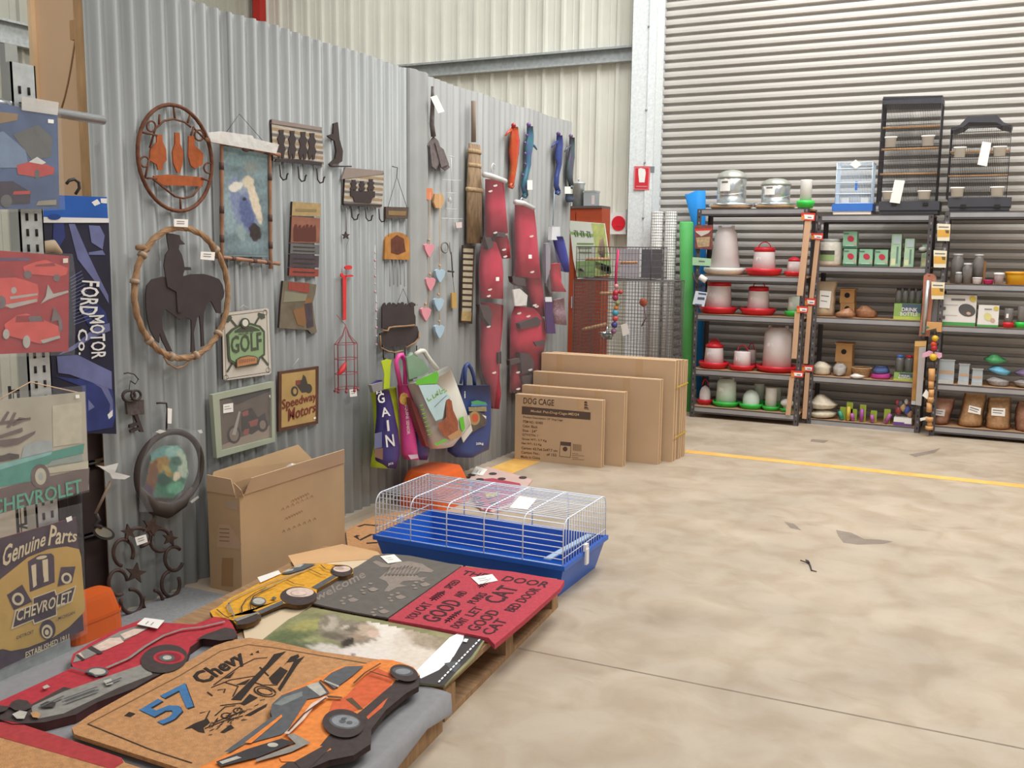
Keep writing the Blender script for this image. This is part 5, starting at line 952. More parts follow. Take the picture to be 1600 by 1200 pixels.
for i in range(n_+1):
    p = onhoop(Ln[-1]*i/n_*.9999); mb = MB(); mb.tube([(xs[0], p.y, p.z), (xs[-1], p.y, p.z)], .0021, WIRE_W, 4); mb.put('long_wire', o)
for x in (xs[0], xs[-1]):
    for i in range(1, 17):
        y = Y0+.01+(Y1-Y0-.02)*i/17; mb = MB(); d = max(0, .05-(y-Y0-.01), .05-(Y1-.01-y)); zt_ = ZT-.05+math.sqrt(max(0, .0025-d*d)); mb.tube([(x, y, ZR-.005), (x, y, zt_)], .002, WIRE_W, 4); mb.put('end_wire', o)
    mb = MB(); mb.tube([(x, Y0+.01, ZR+.03), (x, Y1-.01, ZR+.03)], .0022, WIRE_W, 4); mb.put('end_rail', o)
mb = MB(); cp = M('white_plastic', 'ece9e4', .35); mb.obox((X1-.004, 3.80, .155), (.012, 0, 0), (0, .035, 0), (0, 0, .03), cp); mb.obox((X1+.002, 3.803, .095), (.009, 0, 0), (0, .029, 0), (0, 0, .07), cp); mb.put('clip', o)
mb = MB(); mb.obox((X0-.006, 3.80, .155), (.012, 0, 0), (0, .035, 0), (0, 0, .03), cp); mb.put('clip', o)
mb = MB(); mb.obox((-1.62, 3.63, .152), (.03, 0, 0), (.03, .42, .0), (0, 0, .006), M('pale_blue_plastic', 'a9c3e0', .4)); mb.put('perch_bar', o)
mb = MB(); mb.slab([(796, 793), (812, 775), (839, 779), (824, 796)], zt(ZT+.006), .0015, WHITE); tag(mb.put('price_card'), 'white card lying on the roof wires of the pet cage', 'price card', 'white price cards on the mats')
# ---- open carton by the partition -------------------------------------
KR = M('kraft_cardboard', 'b4946f', .8, var=.08, scale=4); KRL = M('kraft_inside', 'c6a686', .8, var=.05); TAPE = M('brown_tape', 'a07a52', .35, var=.05)
o = T('carton', 'tall open cardboard carton with raised flaps against the iron partition', 'box', (-2.82, 3.4, 0))
x0, x1, y0, y1, h = -2.91, -2.735, 3.03, 3.757, .425; t = .005
for nm, a, b in (('near_panel', (x0, y0, 0), (x1, y0+t, h)), ('far_panel', (x0, y1-t, 0), (x1, y1, h)), ('front_panel', (x1-t, y0+t, 0), (x1, y1-t, h)), ('back_panel', (x0, y0+t, 0), (x0+t, y1-t, h)), ('base', (x0+t, y0+t, 0), (x1-t, y1-t, t))):
    mb = MB(); mb.box(a, b, KR); mb.put(nm, o)
def flap(a, b, c_, d_, m=KRL):
    mb = MB(); a, b, c_, d_ = map(Vector, (a, b, c_, d_)); n = (b-a).cross(c_-a).normalized()*.004; mb.prism([a, b, c_, d_], n, m); mb.put('flap', o)
flap((x1, y0+.03, h), (x1, y1, h), (x1+.022, y1-.03, h+.073), (x1+.018, y0+.05, h+.068)); flap((x0, y0, h), (x0, y1-.02, h), (x0-.022, y1-.1, h+.085), (x0-.012, y0+.05, h+.07), KR)
flap((x0, y0, h), (x1-.02, y0, h), (x1-.03, y0-.012, h+.07), (x0+.015, y0-.012, h+.075)); flap((x1-.02, y0-.002, h-.01), (x1+.006, y0+.02, h-.01), (x1+.02, y0-.01, h+.03), (x1-.01, y0-.02, h+.06))
mb = MB(); zb5 = lambda p: zz(150, 750, 4.8, p)
LB = ('y', y0); mb.print(zb5([(920, 330), (1000, 335), (1090, 480), (1080, 520), (905, 500)]), LB, M('kraft_label', 'b8987a', .8), .001)
for yy in (365, 395, 425, 455): mb.line(zb5([(925, yy), (1000, yy+4)]), LB, .004, M('faint_brown_ink', '8a6c50', .8), .0016)
mb.put('label', o)
mb = MB(); mb.print(zb5([(970, 150), (1065, 150), (1060, 225), (968, 215)]), LB, M('pale_tape', 'b39a80', .5), .001); mb.put('tape', o); mb = MB(); mb.print(zb5([(945, 585), (1030, 585), (1025, 800), (940, 790)]), LB, TAPE, .001); mb.put('tape', o)
mb = MB(); FX = ('x', x1); zx = lambda p: zz(400, 600, 4, p)
for k, (a, b) in enumerate((((160, 790), (370, 700)), ((180, 850), (290, 800)), ((165, 930), (390, 840)), ((220, 740), (330, 690)))):
    for j in range(7): s = a[0]+(b[0]-a[0])*j/7; yv = a[1]+(b[1]-a[1])*j/7; mb.line(zx([(s, yv), (s+9, yv-18), (s+18, yv-6)]), FX, .003, M('faint_red_ink', 'a06a52', .8) if k < 2 or k == 3 else M('faint_brown_ink'), .001)
mb.put('faint_lettering', o, 'stuff')
mb = MB(); mb.ball((-2.80, 3.45, h+.02), .03, CRINK, 8, (1, 1.4, 1)); mb.ball((-2.84, 3.3, h-.03), .06, M('packing_paper', 'a5896b', .8), 8, (1, 1.6, .8)); tag(mb.put('packing_paper'), 'crumpled packing paper in the open carton', 'packing')
# ---- dog cage cartons ------------------------------------------------------
KB = M('kraft_cardboard_warm', 'c9aa88', .8, var=.05, scale=4); BRN = M('carton_brown_ink', '5b4638', .8); BAND = M('carton_band_ink', '5e4c42', .8)
def dogbox(label, xl, xr, y, d, h, lean=.0):
    o = T('dog_cage_carton', label, 'box', ((xl+xr)/2, y, 0), 'flat dog cage cartons'); mb = MB()
    mb.obox((xl, y, 0), (xr-xl, .02, 0), (0, d, 0), (0, lean, h), KB); mb.put('carton_body', o)
    mb = MB(); mb.obox((xl, y+lean+d*.44, h), (xr-xl, .02, 0), (0, d*.12, 0), (0, 0, .0012), M('clear_tape', 'c9a780', .25)); mb.put('top_tape', o)
    mb = MB(); mb.obox((xr, y+.02+d*.35, .0), (.0012, 0, 0), (0, d*.2, 0), (0, lean, h), TAPE); mb.put('side_tape', o)
    for u in (.12, .72):
        mb = MB(); X = xl+(xr-xl)*u; mb.obox((X, y-.0012+.02*u+lean*.82, h*.82), (.05, .0016, 0), (0, .0012, 0), (0, lean*.18, h*.18), M('clear_tape')); mb.put('tape_tab', o)
    return o
zD = lambda p: zz(780, 500, 5.333, p)
o1 = dogbox('smallest flat dog cage carton, foremost, with the printed dark band', -2.905, -2.27, 5.985, .055, .458)
P_ = (Vector((0.0314, -.9995, 0)), 0); n0 = Vector((.0315, -1, 0)).normalized()
def fpl(xl, y): return (n0, n0.dot(Vector((xl, y, 0))))
f1 = fpl(-2.905, 5.985)
def sh(p, s): return (p[0], p[1]+s)
class _: pass
def ptxt(o, t, pix, pl, m, lift=.0012, name='lettering'): mb = MB(); mb.text(t, ats(pix, sh(pl, lift)), m); return mb.put(name, o)
mb = MB(); mb.poly(ats(zD([(190, 718), (762, 770), (760, 833), (188, 785)]), sh(f1, .0008)), BAND); mb.put('printed_band', o1)
ptxt(o1, 'DOG CAGE', zD([(200, 697), (456, 717), (458, 665), (203, 645)]), f1, BRN); ptxt(o1, 'Model: Pet-Dog-Cage-MD24', zD([(263, 773), (665, 806), (666, 778), (264, 747)]), f1, M('carton_light_ink', 'd8b78e', .8), .0018)
for i, (t, w_) in enumerate((('Product Description: 24" Dog Cage', 330), ('ITEM NO.: 101003', 165), ('Color: Black', 125), ('Size : 24"', 120), ('QTY/CTN: 1', 130), ('Gross WT.: 5.7 Kg', 205), ('Net WT.: 5.2 Kg', 165), ('Carton: 62.7x6.2x47.7 cm', 300), ('Carton No.:      of 152', 295), ('Made in China', 160))):
    x, y = 200-i*2.2, 820+i*36.5; ptxt(o1, t, zD([(x, y), (x+w_, y+w_*.085), (x+w_, y+w_*.085-22), (x, y-22)]), f1, BRN)
mb = MB(); mb.poly(ats(zD([(510, 1012), (600, 1020), (598, 1052), (508, 1044)]), sh(f1, .001)), BAND)
for a, b in (((508, 1044), (502, 1136)), ((598, 1052), (592, 1145)), ((502, 1136), (592, 1145))):
    A, B2 = ats(zD([a, b]), sh(f1, .001)); d = (B2-A).normalized()*.0015; u = n0.cross(d).normalized()*.0015; mb.poly([A+u, B2+u, B2-u, A-u], BRN)
mb.poly(ats(zD(ell(549, 1075, 20, 20, 14)), sh(f1, .001)), BRN)
for j in range(9): x = 615+j*8; mb.poly(ats(zD([(x, 1032+j*.8), (x+(3 if j % 2 else 5), 1032+j*.8), (x+(3 if j % 2 else 5), 1088+j*.8), (x, 1088+j*.8)]), sh(f1, .001)), M('carton_faint_ink', '8a6a50', .8))
for j in range(4): mb.poly(ats(zD([(608, 1110+j*16), (660+(j % 2)*50, 1115+j*16), (660+(j % 2)*50, 1119+j*16), (608, 1114+j*16)]), sh(f1, .001)), M('carton_faint_ink'))
for k in range(3): mb.poly(ats(zD([(712-8*k*0, 678+k*22), (728, 678+k*22), (728+8+k*5, 696+k*20), (704-k*5, 694+k*20)]), sh(f1, .001)), BRN)
mb.poly(ats(zD([(676, 735), (748, 741), (748, 746), (676, 740)]), sh(f1, .001)), BRN); mb.put('printed_marks', o1, 'stuff')
o2 = dogbox('second flat dog cage carton, just behind the smallest one', -2.905, -2.155, 6.09, .06, .508)
f2 = fpl(-2.925, 6.09); ptxt(o2, 'DOG CAGE', zD([(312, 665), (560, 688), (562, 636), (314, 613)]), f2, BRN)
mb = MB(); mb.poly(ats(zD([(822, 640), (838, 662), (806, 660)]), sh(f2, .001)), BRN); mb.put('printed_triangle', o2)
o3 = dogbox('third flat dog cage carton, plain fronted, taller than the two before it', -2.903, -1.965, 6.27, .065, .585)
f3 = fpl(-2.92, 6.27); mb = MB()
for j, w_ in enumerate((46, 30, 40, 46)): mb.poly(ats(zD([(1066, 768+j*15), (1066+w_, 771+j*15), (1066+w_, 777+j*15), (1066, 774+j*15)]), sh(f3, .001)), BRN)
mb.put('printed_lines', o3, 'stuff')
o4 = dogbox('largest flat dog cage carton, rearmost but one, with printing near its top edge', -2.9, -1.905, 6.40, .09, .705)
f4 = fpl(-2.915, 6.40); ptxt(o4, 'DOG CAGE', zD([(552, 488), (803, 505), (805, 450), (554, 432)]), f4, BRN)
mb = MB(); mb.poly(ats(zD([(1062, 455), (1088, 492), (1036, 490)]), sh(f4, .001)), BRN); mb.put('printed_triangle', o4)
o5 = dogbox('rearmost flat dog cage carton, its side strapped in yellow', -2.88, -1.895, 6.515, .075, .70); o6 = dogbox('last thin dog cage carton, against the back of the strapped one', -2.86, -1.89, 6.60, .06, .69)
mb = MB()
for k, z in enumerate((.17, .52)):
    mb = MB(); mb.box((-1.888, 6.41, z), (-1.885, 6.685, z+.01), M('yellow_strap', 'c9a83c', .5)); tag(mb.put('strap'), 'yellow plastic strap across the rear dog cage cartons, ' + ('lower' if k == 0 else 'upper') + ' of the two', 'strap', 'yellow carton straps')
# ================================================================== bags, rugs and toys hung at the far part of the partition
PBG = ('x', -2.95)
zB = lambda p: zz(540, 530, 4.615, p)
LIME, PURP, PINK, NATW = M('lime_woven', 'b5c733', .45, var=.06), M('purple_woven', '43397a', .4, var=.12), M('hot_pink_woven', 'e24f9a', .4, var=.06), M('white_woven', 'd8d5ca', .4, var=.07)
CREAMP = M('bag_white_print', 'e6e1da', .5)
PL1 = ('x', -2.86)
def rows(L, R): return [(a, b) for a, b in zip(zB(L), zB(R))]
o = thing_on('shopping_bag', 'purple and lime woven feed bag hanging leftmost of the four', 'bag', (605, 733), 'woven feed bags hanging on hooks', PL1)
bulge(rows([(178, 365), (195, 480), (205, 620), (205, 760), (185, 860), (178, 922)], [(350, 340), (362, 470), (372, 600), (380, 740), (372, 840), (335, 930)]), ('x', -2.92), .055, LIME, 10, name='bag_body', parent=o)
bulge(rows([(218, 372), (222, 480), (222, 560), (210, 680), (205, 800), (215, 870), (262, 926)], [(285, 362), (322, 480), (340, 560), (366, 650), (380, 760), (376, 835), (338, 928)]), ('x', -2.895), .05, PURP, 8, name='purple_panel', parent=o)
mb = MB(); mb.slab(zB([(185, 330), (280, 305), (285, 365), (200, 385)]), PL1, .02, M('bag_grey_top', '8b8886', .5)); mb.slab(zB([(185, 325), (235, 295), (270, 295), (200, 340)]), ('x', -2.875), .01, PURP); mb.put('top_hem', o)
mb = MB(); mb.slab(zB([(258, 160), (300, 142), (332, 150), (325, 190), (318, 352), (275, 360), (280, 250)]), ('x', -2.855), .004, LIME); mb.put('handle', o)
mb = MB()
for c, q in (('H', [(222, 398), (262, 392), (258, 372), (222, 376)]), ('G', [(235, 468), (285, 455), (275, 385), (228, 395)]), ('A', [(262, 562), (325, 552), (310, 488), (250, 495)]), ('I', [(302, 663), (318, 660), (310, 582), (295, 586)]), ('N', [(295, 780), (356, 770), (345, 685), (285, 692)])):
    mb.ptext(c, zB(q), ('x', -2.838), CREAMP, .0)
mb.put('lettering', o, 'stuff')
mb = MB(); mb.print(zB([(210, 680), (262, 668), (262, 780), (208, 790)]), ('x', -2.845), M('bag_slate_photo', '676b8f', .5), .001); mb.print(zB([(208, 790), (270, 785), (268, 870), (210, 850)]), ('x', -2.845), M('bag_horse_brown', '7a5a4a', .5), .001); mb.ptext('JCS', zB([(308, 912), (345, 905), (343, 888), (306, 895)]), ('x', -2.842), CREAMP, .0); mb.put('photo_print', o, 'stuff')
o = thing_on('shopping_bag', 'hot pink and purple woven feed bag, second from the left', 'bag', (640, 717), 'woven feed bags hanging on hooks', PL1)
bulge(rows([(372, 330), (380, 450), (392, 600), (398, 740), (400, 820), (425, 862)], [(462, 322), (485, 450), (525, 600), (565, 720), (583, 800), (555, 862)]), ('x', -2.91), .075, PURP, 10, name='bag_body', parent=o)
bulge(rows([(372, 328), (380, 450), (392, 600), (398, 740), (400, 822), (430, 866)], [(440, 326), (452, 450), (470, 600), (488, 720), (503, 840), (505, 862)]), ('x', -2.875), .05, PINK, 8, name='pink_panel', parent=o)
mb = MB(); P = ats(zB([(395, 330), (370, 210), (362, 160), (385, 118), (405, 112), (425, 150), (432, 200), (430, 325)]), ('x', -2.84)); mb.tube(P, .014, PINK, 6, False); mb.put('handle', o)
PF = ('x', -2.822); mb = MB(); mb.ptext('EQUINE SENIOR', zB([(425, 475), (440, 688), (466, 684), (448, 472)]), PF, CREAMP, 0); mb.ptext('HYGAIN', zB([(462, 520), (485, 668), (508, 664), (480, 518)]), ('x', -2.832), CREAMP, .0); mb.put('lettering', o, 'stuff')
mb = MB(); mb.print(zB([(388, 430), (400, 395), (420, 385), (445, 395), (458, 430), (452, 465), (420, 475), (395, 460)]), PF, M('biscuit_gold', 'c39a4c', .6, var=.4, scale=60), 0); mb.print(zB([(450, 835), (520, 830), (525, 858), (470, 866)]), PF, M('bag_pale_text', 'd3bfd0', .5), 0); mb.put('biscuit_print', o)
o = thing_on('shopping_bag', 'white and green woven feed bag printed with a brown hen, swung out in front', 'bag', (690, 705), 'woven feed bags hanging on hooks', PL1)
bulge(rows([(445, 325), (490, 450), (540, 600), (580, 730), (605, 790)], [(735, 190), (790, 330), (840, 470), (885, 600), (740, 740)]), ('x', -2.818), .085, NATW, 10, name='bag_body', parent=o)
mb = MB(); mb.slab(zB([(470, 420), (520, 500), (575, 640), (600, 780), (580, 770), (540, 660), (480, 480)]), ('x', -2.785), .03, M('bag_maroon_gusset', '7d3b3b', .5)); mb.put('gusset', o)
PW = ('x', -2.726)
HEN, BGR = M('hen_brown', '96543b', .5, var=.25, scale=40), M('bag_bright_green', '64b83a', .5)
mb = MB(); mb.print(zB([(505, 300), (660, 230), (672, 260), (660, 320), (560, 325), (510, 330)]), PW, BGR, .001); mb.print(zB([(525, 330), (660, 325), (740, 400), (760, 425), (722, 450), (700, 570), (650, 590), (600, 500)]), PW, M('bag_sky_print', 'b5cdcf', .5), .0005)
mb.print(zB([(725, 440), (745, 428), (765, 445), (775, 510), (810, 590), (815, 660), (770, 730), (735, 715), (700, 690), (670, 640), (668, 600), (700, 595), (725, 560)]), PW, HEN, .0012); mb.print(zB([(735, 700), (820, 650), (840, 690), (760, 730)]), PW, M('hen_straw', 'b48a5e', .6), .0014); mb.print(zB([(820, 570), (850, 555), (862, 640), (845, 670), (830, 640)]), PW, BGR, .0012); mb.print(zB([(640, 755), (720, 718), (735, 728), (650, 768)]), PW, BGR, .0012); mb.put('hen_print', o)
mb = MB(); GG = M('bag_script_green', '78a83c', .5)
for p in ([(585, 425), (600, 445), (620, 430)], [(625, 400), (635, 425), (650, 415), (648, 395)], [(655, 410), (668, 385), (660, 375), (650, 395), (672, 400)], [(675, 360), (685, 395), (700, 385)], [(690, 375), (715, 360), (710, 385), (730, 370)]): mb.line(zB(p), PW, .007, GG, .0015)
for k in range(8): y = 480+k*30; mb.line(zB([(535+k*8, y), (560+k*9, y-8), (548+k*8, y+12)]), PW, .006, GG, .0015)
mb.line(zB([(640, 490), (690, 440), (730, 405)]), PW, .004, M('bag_dark_line', '5a6a75', .5), .0015); mb.put('script_print', o, 'stuff')
mb = MB(); P = ats(zB([(470, 300), (455, 200), (450, 130), (470, 110), (490, 150), (500, 280)]), ('x', -2.80)); mb.tube(P, .015, M('sage_strap', '7f9a7f', .5, var=.1), 6); P = ats(zB([(500, 110), (540, 85), (565, 85), (600, 140), (660, 215)]), ('x', -2.80)); mb.tube(P, .014, NATW, 6); mb.put('handle', o)
mb = MB(); mb.slab(zB([(440, 130), (490, 110), (560, 150), (610, 230), (560, 260), (460, 290)]), ('x', -2.785), .008, M('sage_strap')); mb.put('bag_mouth', o)
o = thing_on('shopping_bag', 'navy blue woven feed bag marked 20kg, rightmost of the four', 'bag', (735, 712), 'woven feed bags hanging on hooks', PL1)
BNV = M('navy_woven', '3a4a7c', .5, var=.12)
bulge(rows([(800, 330), (790, 450), (760, 600), (735, 730), (735, 810), (790, 850)], [(1032, 330), (1040, 480), (1046, 620), (1035, 740), (1030, 790), (900, 845)]), ('x', -2.895), .06, BNV, 10, name='bag_body', parent=o)
PV = ('x', -2.826); mb = MB()
for p, m in (([(905, 450), (950, 440), (1010, 455), (1020, 470), (910, 470)], M('bag_rainbow_green', '4f9b62', .5)), ([(905, 470), (1020, 470), (1018, 480), (905, 485)], M('bag_rainbow_blue', '4a7fb5', .5)), ([(885, 490), (1015, 485), (1018, 520), (890, 520)], M('bag_straw', '8f8260', .6, var=.2, scale=40)), ([(890, 530), (950, 520), (1000, 540), (1018, 590), (1010, 620), (950, 650), (905, 680), (895, 620)], M('bag_dog_brown', '5b5048', .6, var=.25, scale=30)), (ell(930, 570, 40, 50, 18), M('bag_dog_tan', 'a08a5c', .6)), (ell(933, 568, 24, 32, 16), M('bag_orange_face', 'c0593a', .6)), ([(985, 545), (1015, 555), (1012, 575)], CREAMP)): mb.print(zB(p), PV, m, .0004*len(mb.f))
mb.put('animal_print', o)
mb = MB(); mb.ptext('20kg', zB([(940, 768), (995, 764), (994, 742), (940, 746)]), PV, CREAMP, .0); mb.ptext('i', zB([(857, 425), (864, 425), (864, 375), (857, 375)]), ('x', -2.835), CREAMP, 0); mb.put('lettering', o, 'stuff')
mb = MB(); mb.tube(ats(zB([(860, 340), (862, 240), (868, 190), (882, 178), (905, 210), (925, 270), (930, 330)]), ('x', -2.87)), .013, BNV, 6); mb.tube(ats(zB([(830, 320), (850, 220), (862, 190)]), ('x', -2.885)), .01, BNV, 6); mb.put('handle', o)
mb = MB(); mb.slab(zB([(890, 545), (915, 660), (850, 745), (835, 700), (870, 640)]), ('x', -2.822), .004, NATW); mb.put('white_fold', o)
# red quilted rugs in clear covers
RC, RC2, BK = M('red_canvas', 'bb3049', .55, var=.12, scale=9), M('red_canvas_dark', '9c3040', .6, var=.15, scale=9), M('black_webbing', '443838', .7)
def rug(label, hang, segs, dark, cover, lab):
    o = thing_on('red_rug', label, 'rug', segs[-1][-1][0], 'red rugs in clear covers on hangers', ('x', -2.96))
    for i, s in enumerate(segs): bulge([(a, b) for a, b in s], ('x', -2.985), .06-.008*(i % 2), RC if i % 2 == 0 else RC2, 8, name='rug_fold', parent=o)
    for d in dark: mb = MB(); mb.slab(d, ('x', -2.917), .03, BK); mb.put('strap_buckle', o)
    mb = MB(); mb.slab(cover, ('x', -2.909), .0012, film('rug_cover_film', 'f4e8ea', .03, .15)); mb.put('clear_cover', o)
    for k in range(9):  # pale slivers added as glints of light on the cover
        s_ = segs[k % len(segs)]; t = random.random(); a_, b_ = s_[0]; c_, d_ = s_[-1]; u = .15+.7*random.random(); x = (a_[0]+(c_[0]-a_[0])*t)*(1-u)+(b_[0]+(d_[0]-b_[0])*t)*u; y = (a_[1]+(c_[1]-a_[1])*t)*(1-u)+(b_[1]+(d_[1]-b_[1])*t)*u
        mb = MB(); mb.slab([(x-2, y), (x+3, y-1.5), (x+4, y+.5), (x+1, y+2.5), (x-2.5, y+1.8)], ('x', -2.906), .001, CRINK); mb.put('film_glint', o)
    mb = MB(); mb.tube(ats(hang, ('x', -2.95)), .004, M('clear_bead'), 6); mb.put('hanger_hook', o)
    x, y = lab[0]; mb = MB(); mb.tube(ats(lab[1], ('x', -2.93)), .018, M('hanger_clear_white', 'd5d3d3', .3, var=.1), 7); mb.put('hanger_bar', o)
    mb = MB(); mb.slab([(x, y), (x+5, y), (x+5, y+6), (x, y+6)], ('x', -2.884), .001, WHITE); mb.put('price_sticker', o)
zR = lambda p: zz(730, 250, 5.714, p); zR2 = lambda p: zz(730, 430, 5.714, p)
def seg(L, R, z): return [(a, b) for a, b in zip(z(L), z(R))]
rug('tall red rug in clear plastic, the left of the two', zR([(215, 110), (215, 60), (230, 30), (250, 45), (240, 80)]),
  [seg([(160, 170), (160, 400), (165, 690)], [(300, 195), (320, 400), (345, 640)], zR), seg([(240, 690), (260, 780), (300, 880)], [(330, 670), (355, 770), (345, 870)], zR), seg([(140, 720), (115, 820), (105, 1000), (115, 1230)], [(220, 740), (290, 890), (305, 1000), (300, 1240)], zR), seg([(120, 240), (120, 480), (115, 700), (125, 850), (205, 1040), (215, 1190)], [(310, 270), (300, 470), (275, 700), (270, 900), (270, 1060), (235, 1190)], zR2)],
  [zR([(160, 690), (210, 690), (240, 770), (190, 800)]), zR2([(110, 262), (190, 270), (225, 330), (215, 470), (150, 380)]), zR([(270, 640), (340, 650), (340, 690), (265, 680)]), zR2([(280, 690), (305, 680), (305, 790), (280, 790)])],
  zR([(150, 160), (310, 190), (370, 600), (350, 880), (310, 1250), (290, 1800), (240, 2230), (190, 2150), (110, 1900), (105, 900), (150, 640)]), ((775, 433), zR([(150, 130), (200, 140), (260, 160), (340, 190)])))
rug('tall red rug in clear plastic, the right of the two nearest the cartons', zR([(480, 375), (478, 350), (490, 335)]),
  [seg([(425, 400), (420, 560), (430, 800), (425, 1040)], [(575, 430), (600, 620), (620, 850), (650, 1060)], zR), seg([(530, 20), (530, 110), (570, 250), (600, 350)], [(640, 40), (665, 160), (665, 300), (660, 370)], zR2), seg([(420, 275), (390, 370), (385, 560), (385, 740)], [(580, 300), (690, 400), (705, 560), (680, 670)], zR2), seg([(400, 800), (385, 900), (385, 1030)], [(470, 770), (490, 880), (480, 1040)], zR2), seg([(500, 700), (500, 820)], [(650, 690), (640, 880)], zR2)],
  [zR2([(400, 10), (520, 30), (525, 100), (450, 90), (410, 60)]), zR2([(465, 430), (620, 370), (660, 400), (650, 450), (480, 480)]), zR2([(470, 690), (560, 700), (600, 780), (590, 860), (490, 880), (480, 790)]), zR2([(385, 760), (470, 740), (475, 780), (388, 805)]), zR2([(595, 595), (700, 580), (690, 630), (620, 635)]), zR2([(490, 900), (580, 890), (560, 970), (500, 970)])],
  zR([(400, 390), (590, 430), (660, 1050), (700, 1400), (705, 1850), (640, 1950), (500, 2080), (380, 2080), (380, 1500), (410, 1000)]), ((826, 398), zR([(430, 375), (500, 385), (590, 430)])))
mb = MB(); mb.slab(zR2([(410, 130), (470, 120), (540, 180), (530, 270), (430, 275)]), ('x', -2.893), .009, CRINK); tag(mb.put('plastic_wad'), 'bunched clear plastic at the middle of the right red rug', 'plastic')
# glazed seahorses
zS = lambda p: zz(760, 150, 6, p)
for lab, L, R, m1, m2 in (('glossy orange and red seahorse ornament, leftmost of the four', [(225, 290), (205, 330), (200, 430), (195, 520), (215, 620), (215, 720), (195, 800), (205, 840)], [(285, 290), (300, 340), (315, 420), (310, 540), (290, 640), (265, 720), (250, 800), (225, 845)], M('glaze_orange', 'b9602f', .2, var=.35, scale=16, col2='c43a34'), 'b03038'),
    ('glossy teal and purple seahorse ornament, second from the left', [(370, 285), (365, 370), (345, 440), (355, 540), (360, 640), (335, 740), (310, 840), (330, 930)], [(425, 285), (435, 380), (440, 460), (415, 560), (410, 650), (385, 740), (370, 840), (375, 930)], M('glaze_teal', '3a7f7d', .2, var=.3, scale=16, col2='5a5a92'), '6b4f86'),
    ('deep blue seahorse ornament, third from the left', [(650, 370), (640, 440), (625, 540), (650, 640), (635, 740), (625, 840), (640, 900)], [(700, 370), (715, 440), (710, 540), (695, 640), (670, 740), (665, 840), (680, 890)], M('glaze_blue', '40549a', .2, var=.3, scale=16, col2='3b3f66'), '56407a'),
    ('dark green seahorse ornament at the partition end', [(770, 390), (765, 480), (755, 560), (740, 660), (745, 760), (770, 840)], [(815, 390), (815, 480), (820, 580), (815, 680), (810, 760), (800, 840)], M('glaze_green', '4a6a62', .2, var=.3, scale=16, col2='5f4a6a'), '6f5a78')):
    b = zS([L[-1]])[0]; o = thing_on('seahorse', lab, 'ornament', b, 'seahorse ornaments')
    nr = lambda A, B: [(a[0]+(b[0]-a[0])*.14+3.5*math.sin(i*1.15), a[1]) for i, (a, b) in enumerate(zip(A, B))]
    L, R = nr(L, R), nr(R, L)
    bulge([(a, c) for a, c in zip(zS(L), zS(R))], P1, .03, m1, 8, name='body', parent=o)
    mb = MB(); hx = (L[0][0]+R[0][0])/2; mb.ball(at(zS([(hx, L[0][1]-14)])[0], shift(P1, .015)), .028, M('glaze_crest_'+m2, m2, .25), 8, (.6, .8, .6)); mb.put('crest', o)
    sd = 1 if 'teal' in lab else -1; k = 2 if 'teal' in lab else 1
    x0, y0 = (R if sd > 0 else L)[k]; mb = MB(); mb.tube(ats(zS([(x0-10*sd, y0-12), (x0+20*sd, y0+10), (x0+42*sd, y0+42)]), shift(P1, .012)), [.012, .009, .005], m1, 6); mb.put('snout', o)
    x1, y1 = L[-1]; mb = MB(); mb.tube(ats(zS([(x1+20, y1-15), (x1+5, y1+12), (x1+30, y1+22), (x1+45, y1+2)]), shift(P1, .012)), [.016, .012, .009, .006], m1, 6); mb.put('tail', o)
    for j in range(5):
        i = min(1+j, len(R)-2); xx, yy = (L if sd > 0 else R)[i]; mb = MB(); mb.ball(at(zS([(xx, yy)])[0], shift(P1, .01)), .012, M('glaze_crest_'+m2), 6); mb.put('back_spine', o)
for x, y, w_, h_, l in ((828, 289, 8, 15, 'pale tag hanging on the teal seahorse'), (887, 297, 9, 11, 'white card above a small dark pouch at the partition end')):
    mb = MB(); mb.slab([(x-w_/2, y-h_/2), (x+w_/2, y-h_/2), (x+w_/2, y+h_/2), (x-w_/2, y+h_/2)], shift(P1, .045), .001, TAGW); tag(mb.put('price_card'), l, 'price card', 'small cards at the partition end')
mb = MB(); bulge([((884, 303), (894, 303)), ((883, 310), (895, 310)), ((885, 316), (893, 316))], shift(P1, .0), .03, M('slate_pouch', '4f5b72', .6), 6, mb=mb); tag(mb.put('pouch'), 'small dark blue pouch under a white card', 'pouch')
# packaged dog toys
zT = lambda p: zz(800, 300, 5.333, p)
o = thing_on('packaged_toy', 'blue topped packaged pet toy hanging on a long blue cord', 'toy', (878, 427), 'packaged toys at the partition end')
mb = MB(); mb.tube(ats([(866, 300), (864, 352)], shift(P1, .01)), .004, M('pale_blue_cord', '8fa3b8', .6), 5); mb.put('cord', o)
bulge([(a, b) for a, b in zip(zT([(330, 370), (345, 420), (370, 560), (400, 660)]), zT([(400, 370), (420, 430), (450, 560), (452, 670)]))], shift(P1, .02), .05, M('toy_blue', '4a4fa0', .4, var=.15), 8, name='toy_body', parent=o)
mb = MB(); mb.slab(zT([(335, 290), (400, 290), (405, 400), (330, 400)]), shift(P1, .05), .03, M('toy_card_white', 'd3d3d6', .5)); mb.put('header', o)
o = thing_on('packaged_toy', 'red packaged pet toy hanging left of the orange cabinet', 'toy', (870, 458), 'packaged toys at the partition end')
bulge([(a, b) for a, b in zip(zT([(310, 600), (315, 700), (325, 830)]), zT([(365, 590), (380, 790), (430, 830)]))], shift(P1, .02), .06, M('toy_red', 'd02f48', .4), 8, name='toy_body', parent=o)
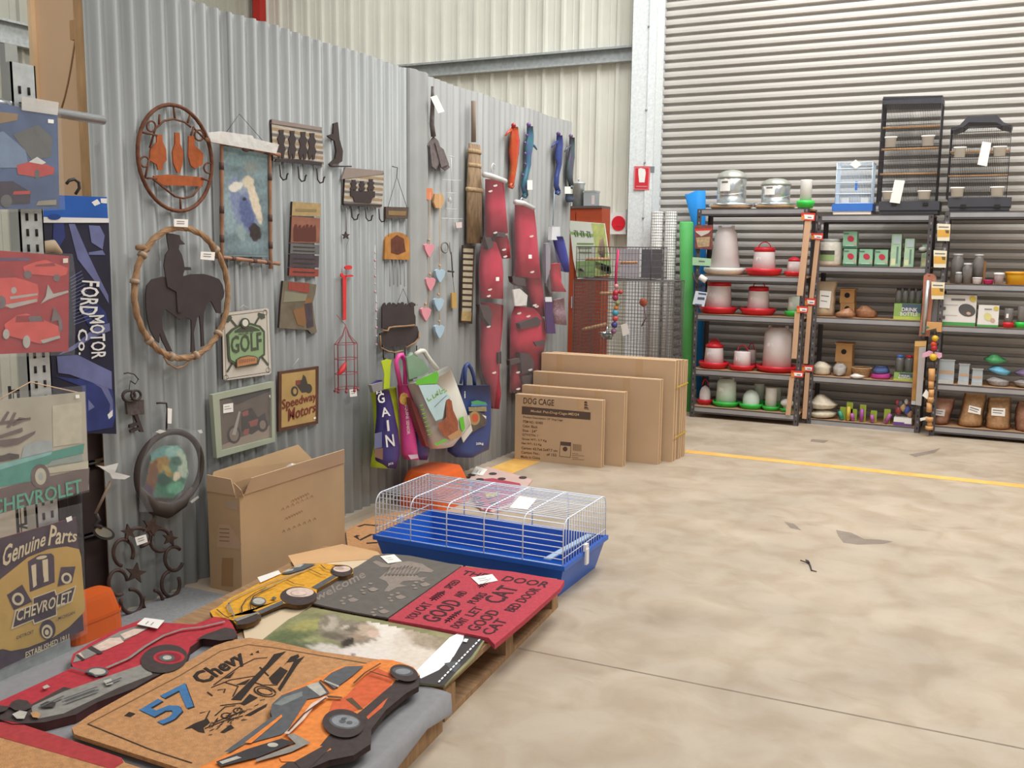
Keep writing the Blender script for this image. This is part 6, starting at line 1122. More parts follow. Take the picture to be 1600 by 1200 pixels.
mb = MB(); mb.slab(zT([(290, 420), (340, 420), (430, 650), (440, 830), (320, 840), (280, 780)]), shift(P1, .085), .001, CLEAR); mb.slab(zT([(280, 430), (320, 420), (320, 640), (285, 760)]), shift(P1, .03), .02, M('toy_card_grey', '8b8690', .5)); mb.put('clear_pack', o)
o = thing_on('packaged_toy', 'purple backed pack of pink speckled pet toys, lowest at the partition end', 'toy', (865, 520), 'packaged toys at the partition end')
mb = MB(); mb.slab(zT([(275, 900), (335, 900), (365, 1180), (290, 1180)]), shift(P1, .10), .005, M('toy_purple_card', '57456a', .5)); mb.slab(zT([(280, 875), (330, 875), (335, 915), (278, 915)]), shift(P1, .102), .006, M('toy_card_white')); mb.put('backing_card', o)
bulge([(a, b) for a, b in zip(zT([(335, 900), (330, 1000), (350, 1100)]), zT([(420, 880), (435, 1000), (445, 1110)]))], shift(P1, .095), .04, M('toy_speckled', 'a08794', .5, var=.35, scale=70), 8, name='toy_body', parent=o)
# ================================================================== back corner
o = T('fire_point_sign', 'red and white fire extinguisher sign on the galvanised column', 'sign', at((1003, 296), ('y', YW-.236)))
PC = ('y', YW-.234); mb = MB(); mb.slab([(991, 260), (1016, 260), (1014, 297), (990, 297)], PC, .003, M('sign_red_bright', 'd5323e', .5)); mb.put('plate', o)
zF = lambda p: zz(800, 0, 4, p); mb = MB(); mb.print(zF([(790, 1055), (805, 1050), (832, 1058), (836, 1080), (828, 1140), (795, 1140), (790, 1090)]), PC, WHITE, .001); mb.line(zF([(768, 1048), (858, 1048), (852, 1184), (763, 1182)]), PC, .012, M('sign_pink_edge', 'e08a90', .5), .001, True)
mb.line(zF([(775, 1165), (845, 1166)]), PC, .01, M('sign_pink_edge'), .0012); mb.put('symbol', o)
mb = MB(); mb.slab(zF([(865, 1040), (890, 1040), (888, 1080), (865, 1080)]), PC, .006, M('grey_bracket', '7d8283', .5)); mb.put('bracket', o)
o = T('alarm_box', 'white wall box with a large red disc beside the galvanised column', 'box', (-3.24, YW-.1, 1.6))
mb = MB(); mb.box((-3.335, YW-.14, 1.60), (-3.14, YW-.02, 1.805), M('white_enamel', 'ebe6e2', .4)); mb.put('housing', o)
mb = MB(); c = at((966.5, 349), ('y', YW-.14)); mb.prism([c+Vector((.068*math.cos(a*.2618), 0, .07*math.sin(a*.2618))) for a in range(24)], (0, -.006, 0), M('alarm_red', 'e02436', .4)); mb.box((c.x-.02, c.y-.009, c.z-.03), (c.x+.02, c.y-.006, c.z-.022), RD); mb.put('red_disc', o)
mb = MB(); mb.box((-3.14, YW-.15, 1.64), (-3.112, YW-.02, 1.83), M('grey_box_side', 'b1b3b3', .5)); mb.put('grey_side', o)  # grey slab forms the right side of the white housing
# orange steel cabinet with a feed bag leaning on it
ORC = M('orange_cabinet_steel', 'a8492a', .5, .1, var=.08)
o = T('steel_cabinet', 'tall rusty orange steel cabinet behind the wire crates', 'cabinet', (-3.19, 7.9, 0))
mb = MB(); mb.box((-3.46, 7.8, .03), (-2.995, 8.0, 1.80), ORC); mb.put('body', o)
mb = MB(); mb.box((-3.455, 7.79, .06), (-3.235, 7.8, 1.77), ORC); mb.put('door', o); mb = MB(); mb.box((-3.225, 7.79, .06), (-3.0, 7.8, 1.77), ORC); mb.put('door', o)
mb = MB(); mb.box((-3.46, 7.79, 1.80), (-2.995, 8.0, 1.82), M('dark_grey_lid', '5a5653', .5)); mb.put('top_rim', o)
mb = MB(); mb.box((-3.25, 7.775, .95), (-3.24, 7.79, 1.05), BRIGHT); mb.put('handle', o)
mb = MB(); mb.box((-3.44, 7.82, 0), (-3.01, 7.98, .03), M('dark_grey_lid')); mb.put('plinth', o)
o = T('feed_poster', 'tilted white and green printed feed sack front on the orange cabinet', 'poster', at((925, 437), ('y', 7.775)))
PO = ('y', 7.775); mb = MB(); mb.slab(zT([(475, 238), (770, 262), (800, 480), (830, 690), (545, 725), (510, 560)]), PO, .012, M('poster_white', 'dfe4d8', .5, var=.05)); mb.put('sheet', o)
mb = MB(); PG, PY, PT = M('poster_green', '8fb56a', .5, var=.2, scale=20), M('poster_yellow_green', 'c3cc7f', .5, var=.15, scale=20), M('poster_grey_text', '5b6058', .6)
for p, m in (([(660, 260), (770, 268), (795, 480), (830, 690), (690, 705), (700, 500)], PY), ([(480, 330), (680, 350), (678, 375), (482, 350)], PG), ([(530, 580), (820, 560), (830, 680), (548, 715)], PG), ([(730, 400), (760, 380), (780, 480), (770, 580), (735, 570), (715, 500)], M('poster_pink_animal', 'b9a08a', .6, var=.2)), ([(550, 640), (600, 630), (610, 700), (555, 708)], M('poster_white'))): mb.print(zT(p), PO, m, .0012)
mb.put('print', o)
mb = MB()
for i in range(6): x = 515+i*26; mb.line(zT([(x, 320+i*2), (x+8, 370+i*2)] if i % 2 else [(x, 322+i*2), (x+18, 322+i*2), (x+4, 345+i*2), (x+18, 372+i*2)]), PO, .009, PT, .003)
for i, (y, w_) in enumerate(((430, 140), (465, 115), (503, 110))): mb.line(zT([(540+i*8, y), (540+i*8+w_, y+2)]), PO, .012, M('poster_olive_text', '7d9a5a', .6), .003)
mb.put('lettering', o, 'stuff')
o = T('metal_canister', 'grey metal canister with a rolled rim on the orange cabinet', 'canister', (-3.255, 7.90, 1.82))
mb = MB(); mb.lathe((-3.255, 7.90, 1.82), [(.05, 0), (.052, .18), (.06, .19), (.06, .2), (.05, .205), (0, .215)], GALV, 20); mb.put('body', o)
mb = MB(); mb.tube([(-3.255, 7.90, 2.03), (-3.255, 7.90, 2.06)], .008, GALV, 6); mb.put('knob', o)
o = T('metal_tin', 'square bright metal tin beside the round canister on the orange cabinet', 'canister', (-3.14, 7.90, 1.82))
mb = MB(); mb.box((-3.185, 7.85, 1.82), (-3.08, 7.95, 1.935), BRIGHT); mb.put('body', o); mb = MB(); mb.box((-3.19, 7.845, 1.935), (-3.075, 7.955, 1.95), GALV); mb.put('lid', o); mb = MB(); mb.box((-3.11, 7.8485, 1.835), (-3.085, 7.85, 1.91), M('pale_pink_tag')); mb.put('label', o)
mb = MB(); mb.ball((-3.345, 7.9, 1.845), .028, M('fluffy_white', 'ccc6c1', .9, var=.1, scale=40, bump=.8), 8, (1, 1, 1)); mb.ball((-3.352, 7.87, 1.87), .022, M('fluffy_white'), 8); tag(mb.put('fluffy_toy'), 'small fluffy white toy at the left end of the cabinet top', 'toy')
# wire crates
GW = M('grey_cage_wire', '575150', .5, .0); DOWEL = M('turned_dowel', 'c79a72', .6, var=.1)
def crate(name, label, x0, x1, y0, y1, z0, z1, dx, dz, r=.0018, base=None, wm=GW, cat='cage', group=None, sides=True):
    o = T(name, label, cat, ((x0+x1)/2, (y0+y1)/2, z0), group); mb = MB()
    for a, b in (((x0, y0), (x1, y0)), ((x1, y0), (x1, y1)), ((x1, y1), (x0, y1)), ((x0, y1), (x0, y0))):
        for z in (z0+.01, z1): mb.tube([(*a, z), (*b, z)], r*1.9, wm, 5)
        mb.tube([(*a, z0), (*a, z1)], r*1.9, wm, 5)
    mb.put('frame', o)
    for nm, y in (('front_grille', y0), ('back_grille', y1)):
        mb = MB(); n = int((x1-x0)/dx)
        for i in range(1, n): x = x0+(x1-x0)*i/n; mb.tube([(x, y, z0+.01), (x, y, z1)], r, wm, 3, smooth=False)
        if dz:
            n = int((z1-z0)/dz)
            for i in range(1, n): z = z0+(z1-z0)*i/n; mb.tube([(x0, y, z), (x1, y, z)], r, wm, 3, smooth=False)
        mb.put(nm, o, 'stuff')
    if sides:
        for x in (x0, x1):
            mb = MB(); n = int((y1-y0)/dx)
            for i in range(1, n): y = y0+(y1-y0)*i/n; mb.tube([(x, y, z0+.01), (x, y, z1)], r, wm, 3, smooth=False)
            if dz:
                n = int((z1-z0)/dz)
                for i in range(1, n): z = z0+(z1-z0)*i/n; mb.tube([(x, y0, z), (x, y1, z)], r, wm, 3, smooth=False)
            mb.put('side_grille', o, 'stuff')
    mb = MB(); n = int((x1-x0)/dx)
    for i in range(n+1): x = x0+(x1-x0)*i/n; mb.tube([(x, y0, z1), (x, y1, z1)], r, wm, 3, smooth=False)
    mb.put('roof_grille', o, 'stuff')
    if base: mb = MB(); mb.box((x0-.01, y0-.01, z0), (x1+.01, y1+.01, z0+base), M('charcoal_plastic', '434247', .5)); mb.put('base_tray', o)
    return o
o = crate('wire_crate', 'large grey wire crate behind the dog cage cartons', -2.99, -2.22, 7.20, 7.66, 0, 1.215, .025, .028, base=.05)
zE = lambda p: zz(860, 260, 4, p)
for p in ([(200, 1022), (350, 985)], [(310, 795), (400, 793)]):
    mb = MB(); A, B2 = ats(zE(p), ('y', 7.3)); mb.tube([A, A.lerp(B2, .15), B2], [.012, .015, .013], DOWEL, 8); mb.put('perch', o)
o2 = crate('wire_crate', 'smaller dark wire crate on top of the large grey crate', -2.98, -2.36, 7.22, 7.62, 1.222, 1.475, .025, .05)
for p in ([(225, 580), (370, 580)], [(440, 602), (540, 600)]):
    mb = MB(); A, B2 = ats(zE(p), ('y', 7.28)); mb.tube([A, B2], .011, DOWEL, 8)
    for k in range(7): q = A.lerp(B2, k/6); d = (B2-A).normalized()*.004; mb.tube([q-d, q+d], .0128, DOWEL, 8)
    mb.put('ridged_perch', o2)
mb = MB(); mb.box((-2.55, 7.55, 1.23), (-2.38, 7.56, 1.46), M('dark_slate_board', '605f66', .6, var=.1)); mb.put('slate_panel', o2); mb = MB(); mb.box((-2.73, 7.55, 1.235), (-2.57, 7.56, 1.46), M('lavender_card', 'b5afb6', .6)); mb.put('pale_panel', o2)
o = T('bird_toy', 'string of coloured beads on a pink ribbon hanging on the front of the wire crate', 'toy', at((962, 510), ('y', 7.165)))
mb = MB(); mb.tube(ats(zE([(425, 520), (412, 640), (408, 740)]), ('y', 7.165)), .010, M('hot_pink_ribbon', 'cf3268', .5), 5); mb.put('ribbon', o)
for i, (x, y, c, r) in enumerate(((412, 750, 'cf8f93', 11), (408, 790, 'c0394c', 14), (440, 785, 'b8483f', 10), (405, 820, 'a83a5a', 14), (420, 855, '8a8a55', 11), (410, 885, 'c77a3e', 11), (405, 915, '4f9ab0', 15), (405, 950, 'c45a5a', 14), (400, 990, '4a4a8a', 14), (395, 1030, '8c5a7a', 12))):
    mb = MB(); mb.ball(at(zE([(x, y)])[0], ('y', 7.165)), r*.0019, M('bead_'+c, c, .4), 8); mb.put('bead', o)
o = T('bird_toy', 'small orange flower shaped toy hanging in the wire crate', 'toy', at((1005, 480), ('y', 7.4)))
mb = MB(); mb.ball(at(zE([(580, 850)])[0], ('y', 7.4)), .035, M('flower_orange', 'b8552f', .5, var=.2, scale=30), 8, (1, .5, 1)); mb.put('flower', o); mb = MB(); mb.tube(ats(zE([(585, 870), (595, 950), (570, 1000)]), ('y', 7.4)), .006, M('flower_stem', '7c5a72', .5), 5); mb.put('tassel', o); mb = MB(); mb.tube(ats(zE([(580, 720), (580, 830)]), ('y', 7.4)), .002, GW, 4); mb.put('string', o)
o = T('steel_bowl', 'shiny steel feeding bowl hooked in the wire crate', 'bowl', at((948, 530), ('y', 7.32)))
c = at((948, 530), ('y', 7.32)); mb = MB(); mb.lathe((c.x, c.y, c.z), [(.04, 0), (.055, .04), (.065, .055), (.07, .056), (.055, .05), (.04, .006), (0, .004)], BRIGHT, 18); mb.put('bowl', o); mb = MB(); mb.tube([(c.x, c.y, c.z+.05), (c.x, c.y, c.z+.1)], .012, BRIGHT, 6); mb.put('knob', o)
mb = MB(); mb.slab(zE([(440, 990), (480, 978), (495, 1045), (452, 1062)]), ('y', 7.18), .001, TAGW); tag(mb.put('price_card'), 'white card hooked on the front of the large grey crate', 'price card')
# rolls of mesh and shade cloth
RLW = M('white_mesh_roll', 'dedcd6', .6, var=.03); RLG = M('mesh_gap_grey', '85817c', .7)
for i, (x, y) in enumerate(((-2.765, 8.60), (-2.645, 8.62))):
    o = T('mesh_roll', ('left' if i == 0 else 'right') + ' of two white wire mesh rolls standing by the galvanised column', 'roll', (x, y, 0), 'white wire mesh rolls')
    mb = MB(); mb.lathe((x, y, 0), [(.054, 0), (.054, 1.8), (.045, 1.8), (.045, 1.7)], RLW, 20); mb.put('rolled_mesh', o)
    mb = MB(); n = 18
    for k in range(n): a = k*6.28319/n; mb.tube([(x+.0555*math.cos(a), y+.0555*math.sin(a), 0), (x+.0555*math.cos(a), y+.0555*math.sin(a), 1.802)], .0016, RLG, 3, smooth=False)
    for k in range(72): z = .012+k*.025; mb.tube([(x+.0555*math.cos(a*.3927), y+.0555*math.sin(a*.3927), z) for a in range(16)], .0016, RLG, 3, True, False)
    mb.put('mesh_wires', o, 'stuff')
mb = MB(); G_ = M('green_shadecloth', '5cb562', .7, var=.05); v = [(.055, 0), (.058, .9), (.062, 1.70), (.05, 1.71), (.048, 1.5)]; mb.lathe((0, 0, 0), v, G_, 20); mb.v = [Vector((p.x-2.42-.075*p.z/1.7, p.y+8.60, p.z)) for p in mb.v]
tag(mb.put('shadecloth_roll'), 'bright green roll of shade cloth standing left of the feeder shelves', 'roll', 'shade cloth rolls')
mb = MB(); B_ = M('blue_shadecloth', '1f86d2', .7, var=.05); mb.lathe((0, 0, 0), [(.058, 0), (.06, 1.0), (.062, 1.7), (.068, 1.96), (.058, 1.96), (.055, 1.7)], B_, 20); mb.v = [Vector((p.x-2.33-.12*p.z/1.9+(0 if p.z < 1.75 or p.x > -.01 else -.05*(p.z-1.75)/.2), p.y+8.80, p.z+(0 if p.z < 1.9 else .03*(p.x > 0)))) for p in mb.v]
tag(mb.put('shadecloth_roll'), 'bright blue roll of shade cloth leaning behind the green one', 'roll', 'shade cloth rolls')
mb = MB(); q = ats([(1259, 874), (1264, 880), (1262, 876), (1266, 884), (1268, 891), (1276, 893)], ('z', .004)); mb.tube(q, [.002, .006, .004, .004, .003, .002], M('dark_twig', '4a3d42', .8), 5); mb.tube([q[1], q[1]+Vector((-.04, .0, .008))], .003, M('dark_twig'), 5)
tag(mb.put('twig'), 'tiny dark twig lying alone on the bare concrete', 'twig')
# ================================================================== three steel shelf units and their stock
STL = M('dark_shelf_steel', '585354', .45, .2, var=.08); LIP = M('highlight_steel_lip', 'a5a2a2', .35, .3, var=.1)  # lip colour lightened to carry the bright highlight lines
def shelf(label, x0, x1, y0, decks, top, d=.4):
    o = T('shelf_unit', label, 'shelf', ((x0+x1)/2, y0+d/2, 0), 'steel shelf units')
    for x in (x0, x1-.038):
        for y in (y0, y0+d-.038):
            mb = MB(); s = .038; e = .003; fx = x if x == x0 else x+s-e; fy = y if y == y0 else y+s-e
            mb.box((x, fy, 0), (x+s, fy+e, top), STL); mb.box((fx, y, 0), (fx+e, y+s, top), STL); mb.put('upright', o)
        mb = MB()
        for i in range(int(top/.05)): z = .03+i*.05; mb.box((x+.014, y0-.0008, z), (x+.024, y0, z+.018), M('slot_pale', '8d8884', .6) if i % 2 else HOLE)
        mb.put('slots', o, 'stuff')
    for z in decks:
        mb = MB(); mb.box((x0+.004, y0+.004, z-.014), (x1-.004, y0+d-.004, z-.002), CHIP); mb.put('deck', o)
        for y in (y0+.003, y0+d-.015):
            mb = MB(); mb.box((x0+.003, y, z-.06), (x1-.003, y+.012, z-.002), STL)
            if y < y0+.1: mb.box((x0+.04, y-.004, z-.045), (x1-.04, y, z-.012), LIP if d else STL)
            mb.put('beam', o)
    return o
Y1s, Y2s, Y3s = 8.30, 8.47, 8.40
D1, D2, D3 = [1.81, 1.25, .912, .43, .10], [1.76, 1.343, .915, .415, .045], [1.78, 1.222, .89, .425, .085]
s1 = shelf('dark steel shelf unit stocked with poultry feeders and drinkers', -2.315, -1.385, Y1s, D1, 1.807)
s2 = shelf('dark steel shelf unit of green boxes and nest boxes, middle of the three', -1.345, -.45, Y2s, D2, 1.757)
s3 = shelf('dark steel shelf unit with white cartons and brown bags, at the right edge', -.372, .58, Y3s, D3, 1.777)
MILK = M('milky_plastic', 'f0e6e5', .35, var=.04, spec=.5); MILKG = M('milky_green_plastic', 'dbe6da', .35, var=.04); REDP = M('red_plastic', 'cf2530', .35, var=.04); GREENP = M('green_plastic', '3cc24a', .35, var=.04); WHTP = M('cream_plastic', 'e6e2da', .4, var=.03)
def geo(cx, yb, yt, y, z0):
    p = at((cx, yb), ('y', y)); s = at((cx+1, yb), ('y', y)).x-p.x; h = at((cx, yt), ('y', y)).z-p.z; return p.x, s, h
def feeder(label, name, cx, yb, yt, tray, body, y, z, tc, bc, lid=None, handle=False, group=None, trh=.28, top='flat', sticker=True, sx=0):
    """tray = half-width px; body = (half-width px bottom, top)"""
    x, s, h = geo(cx, yb, yt, y, z); o = T(name, label, name.split('_')[-1], (x, y, z), group); th = min(h*trh, .06)
    mb = MB(); mb.lathe((x, y, z), [(tray*s*.82, 0), (tray*s, th*.6), (tray*s*1.0, th), (tray*s*.96, th), (tray*s*.78, th*.25), (0, th*.2)], tc, 26); mb.put('tray', o)
    b, t = body[0]*s, body[1]*s; bx = x+sx*s; mb = MB()
    if top == 'dome': prof = [(b*.96, th*.3), (b, th), (b, h*.5), (b*.9, h*.72), (b*.6, h*.9), (b*.2, h*.98), (0, h)]
    elif top == 'shoulder': prof = [(b, th*.3), (t*1.0, h*.82), (t*.97, h*.88), (t*.75, h*.95), (t*.7, h), (0, h*.99)]
    else: prof = [(b, th*.3), (t, h*.96), (t*.97, h), (0, h)]
    mb.lathe((bx, y, z), prof, bc, 26); mb.put('hopper', o)
    if lid: mb = MB(); lt = min(.03, h*.12); mb.lathe((bx, y, z+h), [(t*1.04, -lt), (t*1.05, 0), (t*.5 if lid == 'cone' else t*.95, lt if lid == 'cone' else lt*.4), (0, lt*1.6 if lid == 'cone' else lt*.4)], REDP if tc is REDP else tc, 26); mb.put('lid', o)
    if handle: mb = MB(); mb.tube([(bx+t*.62*math.cos(a*.3142), y, z+h+.055*math.sin(a*.3142)) for a in range(11)], .0045, REDP if handle == 1 else bc, 6); mb.put('handle', o)
    if top == 'shoulder' or handle == 2:
        for dx in (-.62, .62): mb = MB(); mb.box((bx+dx*t-.012, y-.012, z+h*.93), (bx+dx*t+.012, y+.012, z+h+.012), bc); mb.put('lug', o)
    if sticker:
        a = -1.9; r = b+(t-b)*.6+.0015; mb = MB(); zc_ = z+h*.62; w_ = .024
        mb.add([(bx+r*math.cos(q), y+r*math.sin(q), zc_+e_) for q in (a-.25, a+.25) for e_ in (-.016, .016)], [(0, 2, 3, 1)], WHITE); mb.put('price_sticker', o)
    return o
GP = 'poultry feeders and drinkers on the left shelf unit'
def galv(label, cx, yb, yt, tray, body):
    y = Y1s+.2; z = 1.812; x, s, h = geo(cx, yb, yt, y, z); o = T('galvanised_feeder', label, 'feeder', (x, y, z), GP)
    mb = MB(); mb.lathe((x, y, z), [(tray*s*.85, 0), (tray*s, .025), (tray*s*1.02, .045), (tray*s*.97, .045), (tray*s*.8, .012), (0, .01)], BRIGHT, 28); mb.put('tray', o)
    b = body*s; hh = h*.8; mb = MB(); mb.lathe((x, y, z), [(b, .01), (b, hh), (b*.97, hh+.004)], BRIGHT, 28); mb.put('drum', o)
    mb = MB(); mb.lathe((x, y, z+hh), [(b*1.05, -.012), (b*1.06, 0), (b*.9, h*.1), (b*.5, h*.17), (0, h*.2)], M('dull_zinc_lid', 'b4b5ab', .4, .5), 28); mb.put('lid', o)
    mb = MB(); mb.tube([(x+b*1.04*math.cos(a), y+b*1.04*math.sin(a)*-1, z+hh*.55-.03*math.sin(a)) for a in [i*.314 for i in range(11)]], .003, BRIGHT, 5); mb.put('handle', o)
    mb = MB(); r = b+.0015; q = [-2.25+i*.16 for i in range(6)]; mb.add([(x+r*math.cos(t), y+r*math.sin(t), z+hh*e) for t in q for e in (.55, .92)], [(2*i, 2*i+2, 2*i+3, 2*i+1) for i in range(5)], WHITE)
    mb.add([(x+(r+.001)*math.cos(t), y+(r+.001)*math.sin(t), z+hh*e) for t in q[1:5] for e in (.80, .86)], [(2*i, 2*i+2, 2*i+3, 2*i+1) for i in range(3)], M('label_grey_text', '77706e', .7)); mb.put('label', o)
galv('larger galvanised drum feeder on top of the left shelf unit', 1142, 328, 266, 34, 22); galv('smaller galvanised drum feeder on top of the left shelf unit', 1211, 327, 279, 33, 22)
feeder('slim white tube drinker with a green base, top of the left shelf unit', 'tube_drinker', 1258, 327, 283, 14, (9, 9), Y1s+.09, 1.812, GREENP, WHTP, group=GP, sticker=False)
yA = Y1s+.16
feeder('big milky white stepped feeder, largest on the second shelf', 'poultry_feeder', 1132, 429, 355, 32, (24, 16.5), Y1s+.2, D1[1], WHTP, MILK, group=GP, trh=.22, top='shoulder', sticker=False)
feeder('red based feeder with arched red handle beside the big white feeder', 'poultry_feeder', 1193, 428, 386, 28, (18.5, 15.5), yA, D1[1], REDP, MILK, 'flat', 1, GP)
feeder('smallest red based feeder with a pointed red cap on the second shelf', 'poultry_feeder', 1240, 429, 403, 15, (12, 9), yA, D1[1], REDP, MILK, 'cone', False, GP)
feeder('wide red based feeder with flat red lid, left on the third shelf', 'poultry_feeder', 1122, 490, 442, 29, (20.5, 17.5), Y1s+.19, D1[2], REDP, MILK, 'flat', False, GP)
feeder('red based feeder with red hoop handle, middle of the third shelf', 'poultry_feeder', 1184, 492, 450, 27.5, (17.5, 14.8), yA+.03, D1[2], REDP, MILK, 'flat', 1, GP)
feeder('small pale drinker on a green base, right on the third shelf', 'poultry_drinker', 1240, 494, 463, 14, (10.5, 9), yA, D1[2], GREENP, MILKG, group=GP)
feeder('red capped feeder on a wide red tray, left on the fourth shelf', 'poultry_feeder', 1115, 577, 541, 23, (15.5, 13), yA, D1[3], REDP, MILK, 'cone', 1, GP)
feeder('short white feeder with red carrying hoop, middle of the fourth shelf', 'poultry_feeder', 1159, 578, 549, 20, (13.5, 12.5), yA-.02, D1[3], REDP, MILK, group=GP, handle=1)
feeder('pale feeder half hidden behind the short white feeder', 'poultry_feeder', 1173, 571, 543, 10, (8, 7), Y1s+.34, D1[3], REDP, MILK, group=GP, handle=1, sticker=False)
feeder('tall milky drinker with shoulder lugs on a red tray, fourth shelf', 'poultry_drinker', 1213, 581, 512, 32, (22.5, 21), Y1s+.2, D1[3], REDP, MILK, group=GP, trh=.14, top='shoulder')
feeder('little white jug on a red base at the far left of the bottom shelf', 'poultry_drinker', 1101, 633, 604, 12, (8.5, 7), yA, D1[4], REDP, MILK, group=GP, top='dome', handle=1)
feeder('tall pale drinker with crown lugs on a green tray, bottom shelf', 'poultry_drinker', 1134, 637, 594, 21, (16, 14.5), yA, D1[4], GREENP, MILKG, group=GP, trh=.18, top='shoulder')
feeder('domed pale drinker on a green tray, middle of the bottom shelf', 'poultry_drinker', 1173, 640, 611, 18.5, (13, 12), yA-.02, D1[4], GREENP, MILKG, group=GP, top='dome', sticker=False)
feeder('grey tube drinker standing behind the domed drinker', 'tube_drinker', 1185, 634, 599, 11, (8, 8), Y1s+.31, D1[4], GREENP, MILKG, group=GP, sticker=False)
feeder('white tube drinker on a green dish, bottom shelf', 'tube_drinker', 1204, 641, 606, 13.5, (9, 9), yA-.03, D1[4], GREENP, WHTP, group=GP, trh=.18, sticker=False)
feeder('grey white tube drinker behind the white tube drinker', 'tube_drinker', 1212, 634, 603, 10, (7, 7), Y1s+.31, D1[4], GREENP, MILKG, group=GP, sticker=False)
o = feeder('small white mushroom shaped drinker on a green base, right of the bottom shelf', 'poultry_drinker', 1228, 643, 624, 9.5, (4.5, 4.5), yA-.05, D1[4], GREENP, WHTP, group=GP, sticker=False)
x, s, h = geo(1229, 643, 624, yA-.05, 0); mb = MB(); mb.lathe((x, yA-.05, D1[4]+h*.45), [(6*s, 0), (10*s, h*.15), (10*s, h*.35), (7*s, h*.5), (0, h*.62)], WHTP, 20); mb.put('cap', o)
# timber strips and shelf tickets
def strip(label, a, b, w_, y, t=.016):
    A, B2 = at(a, ('y', y)), at(b, ('y', y)); mb = MB(); s = w_*.0055; mb.prism([A+Vector((-s/2, 0, 0)), A+Vector((s/2, 0, 0)), B2+Vector((s/2, 0, 0)), B2+Vector((-s/2, 0, 0))], (0, -t, 0), M('pine_strip', 'cfa583', .6, var=.1, scale=6, stretch=(1, 1, .2)))
    tag(mb.put('timber_strip'), label, 'timber strip', 'timber strips on the shelf uprights')
strip('upper pale timber strip fixed between the left and middle shelf units', (1263, 345), (1250, 462), 9, Y1s-.009); strip('middle pale timber strip below the upper one, beside the left shelf unit', (1246.5, 487), (1241, 560), 7.5, Y1s-.009); strip('lower pale timber strip at the foot of the left shelf unit', (1238, 588), (1231.5, 648), 7, Y1s-.009)
strip('long upper pale timber strip along the middle shelf unit', (1278, 374), (1268, 466), 6.5, Y2s-.009); strip('long middle pale timber strip along the middle shelf unit', (1266, 478), (1259, 568), 6.5, Y2s-.009); strip('long lower pale timber strip along the middle shelf unit', (1262, 582), (1257, 654), 6.5, Y2s-.009)
TKR = M('ticket_red', 'd5402f', .5); TKO = M('ticket_orange', 'e28a3f', .5)
for cx, cy, w_, h_, y, o in ((1263, 338, 22, 12, Y1s, s1), (1277, 369, 19, 10, Y2s, s2), (1266, 471, 18, 11, Y2s, s2), (1254, 483, 18, 10, Y1s, s1), (1262, 575, 18, 10, Y2s, s2), (1246, 584, 20, 10, Y1s, s1)):
    pl = ('y', y-.031); mb = MB(); mb.slab([(cx-w_/2, cy-h_/2), (cx+w_/2, cy-h_/2+1), (cx+w_/2-1, cy+h_/2+1), (cx-w_/2, cy+h_/2)], pl, .003, TKR); mb.print([(cx-w_/2+4, cy-h_/2+3), (cx+w_/2-2, cy-h_/2+4), (cx+w_/2-3, cy+h_/2-1), (cx-w_/2+4, cy+h_/2-2)], pl, WHITE, .0005); mb.print([(cx-w_/2, cy-1), (cx-w_/2+5, cy-1), (cx-w_/2+5, cy+h_/2), (cx-w_/2, cy+h_/2)], pl, TKO, .0008); mb.line([(cx-1, cy+1.5), (cx+5, cy+2)], pl, .008, M('label_grey_text'), .001); mb.put('price_ticket', o)
# ---- wire bird cages on top ------------------------------------------------
def wz(p, y): return at(p, ('y', y))
yc = Y2s+.06; a, b = wz((1305, 311), yc), wz((1366, 253), yc); SKY = M('pale_blue_wire', 'd3e2ee', .4); MBL = M('mid_blue_plastic', '3f74c4', .4)
o = crate('bird_cage', 'small white and blue bird cage on top of the middle shelf unit', a.x, b.x-.01, yc, yc+.22, 1.845, b.z, .012, .0, .0016, None, SKY, 'cage', 'bird cages on top of the shelves', True)
mb = MB(); mb.box((a.x-.02, yc-.02, 1.79), (b.x+.01, yc+.24, 1.85), MBL); mb.put('base_tray', o); mb = MB(); mb.box((a.x-.01, yc-.012, 1.763), (b.x, yc+.23, 1.79), WHTP); mb.put('white_foot', o)
for z in (1.93, 2.02, b.z-.05): mb = MB(); mb.tube([(a.x, yc-.002, z), (b.x-.01, yc-.002, z)], .005, SKY, 5); mb.put('cross_rail', o)
for dx in (.05, .2): mb = MB(); mb.box((a.x+dx, yc+.01, 1.86), (a.x+dx+.06, yc+.05, 1.9), WHTP); mb.put('seed_cup', o)
mb = MB(); mb.box((a.x+.15, yc-.004, 1.96), (a.x+.17, yc, 2.03), MBL); mb.put('door_latch', o)
mb = MB(); mb.slab([(1328, 257), (1337, 249), (1346, 257), (1337, 264)], ('y', yc-.015), .001, TAGW); mb.put('price_tag', o)
CHAR = M('charcoal_plastic', '434247', .5); OAK = M('perch_wood', 'c99a6c', .6)
